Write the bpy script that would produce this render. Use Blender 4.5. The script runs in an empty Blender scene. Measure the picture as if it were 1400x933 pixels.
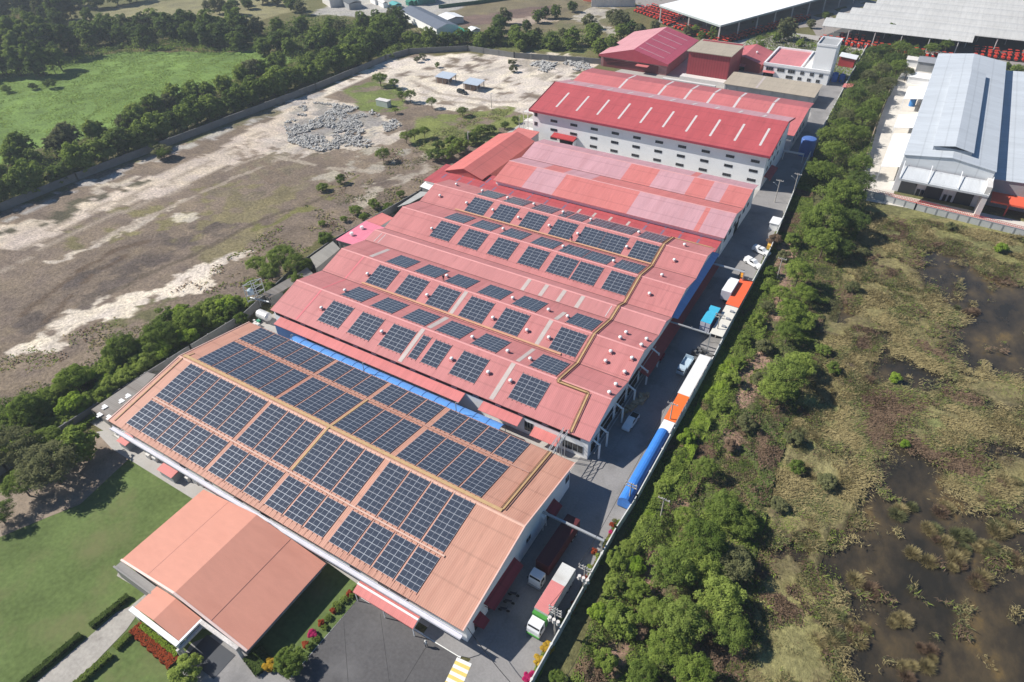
import bpy, math, random
import numpy as np
from mathutils import Vector
random.seed(11)
SC=bpy.context.scene; COL=SC.collection
# ------------------------------------------------------------------ camera
F_PX=905.7025; PITCH,ROLL,YAW=0.690565395,-0.0297885712,-0.558422015; HC=100.0
cy,sy=math.cos(YAW),math.sin(YAW)
fwd=Vector((sy*math.cos(PITCH),cy*math.cos(PITCH),-math.sin(PITCH)))
r0=Vector((cy,-sy,0)); u0=r0.cross(fwd)
right=math.cos(ROLL)*r0+math.sin(ROLL)*u0; up=-math.sin(ROLL)*r0+math.cos(ROLL)*u0
cam=bpy.data.cameras.new('camera'); cam.sensor_fit='HORIZONTAL'; cam.sensor_width=36; cam.lens=F_PX/1400*36
cam.clip_start=0.5; cam.clip_end=6000
co=bpy.data.objects.new('camera',cam); COL.objects.link(co)
m=co.matrix_world.copy()
for i in range(3):
    m[i][0]=right[i]; m[i][1]=up[i]; m[i][2]=-fwd[i]; m[i][3]=(0,0,HC)[i]
co.matrix_world=m; SC.camera=co
# site survey helper: a point of the photograph at a known height -> its place on the site (metres)
def G(px,py,z=0.0):
    a=(px-700)/F_PX; b=(py-466.5)/F_PX
    d=fwd+a*right-b*up
    t=(z-HC)/d.z
    return Vector((d.x*t,d.y*t,z))
def G2(px,py,z=0.0):
    p=G(px,py,z); return (p.x,p.y)
def P2(p):
    v=Vector(p)-Vector((0,0,HC)); c=v.dot(fwd)
    return (v.dot(right)/c*F_PX+700, -v.dot(up)/c*F_PX+466.5)
# ------------------------------------------------------------------ materials
MATS={}
def nd(nt,t,**k):
    n=nt.nodes.new(t)
    for a,b in k.items(): setattr(n,a,b)
    return n
def mat(name,col,rough=.7,var=.12,vscale=.5,fine=6.,bump=0.,bscale=8.,metal=0.,spec=.3,stretch=(1,1,1),dirt=None,dscale=.25,emit=None):
    if name in MATS: return MATS[name]
    m=bpy.data.materials.new(name); m.use_nodes=True; nt=m.node_tree; L=nt.links.new
    b=nt.nodes['Principled BSDF']; b.inputs['Roughness'].default_value=rough; b.inputs['Metallic'].default_value=metal
    b.inputs['Specular IOR Level'].default_value=spec
    tc=nd(nt,'ShaderNodeTexCoord'); mp=nd(nt,'ShaderNodeMapping'); mp.inputs['Scale'].default_value=stretch; L(tc.outputs['Object'],mp.inputs['Vector'])
    n1=nd(nt,'ShaderNodeTexNoise'); n1.inputs['Scale'].default_value=vscale; n1.inputs['Detail'].default_value=6; L(mp.outputs[0],n1.inputs['Vector'])
    n2=nd(nt,'ShaderNodeTexNoise'); n2.inputs['Scale'].default_value=fine; n2.inputs['Detail'].default_value=3; L(mp.outputs[0],n2.inputs['Vector'])
    ad=nd(nt,'ShaderNodeMath',operation='ADD'); L(n1.outputs['Fac'],ad.inputs[0]); L(n2.outputs['Fac'],ad.inputs[1])
    mr=nd(nt,'ShaderNodeMapRange'); mr.inputs['From Min'].default_value=.6; mr.inputs['From Max'].default_value=1.4
    mr.inputs['To Min'].default_value=1-var; mr.inputs['To Max'].default_value=1+var; L(ad.outputs[0],mr.inputs['Value'])
    mx=nd(nt,'ShaderNodeMix',data_type='RGBA',blend_type='MULTIPLY'); mx.inputs[0].default_value=1
    mx.inputs['A'].default_value=(*col,1)
    cb=nd(nt,'ShaderNodeCombineColor')
    for i in range(3): L(mr.outputs[0],cb.inputs[i])
    L(cb.outputs[0],mx.inputs['B'])
    out=mx.outputs['Result']
    if dirt:
        n3=nd(nt,'ShaderNodeTexNoise'); n3.inputs['Scale'].default_value=dscale; n3.inputs['Detail'].default_value=8; n3.inputs['Roughness'].default_value=.65; L(mp.outputs[0],n3.inputs['Vector'])
        r3=nd(nt,'ShaderNodeMapRange'); r3.inputs['From Min'].default_value=.5; r3.inputs['From Max'].default_value=.72; L(n3.outputs['Fac'],r3.inputs['Value'])
        m3=nd(nt,'ShaderNodeMix',data_type='RGBA'); L(r3.outputs[0],m3.inputs[0]); L(out,m3.inputs['A']); m3.inputs['B'].default_value=(*dirt,1); out=m3.outputs['Result']
    L(out,b.inputs['Base Color'])
    if bump:
        n4=nd(nt,'ShaderNodeTexNoise'); n4.inputs['Scale'].default_value=bscale; n4.inputs['Detail'].default_value=4; L(tc.outputs['Object'],n4.inputs['Vector'])
        bp=nd(nt,'ShaderNodeBump'); bp.inputs['Strength'].default_value=bump; bp.inputs['Distance'].default_value=.1; L(n4.outputs['Fac'],bp.inputs['Height']); L(bp.outputs[0],b.inputs['Normal'])
    if emit:
        b.inputs['Emission Color'].default_value=(*emit[0],1); b.inputs['Emission Strength'].default_value=emit[1]
    MATS[name]=m; return m
def sheetmetal(name,col,along='y',period=.36,rough=.55,var=.12,bump=.3,line=.13,dirt=None,spec=.25):
    """ribbed painted roofing: ribs run along the slope (`along`), weathering streaks the same way"""
    if name in MATS: return MATS[name]
    st=(1,.09,.3) if along=='y' else (.09,1,.3)
    m=mat(name,col,rough=rough,var=var,vscale=.22,fine=1.6,stretch=st,spec=spec,dirt=dirt,dscale=.5)
    nt=m.node_tree; L=nt.links.new; b=nt.nodes['Principled BSDF']
    tc=nt.nodes['Texture Coordinate'] if 'Texture Coordinate' in nt.nodes else [n for n in nt.nodes if n.type=='TEX_COORD'][0]
    w=nd(nt,'ShaderNodeTexWave',wave_type='BANDS',bands_direction='X' if along=='y' else 'Y',wave_profile='SIN')
    w.inputs['Scale'].default_value=math.pi*2/period/20; L(tc.outputs['Object'],w.inputs['Vector'])
    pw=nd(nt,'ShaderNodeMath',operation='POWER'); pw.inputs[1].default_value=5; L(w.outputs['Fac'],pw.inputs[0])
    bp=nd(nt,'ShaderNodeBump'); bp.inputs['Strength'].default_value=bump; bp.inputs['Distance'].default_value=.06; L(pw.outputs[0],bp.inputs['Height']); L(bp.outputs[0],b.inputs['Normal'])
    src=b.inputs['Base Color'].links[0].from_socket
    mx=nd(nt,'ShaderNodeMix',data_type='RGBA',blend_type='MULTIPLY'); L(src,mx.inputs['A'])
    mr=nd(nt,'ShaderNodeMapRange'); mr.inputs['To Min'].default_value=1.0; mr.inputs['To Max'].default_value=1-line; L(pw.outputs[0],mr.inputs['Value'])
    w2=nd(nt,'ShaderNodeTexWave',wave_type='BANDS',bands_direction='Y' if along=='y' else 'X',wave_profile='SIN'); w2.inputs['Scale'].default_value=math.pi*2/5.2/20; w2.inputs['Distortion'].default_value=.15; L(tc.outputs['Object'],w2.inputs['Vector'])
    p2=nd(nt,'ShaderNodeMath',operation='POWER'); p2.inputs[1].default_value=90; L(w2.outputs['Fac'],p2.inputs[0])
    m2=nd(nt,'ShaderNodeMapRange'); m2.inputs['To Min'].default_value=1.0; m2.inputs['To Max'].default_value=.84; L(p2.outputs[0],m2.inputs['Value'])
    st_=nd(nt,'ShaderNodeTexNoise'); st_.inputs['Scale'].default_value=.9; st_.inputs['Detail'].default_value=5; mp3=nd(nt,'ShaderNodeMapping'); mp3.inputs['Scale'].default_value=(1,.16,.3) if along=='y' else (.16,1,.3); L(tc.outputs['Object'],mp3.inputs['Vector']); L(mp3.outputs[0],st_.inputs['Vector'])
    m3_=nd(nt,'ShaderNodeMapRange'); m3_.inputs['From Min'].default_value=.60; m3_.inputs['From Max'].default_value=.78; m3_.inputs['To Min'].default_value=1; m3_.inputs['To Max'].default_value=.80; L(st_.outputs['Fac'],m3_.inputs['Value'])
    q_=nd(nt,'ShaderNodeMath',operation='MULTIPLY'); L(mr.outputs[0],q_.inputs[0]); L(m2.outputs[0],q_.inputs[1]); q2_=nd(nt,'ShaderNodeMath',operation='MULTIPLY'); L(q_.outputs[0],q2_.inputs[0]); L(m3_.outputs[0],q2_.inputs[1])
    cb=nd(nt,'ShaderNodeCombineColor')
    for i in range(3): L(q2_.outputs[0],cb.inputs[i])
    mx.inputs[0].default_value=1; L(cb.outputs[0],mx.inputs['B']); L(mx.outputs['Result'],b.inputs['Base Color'])
    return m
def leafmat(name,c1,c2,trans=.34,scale=.6):
    m=bpy.data.materials.new(name); m.use_nodes=True; nt=m.node_tree; L=nt.links.new
    for n in list(nt.nodes): nt.nodes.remove(n)
    o=nd(nt,'ShaderNodeOutputMaterial'); d=nd(nt,'ShaderNodeBsdfDiffuse'); t=nd(nt,'ShaderNodeBsdfTranslucent'); ms=nd(nt,'ShaderNodeMixShader'); ms.inputs[0].default_value=trans
    oi=nd(nt,'ShaderNodeObjectInfo'); g=nd(nt,'ShaderNodeNewGeometry')
    n=nd(nt,'ShaderNodeTexNoise'); n.inputs['Scale'].default_value=scale; n.inputs['Detail'].default_value=3; L(g.outputs['Position'],n.inputs['Vector'])
    a=nd(nt,'ShaderNodeMath',operation='MULTIPLY_ADD'); a.inputs[1].default_value=.55; L(oi.outputs['Random'],a.inputs[0])
    s=nd(nt,'ShaderNodeMath',operation='MULTIPLY_ADD'); s.inputs[1].default_value=1.6; s.inputs[2].default_value=-.55; L(n.outputs['Fac'],s.inputs[0]); L(s.outputs[0],a.inputs[2])
    a.use_clamp=True
    mx=nd(nt,'ShaderNodeMix',data_type='RGBA'); mx.inputs['A'].default_value=(*c1,1); mx.inputs['B'].default_value=(*c2,1); L(a.outputs[0],mx.inputs[0])
    L(mx.outputs['Result'],d.inputs[0]); L(mx.outputs['Result'],t.inputs[0]); L(d.outputs[0],ms.inputs[1]); L(t.outputs[0],ms.inputs[2]); L(ms.outputs[0],o.inputs[0])
    MATS[name]=m; return m
# ------------------------------------------------------------------ mesh builder
class MB:
    def __init__(s): s.v=[]; s.f=[]; s.m=[]
    def poly(s,pts,m=0):
        n=len(s.v); s.v+= [tuple(p) for p in pts]; s.f.append(tuple(range(n,n+len(pts)))); s.m.append(m); return s
    def box(s,x0,y0,z0,x1,y1,z1,m=0):
        n=len(s.v)
        s.v+=[(x0,y0,z0),(x1,y0,z0),(x1,y1,z0),(x0,y1,z0),(x0,y0,z1),(x1,y0,z1),(x1,y1,z1),(x0,y1,z1)]
        for q in ((0,3,2,1),(4,5,6,7),(0,1,5,4),(1,2,6,5),(2,3,7,6),(3,0,4,7)): s.f.append(tuple(n+i for i in q)); s.m.append(m)
        return s
    def bar(s,p,q,w,h=None,m=0,upv=(0,0,1)):
        h=w if h is None else h
        p=Vector(p); q=Vector(q); d=(q-p).normalized(); u=Vector(upv)
        if abs(d.dot(u))>.98: u=Vector((0,1,0))
        a=d.cross(u).normalized()*w/2; b=a.cross(d).normalized()*h/2
        n=len(s.v)
        for e in (p,q): s.v+=[tuple(e+a*i+b*j) for i,j in ((-1,-1),(1,-1),(1,1),(-1,1))]
        for k in ((3,2,1,0),(4,5,6,7),(0,1,5,4),(1,2,6,5),(2,3,7,6),(3,0,4,7)): s.f.append(tuple(n+i for i in k)); s.m.append(m)
        return s
    def tube(s,p,q,r,r2=None,n=8,m=0,cap=True):
        r2=r if r2 is None else r2
        p=Vector(p); q=Vector(q); d=(q-p).normalized(); u=Vector((0,0,1)) if abs(d.z)<.95 else Vector((0,1,0))
        a=d.cross(u).normalized(); b=a.cross(d); k=len(s.v)
        for e,rr in ((p,r),(q,r2)):
            for i in range(n):
                t=2*math.pi*i/n; s.v.append(tuple(e+a*math.cos(t)*rr+b*math.sin(t)*rr))
        for i in range(n):
            j=(i+1)%n; s.f.append((k+i,k+j,k+n+j,k+n+i)); s.m.append(m)
        if cap:
            s.f.append(tuple(k+i for i in range(n))[::-1]); s.m.append(m); s.f.append(tuple(k+n+i for i in range(n))); s.m.append(m)
        return s
    def lathe(s,c,prof,n=12,m=0):
        k=len(s.v); c=Vector(c)
        for r,z in prof:
            for i in range(n):
                t=2*math.pi*i/n; s.v.append((c.x+r*math.cos(t),c.y+r*math.sin(t),c.z+z))
        for a in range(len(prof)-1):
            for i in range(n):
                j=(i+1)%n; s.f.append((k+a*n+i,k+a*n+j,k+(a+1)*n+j,k+(a+1)*n+i)); s.m.append(m)
        s.f.append(tuple(k+(len(prof)-1)*n+i for i in range(n))); s.m.append(m)
        return s
    def prism(s,pts,z0,z1,m=0):
        n=len(pts); k=len(s.v)
        s.v+=[(p[0],p[1],z0) for p in pts]+[(p[0],p[1],z1) for p in pts]
        s.f.append(tuple(k+n+i for i in range(n))); s.m.append(m); s.f.append(tuple(k+i for i in range(n))[::-1]); s.m.append(m)
        for i in range(n):
            j=(i+1)%n; s.f.append((k+i,k+j,k+n+j,k+n+i)); s.m.append(m)
        return s
    def mesh(s,name,mats,off=(0,0,0),smooth=False):
        me=bpy.data.meshes.new(name)
        v=[(a-off[0],b-off[1],c-off[2]) for a,b,c in s.v]
        me.from_pydata(v,[],s.f)
        for x in (mats if isinstance(mats,(list,tuple)) else [mats]): me.materials.append(x)
        if any(s.m): me.polygons.foreach_set('material_index',s.m)
        if smooth: me.polygons.foreach_set('use_smooth',[True]*len(s.f))
        me.update(); return me
    def build(s,name,mats,parent=None,world=True,smooth=False):
        off=(0,0,0)
        if parent is not None and world:
            off=tuple(parent.matrix_world_loc) if False else parent['_o'] if '_o' in parent else (0,0,0)
        return link(name,s.mesh(name,mats,off,smooth),parent,off if parent is not None else None)
ORG={}
def link(name,me,parent=None,off=None):
    o=bpy.data.objects.new(name,me); COL.objects.link(o)
    if parent is not None: o.parent=parent
    return o
def tag(o,label,cat,group=None,kind=None):
    if label: o['label']=label
    if cat: o['category']=cat
    if group: o['group']=group
    if kind: o['kind']=kind
    return o
def thing(name,label,cat,loc=(0,0,0),rz=0,group=None):
    o=bpy.data.objects.new(name,None); COL.objects.link(o); o.empty_display_size=.2
    o.location=loc; o.rotation_euler=(0,0,rz); ORG[o.name]=tuple(loc); return tag(o,label,cat,group)
def part(name,mb,mats,parent,smooth=False,label=None):
    """part given in site coordinates; parent things built this way are not rotated"""
    org=ORG.get(parent.name,(0,0,0))
    me=mb.mesh(name,mats,org,smooth); o=bpy.data.objects.new(name,me); COL.objects.link(o); o.parent=parent; ORG[o.name]=org
    if label: o['label']=label
    return o
def lpart(name,mb,mats,parent,smooth=False,loc=(0,0,0)):
    """part in its parent's own coordinates"""
    me=mb if isinstance(mb,bpy.types.Mesh) else mb.mesh(name,mats,(0,0,0),smooth)
    o=bpy.data.objects.new(name,me); COL.objects.link(o); o.parent=parent; o.location=loc; return o
def single(name,mb,mats,label,cat,loc=None,group=None,smooth=False,kind=None):
    loc=loc or (0,0,0)
    o=bpy.data.objects.new(name,mb.mesh(name,mats,loc,smooth)); COL.objects.link(o); o.location=loc
    return tag(o,label,cat,group,kind)
def dup(o,parent=None):
    c=o.copy(); COL.objects.link(c)
    if parent is not None: c.parent=parent
    for k in [x for x in ALLCH(o)]: dup(k,c)
    return c
def ALLCH(o): return list(o.children)
ONES=['','first','second','third','fourth','fifth','sixth','seventh','eighth','ninth','tenth','eleventh','twelfth','thirteenth','fourteenth','fifteenth','sixteenth','seventeenth','eighteenth','nineteenth']
TENS={20:'twent',30:'thirt',40:'fort',50:'fift',60:'sixt',70:'sevent',80:'eight',90:'ninet'}
def nth(n):
    if n<20: return ONES[n]
    t=n//10*10; return TENS[t]+('ieth' if n%10==0 else 'y-'+ONES[n%10])
def rank(n,total,a='left',b='right'):
    if total==1: return ''
    if total==2: return ['leftmost','rightmost'][n-1]
    if n==1: return 'leftmost' if a=='left' else 'nearest'
    if n==total: return 'rightmost' if b=='right' else 'farthest'
    return nth(n)+' from the '+a if n<=(total+1)//2 else nth(total+1-n)+' from the '+b
# ------------------------------------------------------------------ palette (base colours)
salmon=sheetmetal('salmon_roofing',(.535,.28,.205),dirt=(.45,.215,.155))
salmon_dk=mat('salmon_roofing_plain',(.55,.245,.178),rough=.6,var=.07,vscale=.12,fine=1.2,stretch=(.3,1,1),dirt=(.50,.215,.155),dscale=.18)
pink=sheetmetal('pink_roofing',(.53,.205,.198),dirt=(.45,.165,.16))
pink2=sheetmetal('pink_roofing_faded',(.53,.222,.215))
pink_dk=sheetmetal('pink_roofing_dark',(.56,.165,.185))
red=sheetmetal('crimson_roofing',(.455,.092,.10),dirt=(.39,.078,.085),line=.05,bump=.2)
redx=sheetmetal('crimson_roofing_cross',(.48,.09,.135),along='x',rough=.42,line=.05,bump=.2)
brick=sheetmetal('brick_red_roofing',(.45,.055,.06),line=.2)
coral=sheetmetal('coral_roofing',(.58,.19,.175),dirt=(.52,.16,.145),line=.04,bump=.2)
coralx=sheetmetal('coral_roofing_cross',(.58,.165,.145),along='x',line=.04,bump=.2)
mauve=sheetmetal('mauve_roofing',(.54,.30,.33),dirt=(.48,.25,.27),line=.04,bump=.2)
rose=sheetmetal('rose_roofing',(.55,.165,.165),line=.04,bump=.2)
hotpink=sheetmetal('bright_pink_roofing',(.72,.22,.30),along='y',line=.1)
clear=mat('skylight_sheet',(.62,.56,.55),rough=.35,var=.1)
clear_grey=mat('skylight_sheet_weathered',(.50,.43,.40),rough=.45,var=.15)
white=mat('white_render',(.88,.88,.87),rough=.75,var=.06,vscale=.15,dirt=(.79,.785,.77),dscale=.12)
whitem=mat('white_painted_metal',(.80,.80,.80),rough=.4,var=.05)
offwhite=mat('off_white_sheet',(.66,.63,.60),rough=.6,var=.1)
grey=mat('grey_render',(.36,.37,.38),rough=.8,var=.12,dirt=(.28,.28,.27))
greysteel=mat('grey_steel',(.30,.31,.33),rough=.45,var=.12)
gal=mat('galvanised_steel',(.45,.46,.47),rough=.4,var=.12,metal=.3)
conc=mat('concrete',(.258,.248,.243),rough=.85,var=.16,vscale=.2,fine=3.,dirt=(.17,.165,.163),bump=.1,dscale=.15)
conc_lt=mat('pale_concrete',(.40,.38,.355),rough=.85,var=.14,dirt=(.36,.33,.30))
conc_wall=mat('grey_concrete_wall',(.20,.20,.195),rough=.9,var=.2,dirt=(.18,.17,.16),dscale=.4)
asphalt=mat('asphalt',(.098,.094,.095),rough=.85,var=.25,vscale=.1,fine=2.,dirt=(.15,.145,.145),dscale=.09)
paintw=mat('white_road_paint',(.75,.75,.72),rough=.6,var=.1)
painty=mat('yellow_road_paint',(.70,.55,.16),rough=.6,var=.15)
glass=mat('dark_window_glass',(.015,.018,.022),rough=.08,var=.1,spec=.6)
dark=mat('dark_opening',(.012,.012,.014),rough=.9,var=.1)
blackm=mat('black_rubber',(.02,.02,.02),rough=.8,var=.1)
blue=mat('blue_tarpaulin',(.05,.21,.62),rough=.35,var=.15,vscale=1.,fine=4.,spec=.5)
bluesheet=mat('blue_translucent_sheet',(.13,.33,.72),rough=.22,var=.15,vscale=.9,spec=.6)
bluewall=mat('blue_wall_sheet',(.03,.11,.30),rough=.5,var=.15)
yellow=mat('ochre_walkway_grating',(.50,.335,.17),rough=.7,var=.18,vscale=1.,fine=6.)
orange=mat('orange_sheet',(.85,.17,.035),rough=.5,var=.08)
bark=mat('bark',(.12,.09,.065),rough=.95,var=.3,fine=9.)
wood=mat('weathered_pole',(.42,.39,.35),rough=.9,var=.15)
cable=mat('black_cable',(.02,.02,.022),rough=.6,var=.05)
tin=sheetmetal('old_grey_tin',(.24,.22,.20),along='x',line=.2,dirt=(.15,.12,.10))
tan=sheetmetal('tan_roofing',(.42,.36,.28),line=.06,bump=.2)
maroon=sheetmetal('maroon_cladding',(.30,.045,.055),along='y',period=1.2,line=.25,bump=.3)
lightgrey=sheetmetal('pale_blue_grey_roofing',(.50,.535,.575),along='x',period=1.0,line=.06,bump=.2)
vaultgrey=sheetmetal('pale_grey_vault_roofing',(.52,.515,.50),along='y',period=2.5,line=.05,bump=.2)
EXPO=0.44
# ------------------------------------------------------------------ world and sun
w=bpy.data.worlds.new('World'); SC.world=w; w.use_nodes=True; nt=w.node_tree
SUN_EL=math.radians(41); AZ=math.radians(73.5)      # shadows run towards AZ (from +Y to +X)
sky=nd(nt,'ShaderNodeTexSky',sky_type='NISHITA'); sky.sun_disc=False; sky.sun_elevation=SUN_EL
sky.sun_rotation=AZ+math.pi; sky.air_density=1.0; sky.dust_density=.4; sky.ozone_density=2.5
bg=nt.nodes['Background']; bg.inputs['Strength'].default_value=.062; hs=nd(nt,'ShaderNodeHueSaturation'); hs.inputs['Saturation'].default_value=1.3; nt.links.new(sky.outputs[0],hs.inputs['Color']); nt.links.new(hs.outputs[0],bg.inputs['Color'])
sl=bpy.data.lights.new('sun','SUN'); sl.energy=5.0; sl.angle=math.radians(.5); sl.color=(1,.95,.87)
so=bpy.data.objects.new('sun',sl); COL.objects.link(so)
sd=Vector((math.sin(AZ)*math.cos(SUN_EL),math.cos(AZ)*math.cos(SUN_EL),-math.sin(SUN_EL)))
so.rotation_euler=sd.to_track_quat('-Z','Y').to_euler(); so.location=(-200,0,300)
SC.view_settings.view_transform='Standard'; SC.view_settings.look='None'; SC.view_settings.exposure=EXPO; SC.view_settings.gamma=1
SC.render.film_transparent=False
# ------------------------------------------------------------------ numpy helpers
def vnoise(x,y,seed):
    rs=np.random.RandomState(seed); T=rs.rand(256,256)
    xi=np.floor(x).astype(int); yi=np.floor(y).astype(int); fx=x-xi; fy=y-yi
    fx=fx*fx*(3-2*fx); fy=fy*fy*(3-2*fy)
    a=T[xi&255,yi&255]; b=T[(xi+1)&255,yi&255]; c=T[xi&255,(yi+1)&255]; d=T[(xi+1)&255,(yi+1)&255]
    return (a*(1-fx)+b*fx)*(1-fy)+(c*(1-fx)+d*fx)*fy
def fbm(x,y,scale,octv=4,seed=1):
    s=0;amp=.5;tot=0
    for k in range(octv):
        s=s+amp*vnoise(x/scale*2**k+17*k,y/scale*2**k+31*k,seed+k); tot+=amp; amp*=.55
    return s/tot
def inside(x,y,poly):
    r=np.zeros(x.shape,bool); n=len(poly)
    for i in range(n):
        x1,y1=poly[i]; x2,y2=poly[(i+1)%n]
        if y1==y2: continue
        c=((y1>y)!=(y2>y)) & (x<(x2-x1)*(y-y1)/(y2-y1)+x1); r^=c
    return r
def PX(l): return [G2(*p) for p in l]
# ------------------------------------------------------------------ ground: one sheet to the horizon
MARSH_W=[PX(l) for l in (
 [(1240,352),(1262,340),(1300,345),(1335,352),(1360,380),(1700,398),(1700,525),(1380,522),(1330,517),(1292,482),(1290,452),(1312,430),(1272,398),(1246,372)],
 [(1196,484),(1228,476),(1290,512),(1335,545),(1700,590),(1700,620),(1350,562),(1290,537),(1232,531),(1190,512)],
 [(1162,722),(1188,642),(1228,604),(1262,612),(1296,668),(1335,700),(1700,650),(1700,700),(1380,760),(1700,800),(1700,1250),(1120,1250),(1150,892),(1178,862),(1150,822),(1140,792),(1122,772),(1112,758)],
 [(1118,405),(1150,392),(1164,402),(1180,432),(1160,446),(1128,432)],
 [(1300,600),(1330,620),(1700,700),(1700,640),(1350,600)],
 [(1190,455),(1215,450),(1240,468),(1205,478)],
 [(1035,760),(1075,735),(1110,745),(1100,765),(1050,775)])]
LITTER=[PX(l) for l in ([(1060,330),(1088,335),(1078,400),(1064,452),(1042,448),(1054,390)],[(1030,468),(1052,472),(1037,532),(1022,562),(1003,552)],[(880,752),(908,757),(908,812),(893,850),(872,842)],[(818,878),(857,884),(852,928),(822,932)],[(1000,578),(1018,600),(1002,622),(983,612)],[(935,690),(960,700),(945,720),(925,712)])]
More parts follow.
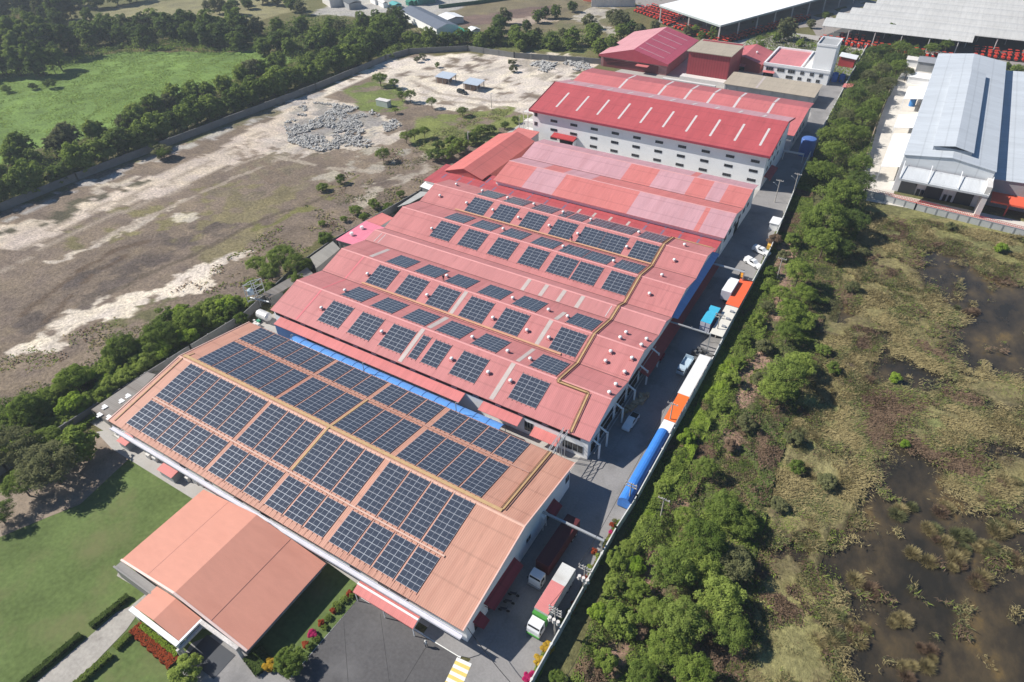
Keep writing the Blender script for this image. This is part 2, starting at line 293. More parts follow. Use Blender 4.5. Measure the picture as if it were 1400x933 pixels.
def zones():
    D=lambda r,g,b:np.array((r,g,b))
    return [ # polygon in photo pixels, base colour, edge wobble (m), density
 ([(-320,210),(-320,95),(90,80),(180,70),(350,72),(405,82),(385,95),(300,115),(240,150),(150,178),(60,205),(0,225)],D(.155,.235,.060),3,1),
 ([(60,40),(200,0),(330,-10),(420,10),(350,35),(230,30),(130,38)],D(.24,.22,.12),6,1),
 ([(540,30),(640,5),(760,-10),(860,10),(800,60),(700,55),(600,60)],D(.19,.16,.10),6,1),
 ([(600,25),(760,5),(740,30),(640,35)],D(.17,.12,.10),5,1),
 ([(-320,320),(0,292),(430,128),(560,78),(800,78),(800,96),(735,145),(700,185),(600,245),(530,300),(440,330),(400,360),(330,430),(200,520),(80,590),(-320,640)],D(.205,.160,.122),3,1),
 ([(-320,350),(70,298),(130,270),(230,234),(300,203),(350,172),(398,150),(415,140),(428,152),(400,178),(390,200),(330,216),(260,250),(180,277),(110,302),(50,337),(-320,380)],D(.53,.445,.365),2.5,1),
 ([(-320,340),(0,330),(60,300),(20,310)],D(.50,.43,.35),3,.85),
 ([(430,128),(480,102),(540,78),(600,74),(700,71),(780,75),(815,85),(800,100),(735,142),(722,158),(690,152),(600,152),(565,140),(545,120),(520,103),(478,116),(440,132)],D(.63,.555,.47),3,.97),
 ([(700,75),(790,78),(800,95),(740,110),(700,95)],D(.40,.35,.29),4,.8),
 ([(380,140),(440,133),(500,150),(552,168),(548,192),(520,203),(460,208),(410,213),(370,215),(355,200),(382,180)],D(.54,.47,.39),3,.85),
 ([(400,150),(440,140),(490,150),(530,165),(520,190),(460,205),(415,200),(392,180)],D(.31,.285,.26),3,.8),
 ([(-320,500),(0,480),(40,463),(100,420),(160,394),(222,393),(260,368),(300,345),(336,338),(347,346),(292,372),(285,392),(270,407),(210,418),(120,443),(100,472),(30,492),(-320,510)],D(.62,.54,.45),2.2,.95),
 ([(60,356),(120,341),(150,320),(180,304),(220,284),(250,276),(242,286),(190,310),(140,336),(90,357)],D(.50,.43,.35),1.8,.9),
 ([(20,440),(90,380),(180,340),(260,310),(330,300),(300,350),(220,380),(120,420),(50,470)],D(.135,.108,.090),5,.6),
 ([(230,330),(330,270),(420,250),(400,300),(330,340),(260,370)],D(.195,.165,.095),6,.5),
 ([(60,320),(150,290),(250,270),(330,250),(280,290),(180,320),(90,350)],D(.19,.165,.085),5,.42),
 ([(280,260),(360,215),(440,210),(420,245),(340,270)],D(.20,.165,.115),6,.55),
 ([(130,440),(200,420),(280,400),(260,420),(190,450),(130,480)],D(.15,.14,.075),3,.5),
 ([(-320,312),(0,297),(100,254),(200,219),(300,179),(400,139),(440,124),(444,130),(400,146),(300,187),(200,228),(100,263),(0,306),(-320,325)],D(.40,.37,.34),1.2,.85),
 ([(0,318),(60,296),(140,262),(200,240),(190,252),(110,288),(40,318)],D(.10,.09,.06),3,.6),
 ([(228,296),(250,289),(274,294),(262,303),(236,306)],D(.52,.46,.37),2,.9),
 ([(110,262),(170,245),(200,236),(190,246),(140,266)],D(.50,.43,.35),3,.8),
 ([(470,282),(520,243),(562,226),(590,212),(576,232),(535,262),(500,285)],D(.38,.33,.265),3,.7),
 ([(430,250),(500,200),(560,205),(540,228),(470,250)],D(.36,.32,.26),3,.55),
 ([(478,124),(520,104),(546,122),(562,146),(520,160),(490,150)],D(.16,.195,.06),2.5,.9),
 ([(566,160),(640,150),(735,148),(705,182),(640,205),(590,212),(560,195)],D(.18,.20,.065),3,.9),
 ([(345,308),(390,282),(445,258),(490,235),(455,268),(410,292),(355,318)],D(.185,.175,.07),2.5,.7),
 ([(240,170),(300,160),(380,145),(370,165),(250,200)],D(.16,.14,.09),4,.6),
 ([(120,200),(240,165),(330,135),(250,190),(140,240)],D(.17,.155,.09),4,.4),
 ([(640,60),(780,40),(830,50),(800,72),(700,70)],D(.15,.17,.06),3,.9),
 ([(760,30),(840,20),(850,60),(830,75),(800,60)],D(.17,.16,.085),4,.8),
 ([(680,30),(720,22),(765,28),(730,34)],D(.47,.38,.30),2,.9),([(780,25),(800,15),(830,0),(850,5),(820,30),(850,45),(838,50),(805,35)],D(.42,.38,.32),2,.9),
 ([(430,20),(470,0),(600,-30),(700,-20),(600,22),(560,30),(520,28),(480,20)],D(.40,.38,.35),3,1),
 ([(1010,50),(1060,40),(1140,60),(1210,75),(1195,90),(1150,110),(1090,70),(1000,65)],D(.17,.20,.07),3,.95),
 ([(1150,120),(1190,95),(1215,78),(1180,140),(1150,180)],D(.16,.15,.08),2,.8),
 # land beyond the compound wall: verge, dead litter and marsh
 ([(735,1250),(860,705),(990,466),(1100,235),(1170,100),(1215,75),(1180,270),(1130,400),(1110,500),(1060,650),(1030,780),(1010,1250)],D(.105,.105,.048),2.0,1),
 ([(820,880),(850,790),(900,700),(960,610),(1000,500),(1050,400),(1100,320),(1120,330),(1060,430),(1030,540),(980,640),(930,730),(900,820),(860,930),(820,1250)],D(.29,.19,.135),2.2,.66),
  *[(None,D(.30,.195,.145),2.0,.9,l) for l in LITTER],
 ([(1040,780),(1060,650),(1110,500),(1130,400),(1180,275),(1205,290),(1700,335),(1700,1250),(1010,1250)],D(.235,.205,.095),2.2,1),
 ([(1060,660),(1120,520),(1160,440),(1230,470),(1300,540),(1250,600),(1160,650),(1110,700)],D(.25,.225,.105),3,.8),
 ([(1190,280),(1700,335),(1700,390),(1350,360),(1240,330),(1185,320)],D(.22,.21,.085),3,.85),
 ([(1040,820),(1110,800),(1170,850),(1120,930),(1060,1250),(1020,1250)],D(.25,.23,.10),3,.8),
 ([(1200,560),(1270,570),(1230,610),(1170,640),(1150,680),(1140,640)],D(.12,.095,.062),4,.72),([(1060,640),(1110,680),(1150,700),(1120,745),(1055,740)],D(.12,.098,.06),4,.66),([(1080,770),(1180,760),(1200,800),(1150,850),(1085,830)],D(.115,.092,.06),4,.66),([(1120,470),(1175,480),(1185,525),(1135,520)],D(.12,.095,.06),4,.68),([(1190,300),(1300,330),(1700,360),(1700,400),(1330,345),(1230,345)],D(.17,.17,.075),4,.7),([(1230,560),(1340,600),(1700,690),(1700,640),(1330,560)],D(.25,.26,.10),4,.7),
 ([(1130,470),(1165,465),(1170,500),(1140,510)],D(.13,.10,.065),2.5,.8),([(1090,560),(1150,540),(1170,590),(1110,610)],D(.26,.27,.11),3,.6),
 ]
def smoothstep(a,b,x): t=np.clip((x-a)/(b-a),0,1); return t*t*(3-2*t)
def build_ground():
    xs=np.concatenate([[-4000,-2200,-1300,-900,-760],np.arange(-680,-200,2.2),np.arange(-200,96,.8),np.arange(96,180,4),[260,420,800,1600,3500]])
    ys=np.concatenate([[-3000,-1200,-500,-220,-120],np.arange(-70,0,3.),np.arange(0,240,.8),np.arange(240,640,2.4),[700,900,1300,2200,4500]])
    X,Y=np.meshgrid(xs,ys); X=X.astype(float); Y=Y.astype(float)
    col=np.empty(X.shape+(3,)); base=np.array((.135,.135,.06)); col[:]=base
    n1=fbm(X,Y,45,4,3); n9=fbm(X,Y,3.4,5,13); col*= (0.55+.5*n1+.4*n9)[...,None]; col[...,0]*=(.85+.4*fbm(X,Y,70,3,9))
    wob=lambda a,s:(fbm(X,Y,7*a/2,4,s)-.5)*a*4.2
    fullX,fullY,fullcol=X,Y,col
    for i,(pl,c,a,den,*wl) in enumerate(zones()):
        WPL=wl[0] if wl else PX(pl); pw=np.array(WPL); mg=a*3+4
        i0,i1=np.searchsorted(xs,(pw[:,0].min()-mg,pw[:,0].max()+mg)); j0,j1=np.searchsorted(ys,(pw[:,1].min()-mg,pw[:,1].max()+mg))
        X,Y,col=fullX[j0:j1,i0:i1],fullY[j0:j1,i0:i1],fullcol[j0:j1,i0:i1]
        if X.size==0: continue
        wob=lambda a,s:(fbm(X,Y,7*a/2,4,s)-.5)*a*4.2
        jx,jy=wob(a,40+i*3),wob(a,140+i*3)
        msk=inside(X+jx,Y+jy,WPL).astype(float)
        if den<1:
            d=fbm(X,Y,5.5,4,200+i); msk*=smoothstep(0,.10,d-(.5-(den-.5)*.42))
        t=fbm(X,Y,16,4,300+i); t2=fbm(X,Y,2.6,3,330+i)
        t3=fbm(X,Y,5,5,360+i); cc=c*(0.30+.50*t+.42*t2+.52*t3)[...,None]; cc[...,2]*=(1.12-.24*t3)
        fullcol[j0:j1,i0:i1]=col*(1-msk[...,None])+cc*msk[...,None]
    X,Y,col=fullX,fullY,fullcol; wob=lambda a,s:(fbm(X,Y,7*a/2,4,s)-.5)*a*4.2
    # tyre tracks and dirt lanes in the dry field
    for k,(pl,wd,c) in enumerate((([(30,430),(110,370),(150,345),(200,330)],.7,(.12,.085,.06)),([(60,440),(130,375),(170,350)],.6,(.12,.085,.06)),
        ([(320,200),(345,230),(372,250)],.6,(.2,.15,.11)),([(335,195),(362,225),(390,240)],.6,(.2,.15,.11)),([(0,345),(120,290),(260,235),(360,180)],.5,(.30,.245,.19)),([(0,355),(120,296),(262,240),(366,186)],.5,(.30,.245,.19)),([(0,372),(110,312),(240,262),(360,212)],.5,(.36,.30,.24)),([(100,345),(230,285),(340,235),(430,200)],.6,(.36,.30,.24)),([(150,400),(260,350),(360,300),(470,262)],.5,(.12,.095,.07)),([(380,215),(450,230),(520,235)],.7,(.40,.34,.27)),
        ([(560,110),(600,128),(680,140),(730,138)],.8,(.36,.3,.24)),([(560,125),(620,140),(690,148)],.8,(.36,.3,.24)))):
        pts=PX(pl)
        for (x1,y1),(x2,y2) in zip(pts,pts[1:]):
            dx,dy=x2-x1,y2-y1; t=np.clip(((X-x1)*dx+(Y-y1)*dy)/(dx*dx+dy*dy),0,1)
            d=np.hypot(X-x1-t*dx+(fbm(X,Y,6,2,77)-.5)*2,Y-y1-t*dy)
            mk=(d<wd+.4)*(fbm(X,Y,9,3,600+k)>.4)*.75; col=col*(1-mk[...,None])+np.array(c)*mk[...,None]
    Z=(fbm(X,Y,6,3,21)-.5)*.10
    lot=inside(X,Y,[(-135,-75),(-20.8,-75),(-20.8,180),(-25,240),(-27,400),(-60,400),(-135,260)])|inside(X,Y,[(-12,214),(60,214),(60,400),(-12,400)])
    Z=np.where(lot,-.04,Z)
    Wm=np.zeros(X.shape,bool)
    for i,pl in enumerate(MARSH_W): Wm|=inside(X+wob(2.2,500+i*3),Y+wob(2.2,540+i*3),pl)
    island=fbm(X,Y,9,5,71)
    marsh=(X>-3)&(Y<212)&(Y>-60)&inside(X,Y,PX([(1040,780),(1060,650),(1110,500),(1130,400),(1180,275),(1720,420),(1720,1280),(980,1280)]))
    Wm&=(X>-14)
    depth=smoothstep(.40,.55,1-island+.0)
    Z=np.where(Wm,-.55-depth*.5,Z+np.where(marsh,.12+.5*(fbm(X,Y,5,4,73)-.42),0))
    mud=np.array((.085,.066,.045))
    col=np.where((Wm&(Z<-.25))[...,None],mud*(0.6+.8*fbm(X,Y,4,3,75))[...,None],col)
    rs=np.random.RandomState(3); soft=np.zeros(X.shape)
    for k in range(6):
        jx=(fbm(X,Y,4.5,3,700+k)-.5)*16; jy=(fbm(X,Y,4.5,3,740+k)-.5)*16
        for pl in MARSH_W: soft+=inside(X+jx,Y+jy,pl)/6.
    soft=np.clip(soft,0,1)*marsh*(~Wm)
    wet=np.array((.105,.082,.052))*(.6+.8*fbm(X,Y,3,4,77))[...,None]; f=(soft*.85)[...,None]; col=col*(1-f)+wet*f
    ny,nx=X.shape
    me=bpy.data.meshes.new('ground'); nv=nx*ny
    me.vertices.add(nv); me.vertices.foreach_set('co',np.stack([X,Y,Z],-1).reshape(-1))
    idx=np.arange(nv).reshape(ny,nx); q=np.stack([idx[:-1,:-1],idx[:-1,1:],idx[1:,1:],idx[1:,:-1]],-1).reshape(-1,4)
    me.loops.add(q.size); me.loops.foreach_set('vertex_index',q.reshape(-1))
    me.polygons.add(len(q)); me.polygons.foreach_set('loop_start',np.arange(0,q.size,4)); me.polygons.foreach_set('loop_total',np.full(len(q),4))
    me.polygons.foreach_set('use_smooth',np.ones(len(q),bool)); me.update(calc_edges=True)
    at=me.color_attributes.new('soil','FLOAT_COLOR','POINT'); at.data.foreach_set('color',np.concatenate([np.clip(col,0,1),np.ones(col.shape[:2]+(1,))],-1).reshape(-1).astype(np.float32))
    m=bpy.data.materials.new('ground_soil'); m.use_nodes=True; nt=m.node_tree; L=nt.links.new; b=nt.nodes['Principled BSDF']; b.inputs['Roughness'].default_value=.95; b.inputs['Specular IOR Level'].default_value=.1
    va=nd(nt,'ShaderNodeVertexColor',layer_name='soil'); g=nd(nt,'ShaderNodeNewGeometry')
    n=nd(nt,'ShaderNodeTexNoise'); n.inputs['Scale'].default_value=1.1; n.inputs['Detail'].default_value=7; n.inputs['Roughness'].default_value=.72; L(g.outputs['Position'],n.inputs['Vector'])
    mr=nd(nt,'ShaderNodeMapRange'); mr.inputs['From Min'].default_value=.3; mr.inputs['From Max'].default_value=.7; mr.inputs['To Min'].default_value=.52; mr.inputs['To Max'].default_value=1.48; L(n.outputs['Fac'],mr.inputs['Value'])
    cb=nd(nt,'ShaderNodeCombineColor')
    for i in range(3): L(mr.outputs[0],cb.inputs[i])
    mx=nd(nt,'ShaderNodeMix',data_type='RGBA',blend_type='MULTIPLY'); mx.inputs[0].default_value=1; L(va.outputs['Color'],mx.inputs['A']); L(cb.outputs[0],mx.inputs['B'])
    L(mx.outputs['Result'],b.inputs['Base Color'])
    bp=nd(nt,'ShaderNodeBump'); bp.inputs['Strength'].default_value=.8; bp.inputs['Distance'].default_value=.5; L(n.outputs['Fac'],bp.inputs['Height']); L(bp.outputs[0],b.inputs['Normal'])
    me.materials.append(m); o=link('ground',me); tag(o,'dry scrub and bare sandy ground around the factory compound','ground',kind='structure')
build_ground()
# marsh water
wm=bpy.data.materials.new('murky_water'); wm.use_nodes=True; nt=wm.node_tree; L=nt.links.new; b=nt.nodes['Principled BSDF']
b.inputs['Roughness'].default_value=.18; b.inputs['Specular IOR Level'].default_value=.4
g=nd(nt,'ShaderNodeNewGeometry'); mp=nd(nt,'ShaderNodeMapping'); mp.inputs['Scale'].default_value=(1,.6,1); mp.inputs['Rotation'].default_value=(0,0,.5); L(g.outputs['Position'],mp.inputs['Vector'])
n=nd(nt,'ShaderNodeTexNoise'); n.inputs['Scale'].default_value=.10; n.inputs['Detail'].default_value=10; n.inputs['Roughness'].default_value=.66; L(mp.outputs[0],n.inputs['Vector'])
cr=nd(nt,'ShaderNodeValToRGB'); e=cr.color_ramp.elements; e[0].position=.40; e[0].color=(.026,.023,.017,1); e[1].position=.68; e[1].color=(.16,.108,.042,1)
x=e.new(.50); x.color=(.048,.038,.025,1); x=e.new(.585); x.color=(.080,.060,.034,1)
L(n.outputs['Fac'],cr.inputs[0]); L(cr.outputs[0],b.inputs['Base Color'])
n=nd(nt,'ShaderNodeTexNoise'); n.inputs['Scale'].default_value=1.5; n.inputs['Detail'].default_value=3; L(g.outputs['Position'],n.inputs['Vector'])
bp=nd(nt,'ShaderNodeBump'); bp.inputs['Strength'].default_value=.12; bp.inputs['Distance'].default_value=.05; L(n.outputs['Fac'],bp.inputs['Height']); L(bp.outputs[0],b.inputs['Normal'])
single('marsh_water',MB().poly([(-12,-40,-.33),(170,-40,-.33),(170,211,-.33),(-12,211,-.33)]),wm,'shallow brown marsh water with floating weed','water',kind='structure')
# ------------------------------------------------------------------ compound surfaces
def sheet(name,pts,z,m,label,cat,kind='structure'): return single(name,MB().poly([(x,y,z) for x,y in pts]),m,label,cat,kind=kind)
sheet('yard',[(-128.5,36),(-21.2,36),(-21.4,168),(-24.7,226),(-27,328),(-28,392),(-70,392),(-112,330),(-130,270),(-130,160),(-120,100)],.02,conc_lt,'pale concrete yard under the factory sheds','yard')
sheet('road',[(-34.4,37.6),(-31.0,35.2),(-32.2,30),(-32.2,-50),(-21.3,-50),(-21.3,170),(-25.0,226),(-26.4,270),(-27.6,330),(-28,372),(-46,372),(-40,300),(-33.2,280),(-34,205)],.04,conc,'grey concrete service road between the sheds and the boundary wall','road')
ap=[G2(490,815),G2(632,899),G2(613,933),(-32.6,-50),(-75,-50),G2(395,933)]
sheet('parking_lot',[G2(493,815),(-32.4,34.6),(-32.25,30),(-32.25,-50),(-75,-50),G2(340,990),G2(397,928)],.06,asphalt,'dark asphalt parking lot in front of the salmon roofed hall','parking lot')
mb=MB()
def stripe(p,q,w,z=.068):
    p=Vector((*p,0));q=Vector((*q,0));d=(q-p).normalized();n=Vector((-d.y,d.x,0))*w/2
    mb.poly([(p+n).to_tuple()[:2]+(z,),(p-n).to_tuple()[:2]+(z,),(q-n).to_tuple()[:2]+(z,),(q+n).to_tuple()[:2]+(z,)][::-1])
stripe(G2(494,817),G2(630,899),.28)
single('edge_line',mb,paintw,'long white edge line painted along the front of the asphalt lot','road marking',kind='structure')
mb=MB(); stripe(G2(582,886),G2(546,945),.09,.066); stripe(G2(470,850),G2(478,960),.06,.066); stripe(G2(520,840),G2(536,960),.06,.066)
single('asphalt_joint',mb,mat('dark_joint',(.035,.034,.034)),'thin dark joints and a laid cable across the asphalt lot','road marking',kind='structure')
mb=MB(); stripe(G2(492,815),G2(396,928),.22)
single('kerb_line',mb,paintw,'thin white line between the flower strip and the asphalt lot','road marking',kind='structure')
zc=MB(); a,b_,c,d=[Vector((*G2(*q),0)) for q in ((625,899),(645,908),(600,950),(622,962))]
for i in range(11):
    t0,t1=i/11,(i+1)/11
    P=lambda t,s:((a+(c-a)*t)*(1-s)+(b_+(d-b_)*t)*s)
    zc.poly([(P(t0,0).x,P(t0,0).y,.07),(P(t1,0).x,P(t1,0).y,.07),(P(t1,1).x,P(t1,1).y,.07),(P(t0,1).x,P(t0,1).y,.07)],i%2)
single('crosswalk',zc,[paintw,painty],'short crosswalk of white and yellow bars at the corner of the asphalt lot','crosswalk',kind='structure')
single('kerb_slab',MB().prism([(-39.5,34.75),(-33.0,34.75),(-31.3,35.3),(-30.3,36.4),(-29.7,38),(-29.9,70),(-32.0,71.5),(-32.2,37.3),(-39.5,37.2)],-.02,.16),conc,'raised pale kerb slab round the corner of the front hall','kerb',kind='structure')
single('east_kerb',MB().prism([(-32.2,78.6),(-30.2,77.2),(-29.4,78.2),(-29.3,150),(-32.2,152)],-.02,.17),conc,'raised concrete loading edge along the long pink hall','kerb',kind='structure')
# ------------------------------------------------------------------ garden
lawnm=mat('mown_grass',(.115,.158,.052),rough=.95,var=.34,vscale=.12,fine=1.3,bump=.3,bscale=14.,dirt=(.165,.165,.075),dscale=.07,spec=.1)
sheet('lawn',[(-125,-60),(-60.5,-60),(-60.5,17),(-59.6,29),(-60,36),(-123.5,36),(-126,18)],.06,lawnm,'mown green lawn of the garden in front of the office wing','lawn')
sheet('flower_strip',[(-60.9,36.5),(-52.6,36.0),G2(493,815),G2(396,928),G2(372,925),G2(346,898),(-60.9,18.6)],.09,lawnm,'narrow grass strip between the office wing and the asphalt lot','lawn')
sheet('footpath',[G2(*q) for q in ((195,795),(215,815),(190,838),(173,862),(40,1000),(-30,1000),(60,925),(160,838),(178,830),(200,812),(160,788),(163,780))],.11,mat('stained_paving',(.36,.335,.30),var=.22,vscale=.6,fine=2,dirt=(.20,.18,.16),dscale=.3),'stained concrete garden path leading to the office porch','path')
sheet('driveway',[G2(*q) for q in ((262,880),(305,862),(345,893),(395,930),(420,960),(250,960),(240,915),(252,895))],.12,conc,'worn concrete drive beside the office porch','drive')
sheet('bare_soil',[G2(*q) for q in ((-30,690),(40,655),(120,600),(150,590),(185,620),(110,690),(60,710),(0,735),(-40,740))],.08,mat('bare_soil',(.27,.215,.165),rough=.95,var=.3,vscale=.7,fine=3,dirt=(.13,.10,.07),dscale=.35),'bare brown soil under the big garden trees','soil')
# ------------------------------------------------------------------ roof and wall helpers
def zat(prof,t):
    for (a,za),(b,zb) in zip(prof,prof[1:]):
        if a<=t<=b: return za+(zb-za)*(t-a)/(b-a)
    return prof[0][1] if t<prof[0][0] else prof[-1][1]
def roofmb(c0,c1,prof,axis='x',cuts=(),mf=None,th=.14):
    mb=MB(); cs=sorted(set([c0,c1]+[c for c in cuts if c0<c<c1]))
    P=(lambda c,t,z:(c,t,z)) if axis=='x' else (lambda c,t,z:(t,c,z))
    for k,((a,za),(b,zb)) in enumerate(zip(prof,prof[1:])):
        for i,(u,v) in enumerate(zip(cs,cs[1:])):
            q=[P(u,a,za),P(v,a,za),P(v,b,zb),P(u,b,zb)]
            if axis!='x': q=q[::-1]
            mb.poly(q,mf(k,(u+v)/2) if mf else 0)
        q=[P(c0,a,za-th),P(c0,b,zb-th),P(c1,b,zb-th),P(c1,a,za-th)]
        mb.poly(q if axis=='x' else q[::-1],0)
        for c in (c0,c1):
            mb.poly([P(c,a,za),P(c,b,zb),P(c,b,zb-th),P(c,a,za-th)],0)
    for t,z in (prof[0],prof[-1]): mb.poly([P(c0,t,z),P(c1,t,z),P(c1,t,z-th),P(c0,t,z-th)],0)
    return mb
def wallmb(c0,c1,prof,axis='x',inset=(.5,.9),drop=.16,z0=0,m=0):
    """closed walls under a roof profile, set in from its edges: inset=(gable end, eave)"""
    mb=MB(); ci0,ci1=c0+inset[0],c1-inset[0]; t0,t1=prof[0][0]+inset[1],prof[-1][0]-inset[1]
    ts=[t0]+[t for t,_ in prof if t0<t<t1]+[t1]; pr=[(t,zat(prof,t)-drop) for t in ts]
    P=(lambda c,t,z:(c,t,z)) if axis=='x' else (lambda c,t,z:(t,c,z))
    for c in (ci0,ci1): mb.poly([P(c,t0,z0)]+[P(c,t,z) for t,z in pr]+[P(c,t1,z0)],m)
    for t,z in (pr[0],pr[-1]): mb.poly([P(ci0,t,z0),P(ci1,t,z0),P(ci1,t,z),P(ci0,t,z)],m)
    return mb
def capmb(c0,c1,t,z,axis='x',w=.28,h=.10):
    mb=MB(); P=(lambda c,t,z:(c,t,z)) if axis=='x' else (lambda c,t,z:(t,c,z))
    for s in (-1,1): mb.poly([P(c0,t,z+h),P(c1,t,z+h),P(c1,t+s*w,z+h-.09-w*.17),P(c0,t+s*w,z+h-.09-w*.17)])
    return mb
def strips(prof,k,xs,w,f0=.05,f1=.95,lift=.03,axis='x'):
    (a,za),(b,zb)=prof[k],prof[k+1]; mb=MB()
    for x in xs:
        q=[]
        for f,dx in ((f0,-w/2),(f0,w/2),(f1,w/2),(f1,-w/2)):
            t,z=a+(b-a)*f,za+(zb-za)*f+lift; q.append((x+dx,t,z) if axis=='x' else (t,x+dx,z))
        mb.poly(q if axis=='x' else q[::-1])
    return mb
def skylights(prof,k,xs,w,f0=.05,f1=.95,mm=None,parent=None,axis='x'):
    for x in xs: part('skylight',strips(prof,k,[x],w,f0,f1,axis=axis),mm,parent)
def window(parent,axis,at,u0,u1,z0,z1,n=3,fm=None,out=1,name='window'):
    """frame standing proud of the wall with one pane sheet; axis='x' wall runs along x at y=at"""
    fm=fm or greysteel; mb=MB(); g=MB(); d=.06*out
    def bx(m,a,b,c,e,p,q):
        if axis=='x': m.box(a,min(at+p,at+q),c,b,max(at+p,at+q),e)
        else: m.box(min(at+p,at+q),a,c,max(at+p,at+q),b,e)
    t=.07
    bx(mb,u0,u1,z0-t,z0,0,d*1.6); bx(mb,u0,u1,z1,z1+t,0,d); bx(mb,u0-t,u0,z0-t,z1+t,0,d); bx(mb,u1,u1+t,z0-t,z1+t,0,d)
    for i in range(1,n):
        u=u0+(u1-u0)*i/n; bx(mb,u-.04,u+.04,z0,z1,0,d)
    bx(g,u0,u1,z0,z1,-.02*out,.025*out)
    f=part(name,mb,fm,parent); part('pane',g,glass,f); return f
# ================================================================== FRONT HALL (salmon)
B1P=[(36.0,6.0),(54.15,9.2),(72.3,6.05)]
H1=thing('factory_hall','long salmon roofed hall carrying the largest field of solar panels, nearest the camera','factory hall',(-75,54,0))
skx=[-114.2+ i*2.35 for i in range(0,35)]
rm=roofmb(-117.5,-32.4,B1P)
for x in np.arange(-113.2,-41,1.16):
    zz=lambda t:6+(t-36)*3.2/18.15+.02
    rm.poly([(x-.045,36.05,zz(36.05)),(x+.045,36.05,zz(36.05)),(x+.045,37.25,zz(37.25)),(x-.045,37.25,zz(37.25))],1)
r=part('roof',rm,[salmon,mat('brown_rail',(.30,.14,.10))],H1)
part('ridge_cap',capmb(-117.5,-32.3,54.15,9.2),mat('salmon_ridge_cap',(.66,.40,.31)),r)
for c in (-117.5,-32.42):
    for (a,za),(b,zb) in zip(B1P,B1P[1:]): part('verge_trim',MB().bar((c,a,za+.03),(c,b,zb+.03),.22,.14),mat('salmon_trim',(.72,.47,.40)),r)
part('wall',wallmb(-117.5,-32.4,B1P,inset=(.45,1.15)),white,H1)
mb=MB().box(-117,35.25,4.3,-32.6,36.05,4.42).box(-117,35.25,4.42,-32.6,35.33,4.75).box(-117,35.97,4.42,-32.6,36.05,4.75)
for x in np.arange(-115,-33,6.5): mb.bar((x,36.0,4.3),(x,37.1,3.7),.12)
part('gutter',mb,mat('lilac_grey_gutter',(.60,.60,.66),var=.12),H1)
# east gable: awnings, door openings, side window
for y0,y1,z in ((42,51.3,3.2),(38.9,41.0,2.6),(62,65,3.0)):
    mb=MB().poly([(-32.84,y0,z+.75),(-32.84,y1,z+.75),(-31.0,y1-.2,z),(-31.0,y0+.2,z)]).poly([(-32.84,y0,z+.68),(-31.0,y0+.2,z-.07),(-31.0,y1-.2,z-.07),(-32.84,y1,z+.68)])
    for y in (y0+.3,y1-.3): mb.bar((-32.84,y,z-.6),(-31.1,y,z-.05),.08)
    part('awning',mb,maroon,H1)
for y0,y1,z1 in ((43,50,3.0),(39.2,40.8,2.4),(62.2,64.8,2.6)):
    part('doorway',MB().box(-32.9,y0,.17,-32.80,y1,z1),dark,H1)
window(H1,'y',-32.85,55.2,56.6,2.6,3.6,2,out=1)
window(H1,'y',-32.85,69.5,70.8,2.8,4.2,2,out=1)
part('door_canopy',MB().box(-32.9,60.2,3.9,-32.2,61.6,4.05).box(-32.5,60.25,.2,-32.4,60.4,3.9).box(-32.5,61.4,.2,-32.4,61.55,3.9),white,H1)
for x0,x1 in ((-56,-54),(-50,-48.2)): window(H1,'x',37.15,x0,x1,1.2,2.6,2,out=-1)
for x in (-99,-92,-84,-77): window(H1,'x',37.15,x,x+2,1.3,2.6,2,out=-1)
part('door',MB().box(-47.5,37.04,.17,-44.2,37.12,2.9),greysteel,H1)
# coral entrance canopy over the front door
can=thing('entrance_canopy','coral coloured entrance canopy with a white top stripe along the asphalt lot','canopy',(-46,35,0))
ca=[(-52.3,33.9),(-40.3,33.9),(-40.3,36.3),(-52.3,36.3)]
mb=MB().poly([(-52.3,35.0,3.25),(-40.3,35.0,3.25),(-40.3,33.7,2.75),(-52.3,33.7,2.75)][::-1]).poly([(-52.3,35.15,3.25),(-40.3,35.15,3.25),(-40.3,36.4,3.15),(-52.3,36.4,3.15)])
mb.poly([(-52.3,33.7,2.66),(-40.3,33.7,2.66),(-40.3,36.4,3.06),(-52.3,36.4,3.06)]).poly([(-52.3,33.7,2.75),(-40.3,33.7,2.75),(-40.3,33.7,2.5),(-52.3,33.7,2.5)])
part('canopy_roof',mb,coral,can)
part('stripe',MB().box(-52.35,34.9,3.2,-40.25,35.22,3.34).poly([(-40.24,33.65,2.5),(-40.24,36.4,3.1),(-40.24,36.4,3.25),(-40.24,35.1,3.36),(-40.24,33.65,2.85)]),whitem,can)
for x in (-52,-46.3,-40.5): part('post',MB().bar((x,33.85,.06),(x,33.85,2.7),.12),whitem,can)
# ================================================================== OFFICE WING
AP=[(-89.3,3.35),(-74.3,6.1),(-59.2,3.35)]
A1=thing('office_wing','plain salmon gabled wing without panels joined to the front of the hall, beside the lawn','office wing',(-73,27,0))
rd=part('roof',roofmb(18.5,35.1,AP,axis='y'),salmon_dk,A1)
part('verge_trim',MB().bar((-89.3,18.42,3.37),(-74.3,18.42,6.12),.35,.22).bar((-74.3,18.42,6.12),(-59.2,18.42,3.37),.35,.22),mat('pale_pink_trim',(.72,.55,.50)),rd)
part('seam',MB().bar((-81.9,18.6,4.71),(-81.9,35,4.71),.05,.05),mat('roof_seam',(.50,.24,.20)),rd); part('seam',MB().bar((-66.7,18.6,4.73),(-66.7,35,4.73),.07,.06),mat('roof_seam_dark',(.36,.17,.14)),rd)
part('wall',wallmb(18.5,35.1,AP,axis='y',inset=(.3,1.6)),offwhite,A1)
part('gutter',MB().box(-59.6,18.6,3.05,-59.15,35.0,3.25),greysteel,A1)
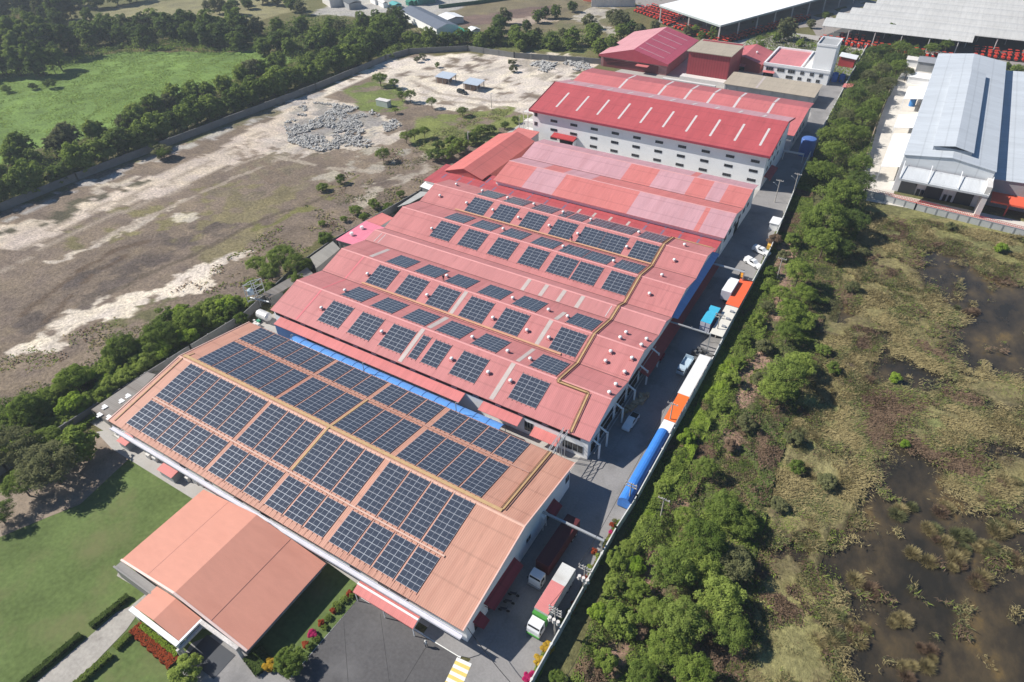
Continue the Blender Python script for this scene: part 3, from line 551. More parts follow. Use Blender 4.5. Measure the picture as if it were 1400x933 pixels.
for i in range(8): part('air_conditioner',MB().box(-60.75,19.6+i*1.95,1.7,-60.15,20.5+i*1.95,2.4),offwhite,A1)
for i in range(4): window(A1,'y',-60.78,20.2+i*3.6,22.2+i*3.6,.5,1.5,2,out=1)
part('ledge',MB().box(-89.3,17.0,0,-79.6,18.3,3.1,0).box(-89.4,16.9,3.1,-79.6,17.2,3.35),mat('stained_ledge',(.26,.25,.24),var=.2),A1)
PPf=[(-80.0,3.3),(-74.9,4.15),(-69.4,3.3)]
PO=thing('porch','small salmon gabled porch at the end of the garden path','porch',(-74.7,16.4,0))
part('roof',roofmb(14.3,18.38,PPf,axis='y',cuts=(14.9,)),salmon_dk,PO)
part('fascia',MB().box(-80.4,13.5,2.9,-69.0,14.25,3.32).box(-69.35,14.3,2.9,-69.0,18.3,3.3),whitem,PO)
part('back_wall',MB().box(-79.6,18.0,.1,-69.7,18.3,3.0),offwhite,PO)
for x,y in ((-80,13.9),(-69.3,13.9),(-74.7,13.9)): part('post',MB().box(x-.2,y-.2,.08,x+.2,y+.2,2.9),whitem,PO)
CP=thing('side_porch','white framed flat porch with a dark opening between the garden porch and the drive','porch',(-65,15.5,0))
part('frame',MB().box(-69.0,17.7,2.9,-60.8,18.3,3.3).box(-69,13.2,2.2,-68.6,17.7,2.7).box(-61.2,17.75,0,-60.8,18.25,2.9).box(-69,13.2,0,-68.65,13.6,2.2),mat('speckled_render',(.55,.53,.52),var=.3,fine=4),CP)
part('floor',MB().box(-68.6,13.6,.05,-62.2,17.7,.16),mat('dark_tiles',(.055,.06,.07),rough=.4),CP)
# ================================================================== LONG PINK HALL
B2P=[(78.3,5.9),(88.0,8.75),(96.2,6.7),(104.3,9.0),(113.0,6.95),(117.5,7.85),(121.0,6.55),(130.0,9.05),(137.8,7.3),(145.7,9.45),(153.3,7.55)]
H2=thing('factory_hall','long pink hall of many saw-tooth bays carrying scattered square solar arrays','factory hall',(-75,115,0))
cu=[-100,-98.3,-88.5,-87.6,-62,-60.9]
def mf2(k,x): return 2 if k in (4,5) else (1 if (k in (1,3,9) ) else 0)
part('roof',roofmb(-117,-32.4,B2P,cuts=cu,mf=mf2),[pink,pink,pink2],H2)
for t,z in ((88.0,8.75),(104.3,9.0),(117.5,7.85),(130,9.05),(145.7,9.45)): part('ridge_cap',capmb(-117,-32.4,t,z),mat('pink_ridge_cap',(.66,.30,.29)),H2)
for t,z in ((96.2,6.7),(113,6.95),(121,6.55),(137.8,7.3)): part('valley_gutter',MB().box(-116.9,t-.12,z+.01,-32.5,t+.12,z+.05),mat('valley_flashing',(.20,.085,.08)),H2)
# translucent sheets
for k,xs,w,f0,f1 in ((0,[-77.9,-54.5],1.0,.03,.97),(1,[-77.2],1.2,.08,.93),(1,[-54.2],.9,.08,.93),(2,[-77.3,-54.4],1.0,.07,.97),(3,[-107.8],1.2,.08,.9),(3,[-53.8],1.0,.06,.6),(4,[-67.5,-62.6,-57.8,-52.9],1.0,.06,.94)):
    skylights(B2P,k,xs,w,f0,f1,mm=clear_grey,parent=H2)
for k,xs in ((0,[-108.6]),(1,[-108.9]),(2,[-109.2])): part('new_sheet',strips(B2P,k,xs,.5,.02,.98),mat('newer_pink_sheet',(.62,.17,.19)),H2)
skylights(B2P,4,[-114.2,-112.8,-45.5,-44.2],.18,.1,.9,mm=clear,parent=H2)
part('wall',wallmb(-117,-32.4,B2P,inset=(.45,.5)),white,H2)
# east side: dark openings, ledges, awnings
for y0,y1,z0,z1 in ((80.2,83.0,.3,3.4),(84.2,90.3,.3,4.6),(91.8,96.5,.3,4.4),(98,103.2,.3,4.8),(104.6,110.2,.3,4.6)):
    part('doorway',MB().box(-32.92,y0,z0,-32.80,y1,z1),dark,H2)
for y in (80,83.6,91,97.2,104,110.6): part('buttress',MB().bar((-32.7,y,4.9),(-31.0,y,4.0),.3,.25).box(-31.15,y-.15,.17,-30.85,y+.15,4.2),white,H2)
mb=MB()
for y in np.arange(80,112,2.7): mb.bar((-31.9,y,3.4),(-31.9,y+2.3,3.4),.1)
mb.bar((-31.6,79,2.3),(-31.6,112,2.3),.1).bar((-32.3,79,4.6),(-32.3,112,4.6),.1)
part('rail',mb,gal,H2)
mb=MB().poly([(-32.85,121.6,6.2),(-32.85,152.5,6.9),(-31.2,153.2,6.3),(-31.2,122.6,5.6)]).poly([(-32.85,121.6,6.12),(-31.2,122.6,5.52),(-31.2,153.2,6.22),(-32.85,152.5,6.82)])
part('blue_awning',mb,sheetmetal('blue_awning_sheet',(.28,.44,.74),along='x',line=.12),H2)
mb=MB().poly([(-32.85,103,4.4),(-32.85,152.5,4.4),(-30.4,152.5,3.4),(-30.4,103,3.4)]).poly([(-32.85,103,4.32),(-30.4,103,3.32),(-30.4,152.5,3.32),(-32.85,152.5,4.32)])
for y in np.arange(104,152,6): mb.bar((-32.8,y,2.5),(-30.5,y,3.35),.1)
part('red_awning',mb,sheetmetal('dark_red_awning',(.33,.055,.05),along='x',line=.15),H2)
for y in np.arange(113,151,6.5): part('doorway',MB().box(-32.92,y,.3,-32.8,y+4,3.2),dark,H2)
# south side below the eave: clerestory band, pink lean-to, blue wall
part('clerestory',MB().box(-116,78.72,4.55,-34.5,78.78,5.55),dark,H2)
for x in np.arange(-113,-40,5.4): part('vent_panel',MB().box(x,78.60,4.9,x+1.4,78.7,5.2),greysteel,H2)
lt=MB().poly([(-114.5,78.75,4.4),(-61,78.75,4.4),(-61,76.3,3.9),(-114.5,76.3,3.9)][::-1]).poly([(-114.5,78.75,4.3),(-61,78.75,4.3),(-61,76.3,3.8),(-114.5,76.3,3.8)]).poly([(-56.5,78.75,4.4),(-47.2,78.75,4.4),(-47.2,76.5,3.9),(-56.5,76.5,3.9)]).poly([(-56.5,78.75,4.3),(-47.2,78.75,4.3),(-47.2,76.5,3.8),(-56.5,76.5,3.8)])
part('lean_to_roof',lt,sheetmetal('lean_to_pink',(.60,.20,.195),line=.06),H2)
part('lean_to_wall',MB().box(-114.3,76.4,0,-114.1,78.7,3.9).box(-114.1,76.4,0,-104,76.55,3.8),bluewall,H2)
part('red_canopy',MB().poly([(-44.5,78.75,3.3),(-38.6,78.75,3.3),(-38.6,76.6,2.7),(-44.5,76.6,2.7)]).poly([(-44.5,76.6,2.62),(-38.6,76.6,2.62),(-38.6,78.75,3.22),(-44.5,78.75,3.22)]),coral,H2)
window(H2,'x',78.8,-46.8,-44.9,1.2,3.6,3,out=-1); window(H2,'x',78.8,-38.2,-33.9,1.0,3.0,4,out=-1)
# blue barrel canopy in the gap
bc=thing('barrel_canopy','long blue arched canopy filling the gap between the salmon hall and the pink hall','canopy',(-82,74.5,0))
y0,y1,zb=73.0,76.2,3.0; x0=G(400,463,3.6).x; x1=G(690,581,3.4).x
mb=MB(); N=8
for i in range(N):
    a0,a1=math.pi*i/N,math.pi*(i+1)/N; P=lambda a:((y0+y1)/2-math.cos(a)*(y1-y0)/2,zb+math.sin(a)*1.05)
    (ya,za),(yb,zc_)=P(a0),P(a1)
    for j in range(18):
        xa,xb=x0+(x1-x0)*j/18,x0+(x1-x0)*(j+1)/18; mb.poly([(xa,ya,za),(xb,ya,za),(xb,yb,zc_),(xa,yb,zc_)])
for j in range(0,19):
    x=x0+(x1-x0)*j/18
    for i in range(N):
        a0,a1=math.pi*i/N,math.pi*(i+1)/N; mb.bar((x,(y0+y1)/2-math.cos(a0)*(y1-y0)/2,zb+math.sin(a0)*1.05+.03),(x,(y0+y1)/2-math.cos(a1)*(y1-y0)/2,zb+math.sin(a1)*1.05+.03),.10,.07,1)
part('cover',mb,[bluesheet,mat('blue_hoop',(.08,.18,.42))],bc)
for j in range(0,19,3):
    for y in (y0,y1): part('post',MB().bar((x0+(x1-x0)*j/18,y,0),(x0+(x1-x0)*j/18,y,zb),.1),gal,bc)
# ================================================================== NORTHERN SHEDS
B3=thing('lean_to_shed','low bright red shed roof squeezed between the pink hall and the coral hall','shed',(-80,157,0))
def mf3(k,x): return 0
part('roof',roofmb(-127.5,-33,[(153.4,4.9),(159.0,5.1),(166,5.3)]),red,B3); 
part('wall',wallmb(-127.5,-33,[(153.4,4.9),(166,5.3)],inset=(.4,.4)),offwhite,B3)
B3S=[(153.4,4.9),(166,5.3)]
part('skylight',strips(B3S,0,[-123,-117.5,-113.2,-108.5,-104,-97.8,-91.6,-85.6,-79.5,-54,-48.8,-43.8,-38.6],.6,.30,.52),mat('violet_skylight',(.22,.15,.22),rough=.3),B3)
part('skylight',strips(B3S,0,[-123,-117.5,-113.2,-108.5,-104,-97.8,-91.6,-85.6,-79.5,-54,-48.8,-43.8,-38.6],.6,.59,.84),mat('violet_skylight',(.22,.15,.22),rough=.3),B3)
skylights(B3S,0,[-74.5,-69.6,-64.5,-59],.7,.05,.5,mm=clear_grey,parent=B3)
B4P=[(160.9,6.6),(171,9.1),(178.5,7.2),(187.5,9.1),(194,7.7)]
H4=thing('factory_hall','double gabled hall with patchwork roof of coral and mauve sheets','factory hall',(-70,177,0))
def mf4(k,x):
    if k in (0,): s=[(-106,0),(-95.5,0),(-91.5,1),(-85,1),(-80,0),(-60.8,0),(-41,1),(-39.6,0),(-32,1)]
    elif k==1: s=[(-93.5,1),(-86.5,0),(-77,1),(-32,0)]
    elif k==2: s=[(-70.5,1),(-61,0),(-50,1),(-43.8,0),(-39.5,1),(-32,0)]
    else: s=[(-51.5,1),(-49.5,0),(-32,1)]
    for a,b in s:
        if x<=a: return b
    return s[-1][1]
c4=[-95.5,-91.5,-85,-80,-60.8,-41,-39.6,-93.5,-86.5,-77,-70.5,-61,-50,-43.8,-39.5,-51.5,-49.5]
part('roof',roofmb(-105.8,-32.4,B4P,cuts=c4,mf=mf4),[coral,mauve],H4)
for t,z in ((171,9.1),(187.5,9.1)): part('ridge_cap',capmb(-105.8,-32.4,t,z,w=.2),mat('mauve_cap',(.62,.32,.32)),H4)
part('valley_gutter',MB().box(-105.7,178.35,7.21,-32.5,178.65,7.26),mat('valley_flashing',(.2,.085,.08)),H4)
part('wall',wallmb(-105.8,-32.4,B4P,inset=(.6,.7)),white,H4)
for y in (164,168.5,173,177.5,182,186.5): window(H4,'y',-33.0,y,y+2.2,3.6,4.8,2,out=1)
part('doorway',MB().box(-33.1,175,.1,-32.95,179,3.4),dark,H4)
LWP=[(-124.8,5.6),(-117,8.0),(-109.9,5.8)]
LW=thing('side_shed','bright coral gabled shed standing lengthwise at the left end of the patchwork hall','shed',(-117,178,0))
part('roof',roofmb(161,195,LWP,axis='y'),coralx,LW); part('wall',wallmb(161,195,LWP,axis='y',inset=(.4,.5)),sheetmetal('dark_coral_wall',(.42,.11,.10)),LW)
SW=thing('side_shed','small coral lean-to shed by the corner of the white warehouse','shed',(-117,200,0))
part('roof',roofmb(-122.5,-113.5,[(195.4,4.6),(205,4.9)]),coral,SW); part('wall',wallmb(-122.5,-113.5,[(195.4,4.6),(205,4.9)],inset=(.3,.3)),offwhite,SW)
# ================================================================== WHITE WAREHOUSE
B5P=[(205.5,12.2),(225.3,16.2),(236.6,13.6)]
H5=thing('warehouse','tall white warehouse with a crimson roof and rows of small windows','warehouse',(-76,220,0))
def mf5(k,x): return 0 if k==0 else 1
part('roof',roofmb(-118.2,-32.8,B5P,mf=mf5),[red,mauve],H5)
part('fascia',MB().box(-118.3,205.3,11.5,-32.7,205.48,12.22),mat('crimson_fascia',(.34,.05,.075)),H5)
part('verge_trim',MB().bar((-32.72,205.4,12.1),(-32.72,225.3,16.1),.16,.5).bar((-32.72,225.3,16.1),(-32.72,236.6,13.5),.16,.5).bar((-118.28,205.4,12.1),(-118.28,225.3,16.1),.16,.5),mat('dark_crimson_trim',(.22,.035,.05)),H5)
part('wall',wallmb(-118.2,-32.8,B5P,inset=(1.0,1.1),drop=.3),white,H5)
skylights(B5P,0,[-109.5+i*8.02 for i in range(10)],.72,.22,.72,mm=clear,parent=H5)
skylights(B5P,1,[-113.5+i*8.02 for i in range(10)],.9,.1,.6,mm=clear,parent=H5)
for zi,z in enumerate((9.2,6.0,2.9)):
    for i in range(10):
        x=-108.6+i*7.95
        if zi==1 and i==0: pass
        window(H5,'x',206.6,x-1.3,x+1.3,z-.36,z+.4,4,fm=mat('window_frame_grey',(.10,.10,.11)),out=-1)
for z in (10.4,7.0,3.6): window(H5,'x',206.6,-116.6,-115.4,z-.7,z+.6,2,out=-1)
part('entrance_canopy',MB().poly([(-108.4,206.5,5.2),(-99.2,206.5,5.2),(-99.2,203.8,4.6),(-108.4,203.8,4.6)]).box(-108.4,203.8,4.3,-99.2,206.5,4.58),brick,H5)
part('side_wall',MB().box(-99.4,204,0,-99.2,206.5,4.4),white,H5)
part('doorway',MB().box(-106,206.45,.1,-101,206.56,3.6),dark,H5)
for y in (210,214.5,219,223.5): 
    window(H5,'y',-33.8,y,y+1.6,8.6,9.8,2,out=1); window(H5,'y',-33.8,y,y+1.6,5.2,6.4,2,out=1)
part('side_awning',MB().poly([(-33.75,208,4.2),(-33.75,218,4.2),(-31.6,218,3.6),(-31.6,208,3.6)]).box(-31.8,208,3.3,-31.55,218,3.6),brick,H5)
part('fire_stair',MB().bar((-119.5,207,0),(-119.5,207,10.5),.15).bar((-121.5,207,0),(-121.5,207,10.5),.15).bar((-119.5,210,0),(-119.5,210,10.5),.15).bar((-121.5,210,0),(-121.5,210,10.5),.15).box(-121.6,206.9,3.3,-117.3,210.1,3.45).box(-121.6,206.9,6.7,-117.3,210.1,6.85).box(-121.6,206.9,10.1,-117.3,210.1,10.25).bar((-121.5,206.9,4.4),(-119.5,206.9,4.4),.1).bar((-121.5,206.9,7.8),(-119.5,206.9,7.8),.1).bar((-121.5,206.9,11.2),(-119.5,206.9,11.2),.1),offwhite,H5)
B6P=[(239,6.6),(260,9.4),(269.2,8.2)]
H6=thing('factory_hall','rose pink roofed hall with white skylight strips directly behind the white warehouse','factory hall',(-77,255,0))
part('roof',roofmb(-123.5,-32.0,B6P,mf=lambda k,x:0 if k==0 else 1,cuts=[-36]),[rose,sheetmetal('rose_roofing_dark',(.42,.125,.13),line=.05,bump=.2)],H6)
part('wall',wallmb(-123.5,-32.0,B6P,inset=(.6,.6)),offwhite,H6)
for k,f0,f1 in ((0,.3,.98),(1,.02,.9)): skylights(B6P,k,[-103,-86.5,-76,-67,-57,-44.5],.9,f0,f1,mm=clear,parent=H6)
for y in (243,248,253,258): window(H6,'y',-32.58,y,y+2.4,2.6,4.2,2,out=1)
# ---- barn
B7P=[(-133.2,5.4),(-116.2,9.6),(-99.3,5.3)]
H7=thing('barn','big crimson gabled barn shed at the far left corner of the compound','barn',(-116,317,0))
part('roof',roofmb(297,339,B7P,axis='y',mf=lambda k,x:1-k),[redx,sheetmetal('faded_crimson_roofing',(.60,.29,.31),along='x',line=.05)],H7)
part('gable',MB().poly([(-133.2,296.9,4.6),(-99.3,296.9,4.5),(-99.3,296.9,5.25),(-116.2,296.9,9.55),(-133.2,296.9,5.35)][::-1]),mat('crimson_gable',(.40,.06,.085)),H7)
part('wall',wallmb(297,339,B7P,axis='y',inset=(1.2,.8)),mat('mauve_block_wall',(.33,.16,.16),var=.2),H7)
skylights(B7P,1,[302+i*7.6 for i in range(5)],.35,.04,.78,axis='y',mm=clear,parent=H7)
part('doorway',MB().box(-131,298.05,0,-104,298.15,3.6),mat('dark_red_shutter',(.16,.035,.04)),H7)
part('door_canopy',MB().box(-113.8,294.6,3.4,-108,297.5,3.65),rose,H7)
# ---- tower block
H8=thing('tower_block','windowless dark red clad block with a flat beige roof beside the barn','tower',(-82.5,310,0))
part('wall',MB().box(-91.6,300.2,0,-73.2,320,11.3),maroon,H8)
part('roof',roofmb(-92.4,-72.6,[(299.4,11.6),(320.8,11.25)],th=.3),tan,H8)
part('plinth',MB().box(-93,296,0,-72,300.1,1.6),offwhite,H8)
HP=thing('parapet_wall','long white parapet wall behind the rose roofed hall','wall',(-81,271,0)); part('panel',MB().box(-92,270.2,0,-70,271.6,8.3),offwhite,HP)
# ---- small red house
B9P=[(-80.4,4.2),(-72.2,6.4),(-63.6,4.0)]
H9=thing('small_house','small red gabled building beside the dark red block','house',(-72,330,0))
part('roof',roofmb(319.5,341,B9P,axis='y'),sheetmetal('house_red_roofing',(.50,.14,.15),along='x',line=.05),H9)
part('wall',wallmb(319.5,341,B9P,axis='y',inset=(.4,.5)),sheetmetal('brick_wall_cladding',(.36,.085,.07),period=.5),H9)
part('doorway',MB().box(-75.4,319.8,.1,-71,319.88,2.4),dark,H9); part('awning',MB().poly([(-76,319.9,3.2),(-70.4,319.9,3.2),(-70.4,317.6,2.6),(-76,317.6,2.6)]),rose,H9)
for x,y in ((-76,326),(-76.5,334),(-69,330)): part('vent',MB().lathe((x,y,zat(B9P,x)),[(.3,0),(.3,.3),(.5,.4),(.4,.8),(.1,.95)],8),whitem,H9)
# ---- white office with lift tower
HA=thing('office_block','white two storey office block with a pink sunken roof','office',(-49,330,0))
part('wall',MB().box(-62.2,317,0,-42.7,343,5.1).box(-42.7,317,0,-34.8,318,5.1),white,HA)
mb=MB(); 
for a,b,c,d in ((-62.5,316.7,-34.6,317.4),(-62.5,342.4,-42.7,343.2),(-62.5,317.4,-61.8,342.4),(-47,317.4,-46.4,342.4)): mb.box(a,b,4.9,c,d,6.0)
part('parapet',mb,whitem,HA)
part('roof',MB().box(-61.8,317.4,5.1,-47,342.4,5.25),sheetmetal('office_pink_roof',(.58,.22,.23),line=.05),HA)
part('flat_roof',MB().box(-46.4,317.4,5.1,-42.8,342.4,5.3),offwhite,HA)
for x0,x1 in ((-61.0,-58.0),(-56.2,-53.2),(-51.6,-48.8),(-46.4,-44.9),(-42.4,-40.9),(-38.6,-37.2)): window(HA,'x',316.95,x0,x1,3.0,4.3,3,out=-1)
for x0,x1 in ((-52,-49.2),(-47,-45.5),(-43,-41.6),(-39.3,-37.9)): window(HA,'x',316.95,x0,x1,.6,1.8,2,out=-1)
part('awning',MB().poly([(-62,316.9,2.7),(-57,316.9,2.7),(-57,315.2,2.3),(-62,315.2,2.3)]),rose,HA)
part('doorway',MB().box(-61.8,316.9,.1,-57.5,316.96,2.2),dark,HA)
HT=thing('lift_tower','tall plain white tower block rising beside the pink roofed office','tower',(-38.6,324,0))
part('wall',MB().box(-42.6,318.05,0,-34.8,330,15.2),white,HT)
part('parapet',MB().box(-42.8,317.85,15.2,-34.6,318.3,16).box(-42.8,329.8,15.2,-34.6,330.2,16).box(-42.8,318.3,15.2,-42.4,329.8,16).box(-35.0,318.3,15.2,-34.6,329.8,16),whitem,HT)
part('roof',MB().box(-42.4,318.3,15.2,-35,329.8,15.35),grey,HT)
HBp=[(286.4,4.5),(301.2,5.2)]
HB=thing('open_shed','long beige roofed shed in front of the white office block','shed',(-53,294,0))
part('roof',roofmb(-71,-34.4,HBp),tan,HB); part('wall',wallmb(-71,-34.4,HBp,inset=(.5,.9)),grey,HB)
skylights(HBp,0,[-57.5],.9,.05,.95,mm=clear_grey,parent=HB)
for x in np.arange(-70,-35,4.8): part('post',MB().box(x-.12,287.1,0,x+.12,287.35,4.3),greysteel,HB)
RS=thing('small_shed','small brick red shed with a slanted white roof behind the white tower','shed',(-30,352,0))
p=G(1166,92)
part('wall',MB().box(-35.5,346,0,-29,352,3.6),brick,RS); part('roof',MB().poly([(-36,345.5,4.5),(-28.4,345.5,3.9),(-28.4,352.5,3.9),(-36,352.5,4.5)]).poly([(-36,352.5,4.4),(-28.4,352.5,3.8),(-28.4,345.5,3.8),(-36,345.5,4.4)]),whitem,RS)
GH=thing('gate_hut','tiny coral roofed gate hut by the tree line','hut',(-27,309,0)); p=G(1157,126)
part('wall',MB().box(p.x-1.3,p.y-2,0,p.x+1.3,p.y+2,2.4),offwhite,GH); part('roof',MB().poly([(p.x-1.9,p.y-2.6,2.5),(p.x+1.9,p.y-2.6,2.9),(p.x+1.9,p.y+2.6,2.9),(p.x-1.9,p.y+2.6,2.5)]),coral,GH)
# ================================================================== LEFT SIDE LEAN-TOS
def leanto(name,label,corners,zs,m,wm,post=True):
    (a,b,c,d)=[Vector((*G2(px,py,z),z)) for (px,py),z in zip(corners,zs)]
    t=thing(name,label,'shed',tuple(((a+b+c+d)/4).to_2d())+(0,))
    dn=Vector((0,0,-.1))
    part('roof',MB().poly([a,b,c,d]).poly([d+dn,c+dn,b+dn,a+dn]).poly([a,d,d+dn,a+dn]).poly([c,b,b+dn,c+dn]).poly([a,b,b+dn,a+dn]).poly([c,d,d+dn,c+dn]),m,t)
    mb=MB()
    for p in (a,b,c,d): mb.bar((p.x,p.y,0),(p.x,p.y,p.z-.1),.15)
    cx=(a+b+c+d)/4; s=lambda p:cx+(p-cx)*.93
    A,B_,C,D=[s(p) for p in (a,b,c,d)]
    mb.poly([(A.x,A.y,0),(D.x,D.y,0),(D.x,D.y,D.z-.12),(A.x,A.y,A.z-.12)]).poly([(A.x,A.y,0),(B_.x,B_.y,0),(B_.x,B_.y,B_.z-.12),(A.x,A.y,A.z-.12)]).poly([(C.x,C.y,0),(D.x,D.y,0),(D.x,D.y,D.z-.12),(C.x,C.y,C.z-.12)])
    part('wall',mb,wm,t); return t
leanto('lean_to_shed','old grey tin lean-to with white patches at the left corner of the salmon hall',[(148,577),(125,560),(201,509),(213,512)],(3,3,3.3,3.3),tin,conc_wall)
mb=MB()
for px,py in ((176,541),(167,548),(137,567),(150,570),(144,556)):
    p=G(px,py,3.22); mb.box(p.x-.8,p.y-.35,3.14,p.x+.5,p.y+.35,3.24).box(p.x-.2,p.y-.8,3.15,p.x+.4,p.y+.2,3.25)
single('roof_patches',mb,whitem,'white repair sheets lying on the old grey tin lean-to','roof sheet',kind='stuff')
leanto('lean_to_shed','low dark grey tin lean-to beside the silver horizontal tank',[(368,408),(358,402),(420,366),(428,374)],(2.6,3.0,3.0,2.6),tin,conc_wall)
leanto('lean_to_shed','narrow pale grey barn like tin shed left of the pink hall',[(432,367),(424,352),(455,330),(465,340)],(2.8,3.6,3.6,2.8),sheetmetal('grey_corrugated',(.36,.34,.30),along='x',line=.15),conc_wall)
leanto('lean_to_shed','bright candy pink lean-to with two small vents left of the pink hall',[(487,336),(459,328),(500,302),(530,313)],(3.4,3.2,3.4,3.6),hotpink,conc_wall)
leanto('lean_to_shed','small salmon lean-to roof behind the candy pink one',[(520,309),(500,302),(522,291),(538,298)],(3.6,3.4,3.6,3.8),coral,grey)
leanto('lean_to_shed','small white roofed lean-to at the left rear corner of the pink hall',[(590,261),(574,255),(584,246),(608,249)],(3.6,3.6,3.8,3.8),whitem,conc_wall)
leanto('lean_to_shed','narrow grey sheet lean-to beside the white roofed one left of the pink hall',[(560,278),(543,283),(575,262),(588,263)],(3.2,3.2,3.4,3.4),sheetmetal('grey_sheet',(.42,.42,.40),along='x'),dark)
# ------------------------------------------------------------------ solar arrays
frame_m=mat('module_frame',(.46,.49,.54),rough=.35,var=.05,metal=.2)
cell_m=mat('module_cells',(.050,.060,.085),rough=.16,var=.18,vscale=.35,fine=1.5,spec=.55)
def module_mesh(wd,ht,name):
    mb=MB(); t=.04
    mb.box(-wd/2,-ht/2,0,wd/2,ht/2,t,0)
    e=.036; g=.016
    if wd>ht: rs=[(-wd/2+e,-g,-ht/2+e,ht/2-e),(g,wd/2-e,-ht/2+e,ht/2-e)]
    else: rs=[(-wd/2+e,wd/2-e,-ht/2+e,-g),(-wd/2+e,wd/2-e,g,ht/2-e)]
    for a,b,c,d in rs: mb.poly([(a,c,t+.004),(b,c,t+.004),(b,d,t+.004),(a,d,t+.004)],1)
    return mb.mesh(name,[frame_m,cell_m])
LAND=module_mesh(2.085,1.015,'module_landscape'); PORT=module_mesh(1.06,2.02,'module_portrait')
railm=mat('array_rail',(.36,.19,.16),var=.1)
def array(x,y,z,ang,nc,nr,me,pw,ph,label,group):
    """x,y,z: centre on the roof plane"""
    t=thing('solar_array',label,'solar array',(x,y,z),0,group); t.rotation_euler=(ang,0,0)
    mb=MB(); W=nc*pw; Hh=nr*ph
    for k in range(nc*2+1):
        xx=-W/2+W*(k)/(nc*2); mb.box(xx-.03,-Hh/2-.35,.01,xx+.03,Hh/2+.35,.085)
    lpart('rail',mb,railm,t)
    for i in range(nc):
        for j in range(nr):
            o=bpy.data.objects.new('solar_module',me); COL.objects.link(o); o.parent=t
            o.location=((i-(nc-1)/2)*pw,(j-(nr-1)/2)*ph,.09)
cols=[-113.3+4.65*i for i in range(5)]+[-89.4+4.66*i for i in range(3)]+[-74.75+4.66*i for i in range(3)]+[-59.85+4.63*i for i in range(4)]
ang=math.atan(3.2/18.15)
TI=[('front eave row',36.95+.35,43.4,6,1,'front eave row'),('front ridge row',44.5,53.75,9,1,'row below the ridge'),('back ridge row',55.45,64.5,9,-1,'row behind the ridge'),('back eave row',65.9,72.0,6,-1,'rear eave row')]
for nm,ya,yb,nr,s,txt in TI:
    for i,x in enumerate(cols):
        yc=(ya+yb)/2; ph=(yb-ya)/nr*math.sqrt(1+(3.2/18.15)**2)
        array(x+2.1,yc,zat(B1P,yc),ang*s,2,nr,LAND,2.105,ph,f'solar array on the salmon roof, {rank(i+1,15)} in the {txt}','solar arrays on the salmon hall')
def onroof(px,py,prof,dz=0.0):
    z=8.0
    for _ in range(25):
        p=G(px,py,z); z=.5*z+.5*(zat(prof,p.y)+dz)
    return G(px,py,z)
ROWS=[ # segment, pixels (front-left corner), layout, label
 (0,[(437.5,434),(478,450),(521,466.5),(561.5,483,1),(579,489,2),(617.6,505),(698,538)],'L','front slope of the nearest pink bay'),
 (1,[(465,403.5),(506,418.5),(548.5,435),(594.5,452.5),(643,470.5),(723,500.4)],'L','rear slope of the nearest pink bay'),
 (2,[(497,389.5),(537,403.5),(579,418.5),(624,435),(671,452),(748,479.5)],'L','front slope of the second pink bay'),
 (3,[(526.5,358.5),(566,371.5),(607.5,385),(653,399.7),(700,415.7),(773,441)],'L','rear slope of the second pink bay'),
 (6,[(591,318),(628.6,329.6),(669,342),(710.4,354.5),(748.6,367),(782,377),(824.4,390)],'L','front slope of the fourth pink bay'),
 (7,[(612.5,296),(649,306),(688.5,317.5),(729.5,330),(767.5,341),(800,350.5),(841,362.5)],'P','rear slope of the fourth pink bay'),
 (8,[(634.5,288.5),(670,298),(708.5,309),(749,320),(786.5,330.5),(817,339),(857.5,351)],'L','front slope of the farthest pink bay'),
 (9,[(657,264),(692,273.5),(730,283.5),(766.5,293.5,2),(778.5,297,4),(806.3,303.7),(835.5,311),(875,322)],'P','rear slope of the farthest pink bay'),
]
for k,pl,lay,txt in ROWS:
    (ya,za),(yb,zb)=B2P[k],B2P[k+1]; sl=(zb-za)/(yb-ya); an=math.atan(sl); L=yb-ya
    for i,q in enumerate(pl):
        p=onroof(q[0],q[1],B2P)
        n=q[2] if len(q)>2 else (3 if lay=='L' else 6)
        if lay=='L': pw,ph,nr=2.12,1.045,6
        else: pw,ph,nr=1.09,2.06,3
        if k in (3,): ph=1.0
        Wd=n*pw; Hd=nr*ph*math.cos(an)
        if k%2==0: yc=ya+ {0:2.0,2:1.05,6:2.0,8:.75}[k]+Hd/2
        else: yc=ya+.75+Hd/2
        if k in (7,9): yc=ya+.55+Hd/2
        if k==1: yc=ya+.7+Hd/2
        array(p.x+Wd/2,yc,zat(B2P,yc),an,n,nr,LAND if lay=='L' else PORT,pw,ph,
              f'square solar array, {rank(i+1,len(pl))} on the {txt}' if n in (3,6) else f'{ {1:"narrow single column",2:"two column" if lay=="L" else "narrow half width",4:"four column"}[n]} solar array on the {txt}','solar arrays on the pink hall')
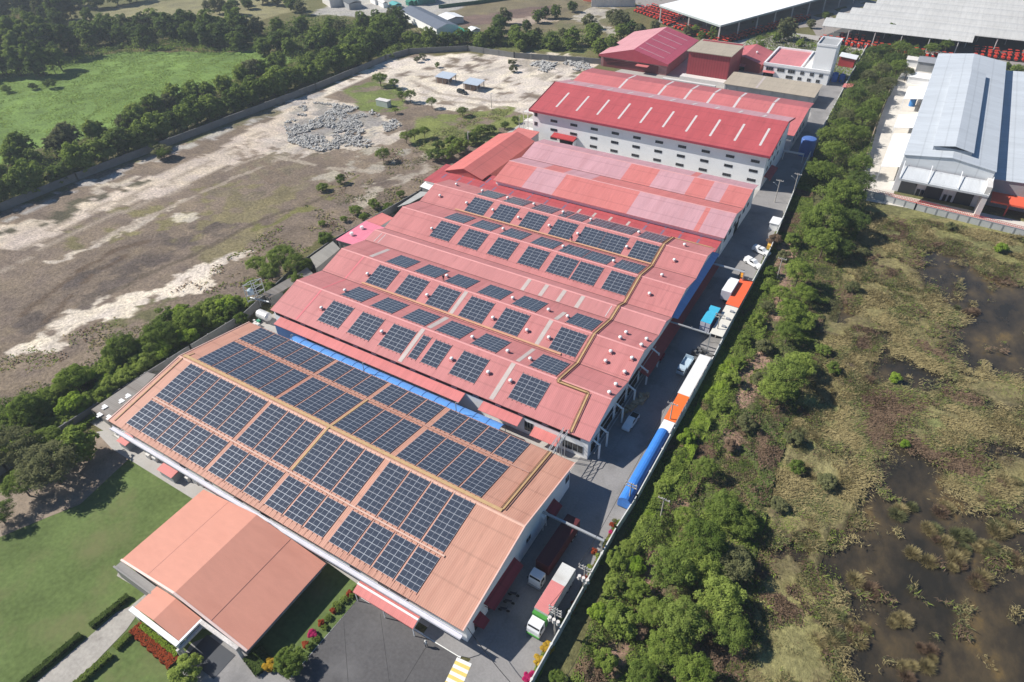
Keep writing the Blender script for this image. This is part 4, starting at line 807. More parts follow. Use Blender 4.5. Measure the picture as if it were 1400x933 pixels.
# ------------------------------------------------------------------ ochre walkways
def walkway(name,label,pts,w=.55,rail=False):
    t=thing(name,label,'walkway',pts[0]); mb=MB(); rr=mb
    for a,b in zip(pts,pts[1:]):
        a=Vector(a)+Vector((0,0,.16)); b=Vector(b)+Vector((0,0,.16)); mb.bar(a,b,w,.06)
        d=(b-a); n=max(1,int(d.length/1.3)); s=Vector((-d.y,d.x,0)).normalized()*(w/2+.1)
        for i in range(n+1):
            c=a+d*i/n; rr.bar(c-s+Vector((0,0,-.08)),c+s+Vector((0,0,-.08)),.08,.06,1)
    part('deck',mb,[yellow,railm],t)
    if rail:
        mb=MB()
        for a,b in zip(pts,pts[1:]): 
            a=Vector(a);b=Vector(b); d=b-a; s=Vector((-d.y,d.x,0)).normalized()*(w/2+.12)
            for e in (1,-1): mb.bar(a+s*e+Vector((0,0,.28)),b+s*e+Vector((0,0,.28)),.07,.16)
        part('side_tray',mb,mat('brown_cable_tray',(.26,.16,.07)),t)
    return t
Z1=lambda y:zat(B1P,y); Z2=lambda y:zat(B2P,y)
walkway('roof_walkway','ochre walkway running the whole ridge of the salmon roof',[(-117,54.85,9.08),(-37.2,54.85,9.08)],.62)
walkway('roof_walkway','ochre walkway crossing the salmon roof between the middle solar arrays',[(-75.1,44.4,Z1(44.4)),(-75.1,54.2,9.2),(-75.1,65.2,Z1(65.2))],.42)
walkway('roof_walkway','ochre walkway down the rear slope of the salmon roof near its right end',[(-37.3,55.2,Z1(55.2)),(-37.5,72.2,Z1(72.2))],.42,True)
walkway('roof_walkway','dark ochre ladder track along the left verge of the salmon roof',[(-116.1,36.6,Z1(36.6)),(-116.3,53.8,Z1(53.8)),(-115.9,56.5,Z1(56.5))],.22)
walkway('roof_walkway','pale ledge between the two front rows of panels on the salmon roof',[(-113.5,43.95,Z1(43.95)),(-41.2,43.95,Z1(43.95))],.26).children[0].data.materials[0]=mat('pale_pink_ledge',(.66,.46,.38))
walkway('roof_walkway','brown tray between the two rear rows of panels on the salmon roof',[(-113.5,65.2,Z1(65.2)),(-38,65.2,Z1(65.2))],.22).children[0].data.materials[0]=mat('rosy_brown_tray',(.44,.25,.20))
YV=mat('faded_ochre_grating',(.60,.33,.20),var=.15)
walkway('roof_walkway','ochre walkway in the first valley of the pink roof',[(-104,96.75,Z2(96.75)+.05),(-48.2,96.75,Z2(96.75)+.05)],.55).children[0].data.materials[0]=YV
walkway('roof_walkway','faint ochre walkway in the last valley of the pink roof',[(-104.5,138.3,Z2(138.3)+.05),(-44,138.3,Z2(138.3)+.05)],.6).children[0].data.materials[0]=YV
pts=[(-43.4,y,Z2(y)) for y in (153,145.7,137.8,130,121,117.5,113,104.3,96.2,88.0)]
pts=[(G(921,323,7.6).x if i==0 else -43.4 if i<4 else -43.9+0.0*i,)+p[1:] for i,p in enumerate(pts)]
xk=onroof(758,530,B2P).x; xe=onroof(801,544,B2P).x; xf=onroof(781,590,B2P).x
pts=[(xk+ (onroof(921,324,B2P).x-xk)*(p[1]-88)/65,)+p[1:] for p in pts]
walkway('roof_walkway','long ochre and brown cable walkway stepping over every bay of the pink hall',pts+[(xk,87.3,Z2(87.3)),(xe,87.3,Z2(87.3)),(xf,78.5,Z2(78.5))],.42,True)
walkway('roof_walkway','thin ochre tray along the rear edge of the pink roof at its right corner',[(onroof(921,324,B2P).x,152.9,Z2(152.9)),(-33.2,152.9,Z2(152.9))],.3)
lb=thing('link_bridge','grey truss bridge carrying cables between the two big roofs near the road','bridge',(-37.4,75.5,5)); mb=MB()
for x in (-38,-37): 
    for z in (5.6,6.5): mb.bar((x,72.2,z),(x,78.6,z),.1)
    for i in range(5): mb.bar((x,72.2+i*1.28,5.6),(x,73.48+i*1.28,6.5),.07)
part('truss',mb,gal,lb); mb=MB()
for x,y in ((-38,77.2),(-37,77.2),(-38,75.9),(-37,75.9)): mb.bar((x,y,0),(x,y,5.6),.12)
part('posts',mb,gal,lb)
# ------------------------------------------------------------------ turbine vents
vm=MB(); vm.lathe((0,0,0),[(.22,-.25),(.22,.26),(.25,.31),(.38,.39),(.43,.56),(.37,.72),(.19,.81),(.04,.83)],14)
VME=vm.mesh('vent_head',mat('white_vent',(.82,.81,.79),rough=.35,var=.08),smooth=True)
vb=MB().box(-.45,-.45,-.3,.45,.45,.08); VBE=vb.mesh('vent_base',pink)
VP=[(439.5,419.5),(471.5,395.5),(522,452),(584,402),(674,433),(617.5,489),(646,459.5),(720.5,450),(750.5,460),(694,478.5),(725,489),(667.5,507.5),(698,519),(624,250.5),(659.5,259.5),(694,269),(601.5,266),(638,276),(674,285.5),(709,296),(590.5,311),(688,311.5),(730,277.5),(751,307),(790,318),(770,288.5),(808,298.5),(770,335.5),(873.5,316),(857,336),(839,355.5),(905,374.5),(936,333),(922,354),(888,400),(856,453),(848,460),(884,462),(877,470),(835,479),(750,422),(776,431),(701,406),(502.5,373),(611,375.5),(828,492),(864,488),(854,507),(842,524),(833,535)]
bn=['front slope of the nearest pink bay','rear slope of the nearest pink bay','front slope of the second pink bay','rear slope of the second pink bay','ribbed slope of the third pink bay','short rear slope of the third pink bay','front slope of the fourth pink bay','rear slope of the fourth pink bay','front slope of the farthest pink bay','rear slope of the farthest pink bay']
vs={}
for q in VP:
    p=onroof(q[0],q[1]+2,B2P,.35); k=max([i for i in range(10) if B2P[i][0]<=p.y] or [0]); vs.setdefault(k,[]).append((q[0],p))
for k,l in vs.items():
    l.sort(key=lambda a:a[0])
    for i,(px,p) in enumerate(l):
        t=thing('turbine_vent',f'white ball vent, {rank(i+1,len(l)) or "alone"} on the {bn[k]}','roof vent',(p.x,p.y,zat(B2P,p.y)),0,'turbine vents on the pink roof')
        for nm,me in (('head',VME),('base',VBE)):
            o=bpy.data.objects.new(nm,me); COL.objects.link(o); o.parent=t
mb=MB()
for i,(px,py) in enumerate(((481,321),(495,312.5))):
    p=G(px,py,3.6); t=thing('roof_vent',['left','right'][i]+' hand small white vent on the candy pink lean-to','roof vent',tuple(p)); part('head',MB().lathe((p.x,p.y,p.z-.2),[(.35,0),(.35,.4),(.6,.5),(.5,.9),(.1,1)],10),whitem,t)
# ------------------------------------------------------------------ boundary walls
def wallrun(name,label,pts,h,th,m,cat='wall',pil=0,cap=None,fence=None):
    t=thing(name,label,cat,(pts[0][0],pts[0][1],0)); mb=MB(); pm=MB(); cm=MB()
    for a,b in zip(pts,pts[1:]):
        A=Vector((a[0],a[1],h/2-.2)); B=Vector((b[0],b[1],h/2-.2)); mb.bar(A,B,th,h+.4)
        if cap: cm.bar(Vector((a[0],a[1],h+.05)),Vector((b[0],b[1],h+.05)),th+.12,.1)
        if pil:
            n=max(1,round((B-A).length/pil))
            for i in range(n+1):
                p=A+(B-A)*i/n; pm.box(p.x-th*.9,p.y-th*.9,-.2,p.x+th*.9,p.y+th*.9,h+.12)
    part('panel',mb,m,t)
    if pil: part('pillar',pm,m if cap is None else cap,t)
    if cap: part('coping',cm,cap,t)
    return t
wallrun('boundary_wall','long white rendered boundary wall between the service road and the overgrown verge',[(-21.3,-40),(-21.2,66),(-20.75,74),(-20.75,118),(-21.2,140),(-21.4,170),(-24.9,226),(-26.2,262),(-27.6,330),(-28.3,380)],2.2,.2,mat('dirty_white_wall',(.62,.62,.60),var=.12,dirt=(.40,.39,.37),dscale=.3),pil=6)
wallrun('boundary_wall','long grey concrete boundary wall below the tree belt, across the sandy field',[(-250,-100),(-241.3,78),(-240.6,104),(-231,211),(-229.5,258),(-226,272),(-202,289.5),(-175,290),(-133,300)],2.6,.25,conc_wall,pil=9)
wallrun('boundary_wall','grey concrete wall between the bushes and the salmon hall',[(-131.5,-60),(-130,20),(-128.8,45),(-127.8,62),(-126.5,77),(-131,100),(-131.5,114),(-128,150),(-128,165)],2.2,.2,conc_wall,pil=6)
wallrun('boundary_wall','pale grey panelled wall in front of the grey warehouse, above the marsh',[(-4.6,218.5),(10.1,216),(38.5,213.4),(70,210.5)],1.9,.2,mat('panel_wall',(.47,.48,.48),var=.1),pil=2.8,cap=greysteel)
wallrun('boundary_wall','low brown topped wall between the tree strip and the white concrete lane',[(-8.0,235),(-9.5,273),(-10.5,330)],2.2,.3,mat('brown_wall',(.30,.23,.16),var=.2))
# ------------------------------------------------------------------ grey warehouse
W1P=[(2.3,12.0),(14.9,13.6),(26.9,11.8)]
GW=thing('warehouse','large pale blue grey warehouse with a raised ridge ventilator, at the right edge','warehouse',(14.6,285,0))
r=part('roof',roofmb(226,340,W1P,axis='y'),lightgrey,GW)
part('wall',wallmb(226,340,W1P,axis='y',inset=(.3,.2)),sheetmetal('pale_grey_cladding',(.66,.68,.70),along='x',period=.9,line=.08),GW)
mp_=[(9.0,14.3),(14.8,15.3),(20.0,14.2)]
m_=part('ridge_ventilator',roofmb(231,312,mp_,axis='y'),lightgrey,GW)
part('side',MB().box(9.3,231.5,12.6,19.7,311.5,14.1),mat('ventilator_side',(.30,.33,.37)),m_)
part('canopy',MB().poly([(3.2,225.6,8.9),(27.0,225.6,8.9),(27.0,219.4,7.2),(3.2,219.4,7.2)]).poly([(3.2,219.4,7.2),(27.0,219.4,7.2),(27,219.4,6.6),(3.2,219.4,6.6)]).poly([(3.2,219.4,6.6),(27,219.4,6.6),(27,225.6,8.3),(3.2,225.6,8.3)]).poly([(27,219.4,6.6),(27,225.6,8.3),(27,225.6,8.9),(27,219.4,7.2)]),sheetmetal('canopy_sheet',(.56,.58,.60),line=.06),GW)
mb=MB()
for x in (3.3,10.8,18.8,26.9): mb.bar((x,225.9,10.2),(x,219.3,7.6),.18)
part('tie_bars',mb,whitem,GW)
for i,x in enumerate((4.2,11.4,19.6)): part('shutter',MB().box(x,226.02,0,x+4.6,226.22,5.0),mat('dark_shutter',(.045,.05,.055),rough=.5),GW)
for x in (9.2,10.4,16.6,18.0): part('doorway',MB().box(x,226.0,0,x+.9,226.2,2.1),dark,GW)
part('corner_fin',MB().box(25.6,219.6,0,27.0,226.2,9.6),offwhite,GW)
for y0,y1,x0 in ((232,262,-2.8),(268,282,-3.5),(300,316,-4)):
    part('side_canopy',MB().poly([(x0,y0,4.6),(2.4,y0,5.6),(2.4,y1,5.6),(x0,y1,4.6)]).poly([(x0,y1,4.5),(2.4,y1,5.5),(2.4,y0,5.5),(x0,y0,4.5)]).box(x0,y0,0,x0+.2,y0+.2,4.5).box(x0,y1-.2,0,x0+.2,y1,4.5),whitem,GW)
W2P=[(27.4,8.4),(62,10.5)]
GV=thing('warehouse','lower pale blue grey warehouse wing cut by the right edge','warehouse',(45,285,0))
part('roof',roofmb(229,341,W2P,axis='y'),lightgrey,GV); part('wall',wallmb(229,341,W2P,axis='y',inset=(.3,.2)),grey,GV)
part('red_canopy',MB().poly([(28.5,229.2,4.6),(60,229.2,4.6),(60,224,3.9),(28.5,224,3.9)]).poly([(28.5,224,3.9),(60,224,3.9),(60,224,3.4),(28.5,224,3.4)]),mat('red_orange_canopy',(.72,.12,.06),rough=.5),GV)
part('posts',MB().box(33,223.8,0,33.4,224.2,4).box(46,223.8,0,46.4,224.2,4),mat('red_post',(.5,.08,.05)),GV)
sheet('factory_lane',[(-7.2,214.9),(-9.2,273),(-10.2,332),(-6,384),(2.5,384),(3.4,224),(70,222),(70,212.5),(10,216.3)],.03,mat('bright_concrete',(.62,.58,.52),var=.12,rough=.85,dirt=(.48,.45,.41),dscale=.15),'bright concrete lane beside the grey warehouse','lane')
sheet('red_strip',[(-6.0,219.8),(-5.5,222.3),(3.5,222.0),(26,219.5),(70,214.5),(70,211.3),(38.5,214.3),(10.1,217)],.06,mat('red_paving',(.50,.20,.16),var=.15),'faded red paved strip along the grey warehouse wall','paving')
rf=thing('mesh_fence','transparent looking red mesh fence along the paved strip of the grey warehouse','fence',(10,220,0)); mb=MB(); pl_=[(-5.4,221.6),(3.4,220.6),(13,219.4),(26.5,217.6),(45,215.6),(66,213.4)]
for a,b in zip(pl_,pl_[1:]):
    for z in (.15,.6,1.05,1.5): mb.bar((a[0],a[1],z),(b[0],b[1],z),.07,.1)
    n=int((b[0]-a[0])/.45)
    for i in range(n): t=i/n; x=a[0]+(b[0]-a[0])*t; y=a[1]+(b[1]-a[1])*t; mb.bar((x,y,0),(x,y,1.55),.09)
part('mesh',mb,mat('red_mesh',(.50,.06,.05),rough=.6),rf)
# ------------------------------------------------------------------ far sheds
WS=thing('open_warehouse','huge open sided shed with a dazzling white flat roof, full of red machines','warehouse',(-105,400,0))
a=G(985,36,8);b=G(901,8,8);c=G(1117,0,8)
ux=(b-a).normalized(); uy=(c-a).normalized(); LA=(b-a).length; 
q=[a,a+uy*128,a+uy*128+ux*LA*1.0,b]
mb=MB().poly([p+Vector((0,0,.35)) for p in q]).poly([p+Vector((0,0,-.55)) for p in q][::-1])
for p,r_ in zip(q,q[1:]+q[:1]): mb.poly([p+Vector((0,0,-.55)),r_+Vector((0,0,-.55)),r_+Vector((0,0,.35)),p+Vector((0,0,.35))],1)
part('roof',mb,[mat('dazzling_white_roof',(.9,.9,.9),rough=.5,var=.02),mat('grey_green_fascia',(.42,.47,.46))],WS)
mb=MB()
for i in range(9):
    for s in (0,.5,1): p=a+uy*(1+i*15)+ux*(1+(LA-2)*s); mb.bar((p.x,p.y,0),(p.x,p.y,7.5),.6)
part('column',mb,offwhite,WS)
part('floor',MB().poly([(p.x,p.y,.03) for p in q]),conc,WS)
VW=thing('open_warehouse','very large open shed of long pale grey arched roofs at the top right','warehouse',(0,430,0))
ys=[386,395.5]+[]
mb=MB(); cb_=MB()
xa,xb=-52,80
def vault(y0,y1,x0,x1,z=5.6,h=2.6,n=8):
    for i in range(n):
        t0,t1=i/n,(i+1)/n; f=lambda t:(y0+(y1-y0)*t,z+h*(math.sin(math.pi*(t*.92+.04))))
        (p,pz),(r_,rz)=f(t0),f(t1); mb.poly([(x0,p,pz),(x1,p,pz),(x1,r_,rz),(x0,r_,rz)]); mb.poly([(x0,r_,rz-.15),(x1,r_,rz-.15),(x1,p,pz-.15),(x0,p,pz-.15)])
    for x in np.arange(x0+1,x1,12): cb_.bar((x,y0+.4,0),(x,y0+.4,z),.4)
starts=[(388,-52,14.5),(401,-48.5,90),(414.5,-44,90),(428,-39.5,90),(441.5,-35,90),(455,-30,90),(468.5,-25,90)]
for y,x0,x1 in starts: vault(y,y+13.4,x0,x1)
part('roof',mb,vaultgrey,VW); part('column',cb_,offwhite,VW)
part('floor',MB().poly([(-52,388,.03),(90,388,.03),(90,482,.03),(-25,482,.03)]),mat('dark_floor',(.10,.10,.10)),VW)
sheet('machine_yard',[(-170,425),(-150,395),(-98,372),(-60,408),(-52,386),(60,380),(90,384),(90,470),(-40,480),(-80,470)],.015,mat('yard_gravel',(.30,.27,.25),var=.2),'gravel storage yard for the red machines','yard')
# ------------------------------------------------------------------ red machines (farm tractors) in rows
tr=MB()
tr.box(-.55,-1.7,.55,.55,.3,1.35,0).box(-.75,.2,.7,.75,1.5,1.25,0).box(-.8,.2,2.2,.8,1.4,2.35,2)
for x in (-.7,.65):
    for y in (.25,1.3): tr.box(x,y,1.2,x+.07,y+.07,2.2,1)
for x in (-1.15,.7): tr.tube((x,.9,.8),(x+.45,.9,.8),.8,n=10,m=1)
for x in (-.9,.55): tr.tube((x,-1.2,.5),(x+.35,-1.2,.5),.5,n=8,m=1)
TRM=tr.mesh('tractor',[mat('tractor_red',(.62,.05,.025),rough=.4),blackm,mat('tractor_canopy',(.60,.07,.04),rough=.4)])
trs=[]
def rows(p0,dx,nx,dy,ny,rz,zone,skip=.0):
    p0=Vector((*p0,0)); dx=Vector((*dx,0)); dy=Vector((*dy,0))
    for j in range(ny):
        for i in range(nx):
            if random.random()<skip: continue
            p=p0+dx*i+dy*j; trs.append((zone,p.x+random.uniform(-.25,.25),p.y+random.uniform(-.3,.3),rz+random.uniform(-.06,.06)))
uxy=(ux.x,ux.y); uyy=(uy.x,uy.y)
rows((-50,381.5),(3.0,-.28),24,(.8,3.8),2,.1,'in the yard before the arched grey roofs',.08)
rows((-42,393),(3.3,0),9,(.6,3.6),1,.1,'just under the front edge of the arched roofs',.3)
rows((17.5,389.5),(2.7,-.05),14,(.4,4.2),2,.15,'in the gap right of the arched roof',.05)
rows((17.5,397.6),(2.7,-.05),12,(0,0),1,.15,'at the shade edge right of the arched roof',.25)
o=Vector((*a.to_2d(),0))-Vector((*uxy,0))*3.2
rows((o.x,o.y),(uyy[0]*3.1,uyy[1]*3.1),24,(-uxy[0]*-3.8,-uxy[1]*-3.8),2,math.atan2(uyy[0],uyy[1])*-1,'along the long side of the white flat roof',.15)
rows((G(870,16).x,G(870,16).y),(uxy[0]*-3.0,uxy[1]*-3.0),11,(uyy[0]*4.2,uyy[1]*4.2),4,math.atan2(uyy[0],uyy[1])*-1,'in the open yard left of the white flat roof',.06)
rows((b.x-ux.x*4,b.y-ux.y*4),(ux.x*-3.1,ux.y*-3.1),15,(uyy[0]*4,uyy[1]*4),2,math.atan2(uyy[0],uyy[1])*-1,'under the front edge of the white flat roof',.2)
zz={}
for z_,x,y,r_ in trs:
    px=P2((x,y,1)); 
    if -10<px[0]<1410 and -8<px[1]<200: zz.setdefault(z_,[]).append((px[0],x,y,r_))
for z_,l in zz.items():
    l.sort()
    for i,(px,x,y,r_) in enumerate(l):
        o_=bpy.data.objects.new('tractor',TRM); COL.objects.link(o_); o_.location=(x,y,0.02); o_.rotation_euler=(0,0,r_)
        tag(o_,f'red tractor {z_}, {rank(i+1,len(l))}','tractor','red tractors parked in rows')
# ------------------------------------------------------------------ vehicles (built along +Y = front towards -Y)
tyre=blackm
def wheel(t,x,y,r,wd):
    mb=MB().tube((x-wd/2,y,r),(x+wd/2,y,r),r,n=14); w_=lpart('wheel',mb,tyre,t)
    lpart('rim',MB().tube((x-wd/2-.01,y,r),(x+wd/2+.01,y,r),r*.55,n=10),gal,w_)
def bodyloft(secs,m=0):
    """secs: list of (y,halfwidth,zlow,zhigh)"""
    mb=MB(); k=0
    for y,hw,z0,z1 in secs: mb.v+=[(-hw,y,z0),(hw,y,z0),(hw*.93,y,z1),(-hw*.93,y,z1)]
    for i in range(len(secs)-1):
        a=i*4; b=a+4
        for j in range(4): mb.f.append((a+j,a+(j+1)%4,b+(j+1)%4,b+j)); mb.m.append(m)
    mb.f.append((3,2,1,0)); mb.m.append(m); e=(len(secs)-1)*4; mb.f.append((e,e+1,e+2,e+3)); mb.m.append(m)
    return mb
carw=mat('white_car_paint',(.78,.79,.80),rough=.22,var=.02,spec=.5)
def pickup(name,label,loc,rz,bedm=None,canopy=False,cat='pickup truck'):
    t=thing(name,label,cat,loc,rz)
    lpart('body',bodyloft([(-2.6,.72,.45,.78),(-2.45,.84,.35,.95),(-1.25,.88,.35,1.08),(-1.1,.88,.35,1.10),(.75,.88,.35,1.1),(2.55,.87,.4,1.08),(2.62,.85,.45,1.05)]),carw,t)
    lpart('cab',bodyloft([(-1.15,.80,1.05,1.10),(-.45,.76,1.05,1.68),(.55,.76,1.05,1.70),(.80,.78,1.05,1.12)]),carw,t)
    lpart('windscreen',MB().poly([(-.70,-1.10,1.13),(.70,-1.10,1.13),(.64,-.50,1.62),(-.64,-.50,1.62)]).poly([(-.64,.60,1.64),(.64,.60,1.64),(.68,.82,1.18),(-.68,.82,1.18)]),glass,t)
    for s in (-1,1): lpart('side_window',MB().poly([(s*.80,-.85,1.16),(s*.80,.62,1.16),(s*.735,.5,1.6),(s*.735,-.42,1.6)]),glass,t)
    if canopy: lpart('canopy',bodyloft([(.84,.80,1.08,1.66),(2.5,.80,1.08,1.6)]),carw,t)
    else: lpart('bed',MB().box(-.74,.92,1.09,.74,2.5,1.112),mat('dark_truck_bed',(.03,.03,.032)),t)
    for s in (-.6,.6): lpart('headlight',MB().box(s-.16,-2.62,.66,s+.16,-2.52,.82),mat('lamp_glass',(.7,.7,.68),rough=.15),t)
    for x in (-.78,.78):
        for y in (-1.65,1.6): wheel(t,x,y,.37,.26)
    return t
def boxtruck(name,label,loc,rz,L,boxm,cabm,topm=None,accent=None,cab=True,wd=2.45,hh=3.7,rear=None,cat='truck'):
    t=thing(name,label,cat,loc,rz); h=wd/2
    y0=0
    mb=MB().box(-h,y0,1.15,h,y0+L,hh,0)
    tm=topm or [(0,1,boxm)]
    lpart('cargo_box',mb,boxm,t)
    for f0,f1,mm in (topm or []): lpart('roof_sheet',MB().box(-h+.02,y0+L*f0,hh,h-.02,y0+L*f1,hh+.03),mm,t)
    rb=MB()
    for s in (-1,1):
        for i in range(int(L/.45)): rb.box(s*h-.03,y0+.2+i*.45,1.25,s*h+.03,y0+.32+i*.45,hh-.1)
    lpart('ribs',rb,boxm,t)
    lpart('chassis',MB().box(-.5,-2.2 if cab else .2,.7,.5,L-.2,1.1),blackm,t)
    if cab:
        c=lpart('cab',bodyloft([(-2.55,1.1,.55,1.75),(-2.5,1.15,.5,1.9),(-2.15,1.15,.5,2.75),(-.75,1.15,.5,2.8),(-.7,1.12,.6,2.7)]),cabm,t)
        lpart('windscreen',MB().poly([(-1.02,-2.53,1.8),(1.02,-2.53,1.8),(.98,-2.22,2.6),(-.98,-2.22,2.6)]),glass,t)
        for s in (-1,1):
            lpart('side_window',MB().poly([(s*1.155,-2.2,1.75),(s*1.155,-1.25,1.75),(s*1.10,-1.25,2.45),(s*1.10,-2.05,2.45)]),glass,t)
            lpart('mirror',MB().box(s*1.3-.08,-2.5,1.7,s*1.3+.08,-2.42,2.2),blackm,t)
        lpart('bumper',MB().box(-1.15,-2.68,.4,1.15,-2.5,.75),accent or greysteel,t)
        if accent: lpart('headboard',MB().box(-h-.02,-.62,1.0,h+.02,-.06,3.15),accent,t)
        for x in (-.95,.95): wheel(t,x,-1.7,.5,.3)
    for y in (L-1.0,L-2.2):
        for x in (-.9,.9): wheel(t,x,y,.5,.5)
    if rear:
        lpart('rear_door',MB().box(-h+.05,L,1.2,-.03,L+.04,hh-.06).box(.03,L,1.2,h-.05,L+.04,hh-.06),rear,t)
    return t
p=G(862,578,.5); pickup('pickup','silver white pickup truck with an empty dark bed parked by the long pink hall',(p.x,p.y,.04),math.radians(-3))
mrn=mat('maroon_container',(.10,.022,.025),rough=.5,var=.15); contw=mat('container_white',(.62,.62,.60),rough=.5,var=.12,dirt=(.45,.43,.40)); contp=mat('container_pink',(.62,.22,.21),rough=.5,var=.1); greenp=mat('green_truck_paint',(.07,.28,.05),rough=.4)
p=G(751,760,3.7); q0=G(741,772,3.7)
boxtruck('container_truck','truck with a dark maroon cargo box and pale cab in the shade',(-28.4,q0.y+.15,.05),math.radians(-2),10.6,mrn,carw,cab=True,rear=mat('pale_door',(.5,.48,.42)))
q0=G(739,835.5,3.7); q1=G(770,786.5,3.7)
boxtruck('container_truck','truck with a half pink and half white box and green headboard',((G(730,833,3.7).x+G(748,842,3.7).x)/2,q0.y,.05),math.radians(-1),9.0,contw,carw,topm=[(0,.60,contp),(.60,1,contw)],accent=greenp)
bl=mat('sky_blue_container',(.06,.42,.62),rough=.45,var=.1); lil=mat('lilac_container',(.60,.60,.68),rough=.5,var=.1); navy=mat('navy_container',(.06,.08,.20),rough=.5)
a=G(958,441,3.7); b=G(979,419,3.7)
t=boxtruck('box_trailer','bright blue topped box trailer with white rear doors, parked beside the cream roof',(-25.75,G(963,441,3.7).y,.05),math.radians(-1),7.2,navy,carw,topm=[(0,1,bl)],cab=False,cat='trailer')
lpart('rear_door',MB().box(-1.2,-.06,1.2,1.2,0,3.6),lil,t); lpart('frame_bar',MB().box(-1.25,-.1,2.35,1.25,-.05,2.5).box(-.05,-.1,1.2,.05,-.05,3.6),navy,t)
boxtruck('box_trailer','pale lilac box trailer with an open tail frame, parked beside the orange roof',(-25.3,G(986,397,3.7).y,.05),math.radians(-1),6.6,lil,carw,topm=[(0,1,whitem)],cab=False,cat='trailer')
def heading(p,q): return math.atan2(q.x-p.x,-(q.y-p.y))
def along(px1,px2,z=.6):
    a,b=G(*px1,z),G(*px2,z); return ((a.x+b.x)/2,(a.y+b.y)/2,.05),math.atan2(b.x-a.x,-(b.y-a.y))
l,r_=along((1020,355),(1039,366)); pickup('pickup','white pickup truck with a lumpy white load, standing across the road nearest the orange roof',l,r_,canopy=True)
l,r_=along((1032,340),(1050,348)); pickup('pickup','white covered pickup truck just behind the white loaded one, across the road',l,r_,canopy=True)
# forklift-like orange loader
p=G(1013,381); t=thing('forklift','orange forklift truck standing at the far end of the orange roof','forklift',(p.x,p.y,.05),.2)
lpart('body',bodyloft([(-1.0,.5,.35,1.0),(.2,.55,.35,1.1),(1.2,.55,.35,1.25)]),mat('forklift_orange',(.75,.32,.03),rough=.4),t); lpart('guard',MB().bar((-.5,-.5,1.0),(-.45,-.3,2.1),.08).bar((.5,-.5,1.0),(.45,-.3,2.1),.08).bar((-.5,.9,1.1),(-.45,.7,2.1),.08).bar((.5,.9,1.1),(.45,.7,2.1),.08).box(-.5,-.35,2.1,.5,.75,2.16),blackm,t)
lpart('mast',MB().bar((-.35,-1.1,.1),(-.35,-1.1,2.6),.12).bar((.35,-1.1,.1),(.35,-1.1,2.6),.12).box(-.4,-2.0,.1,-.25,-1.1,.16).box(.25,-2.0,.1,.4,-1.1,.16),greysteel,t)
for x in (-.55,.55):
    for y in (-.7,.8): wheel(t,x,y,.32,.22)
p=G(1063,322); q=G(1052,340)
t=thing('crane_arm','thin yellow crane boom lying along the boundary wall north of the white pickups','crane',(p.x,p.y,0))
part('boom',MB().bar((p.x,p.y,1.2),(q.x,q.y,1.6),.35,.35),mat('crane_yellow',(.70,.42,.08)),t); part('base',MB().box(q.x-.7,q.y-.7,.05,q.x+.7,q.y+.7,1.3),mat('crane_yellow',(0,0,0)),t)
p=G(1058,312); q=G(1066,303)
t=thing('white_cabin','small white cabin against the boundary wall on the sunlit road','cabin',(p.x,p.y,0)); part('wall',MB().box(p.x-1.2,p.y-1.6,.04,p.x+1.2,p.y+2.4,2.2),whitem,t); part('roof',MB().box(p.x-1.4,p.y-1.8,2.2,p.x+1.4,p.y+2.6,2.3),mat('white_painted_metal',(0,0,0)),t)
# ------------------------------------------------------------------ lean-to shelters along the boundary wall
def shelter(name,label,px,z,m,vents=0,barrel=False,postm=gal,rise=0.0):
    """px: two pixels near edge (left,right) and two far edge (left,right)"""
    nl,nr,fl,fr=[G(*q,z) for q in px]; xl=(nl.x+fl.x)/2; xr=min((nr.x+fr.x)/2,-20.95); y0=(nl.y+nr.y)/2; y1=(fl.y+fr.y)/2
    t=thing(name,label,'shelter',((xl+xr)/2,(y0+y1)/2,0)); mb=MB()
    if barrel:
        N=9; cx=(xl+xr)/2; R=(xr-xl)/2; nseg=14
        f=lambda i:(cx-math.cos(math.pi*i/N)*R, z-.9+math.sin(math.pi*i/N)*1.35)
        for i in range(N):
            (xa,za),(xb,zb)=f(i),f(i+1)
            for j in range(nseg):
                ya,yb=y0+(y1-y0)*j/nseg,y0+(y1-y0)*(j+1)/nseg; mb.poly([(xa,ya,za),(xb,ya,zb),(xb,yb,zb),(xa,yb,za)])
        mb.poly([(f(i)[0],y0,f(i)[1]) for i in range(N+1)]); mb.poly([(f(i)[0],y1,f(i)[1]) for i in range(N+1)]); mb.box(xl,y0,z-2.2,xr,y0+.05,z-.9)
    else:
        mb.box(xl,y0,z-.06+rise,xr,y1,z+.04+rise)
    part('cover',mb,m,t); pm=MB(); n=max(1,int((y1-y0)/3.5))
    for j in range(n+1):
        for x in (xl+.1,xr-.1): part('post',MB().bar((x,y0+.1+(y1-y0-.2)*j/n,0),(x,y0+.1+(y1-y0-.2)*j/n,z-(.9 if barrel else .06)),.12),postm,t)
    
    for i in range(vents):
        y=y0+(y1-y0)*(.3+.26*i); part('roof_hatch',MB().box(xl+1.6,y-.3,z+.04,xl+2.5,y+.3,z+.4),greysteel,t)
    return t
shelter('barrel_shelter','long bright blue barrel shaped canopy against the white boundary wall',[(846,680),(867,690),(898,586),(919,591)],2.6,blue,barrel=True)
shelter('flat_shelter','white sheet shelter between the blue canopy and the short orange roof',[(899,588),(919,592),(908,574),(925,579)],2.5,whitem)
shelter('flat_shelter','short orange roofed shelter in the middle of the wall row',[(908,573),(925,578.5),(927,538),(944,543)],2.55,orange)
shelter('flat_shelter','long white roofed shelter between the short orange roof and the grey gap',[(927,538),(944,543),(956,484),(974,490)],2.6,offw2:=mat('white_shelter_roof',(.74,.73,.72),rough=.5,var=.06))
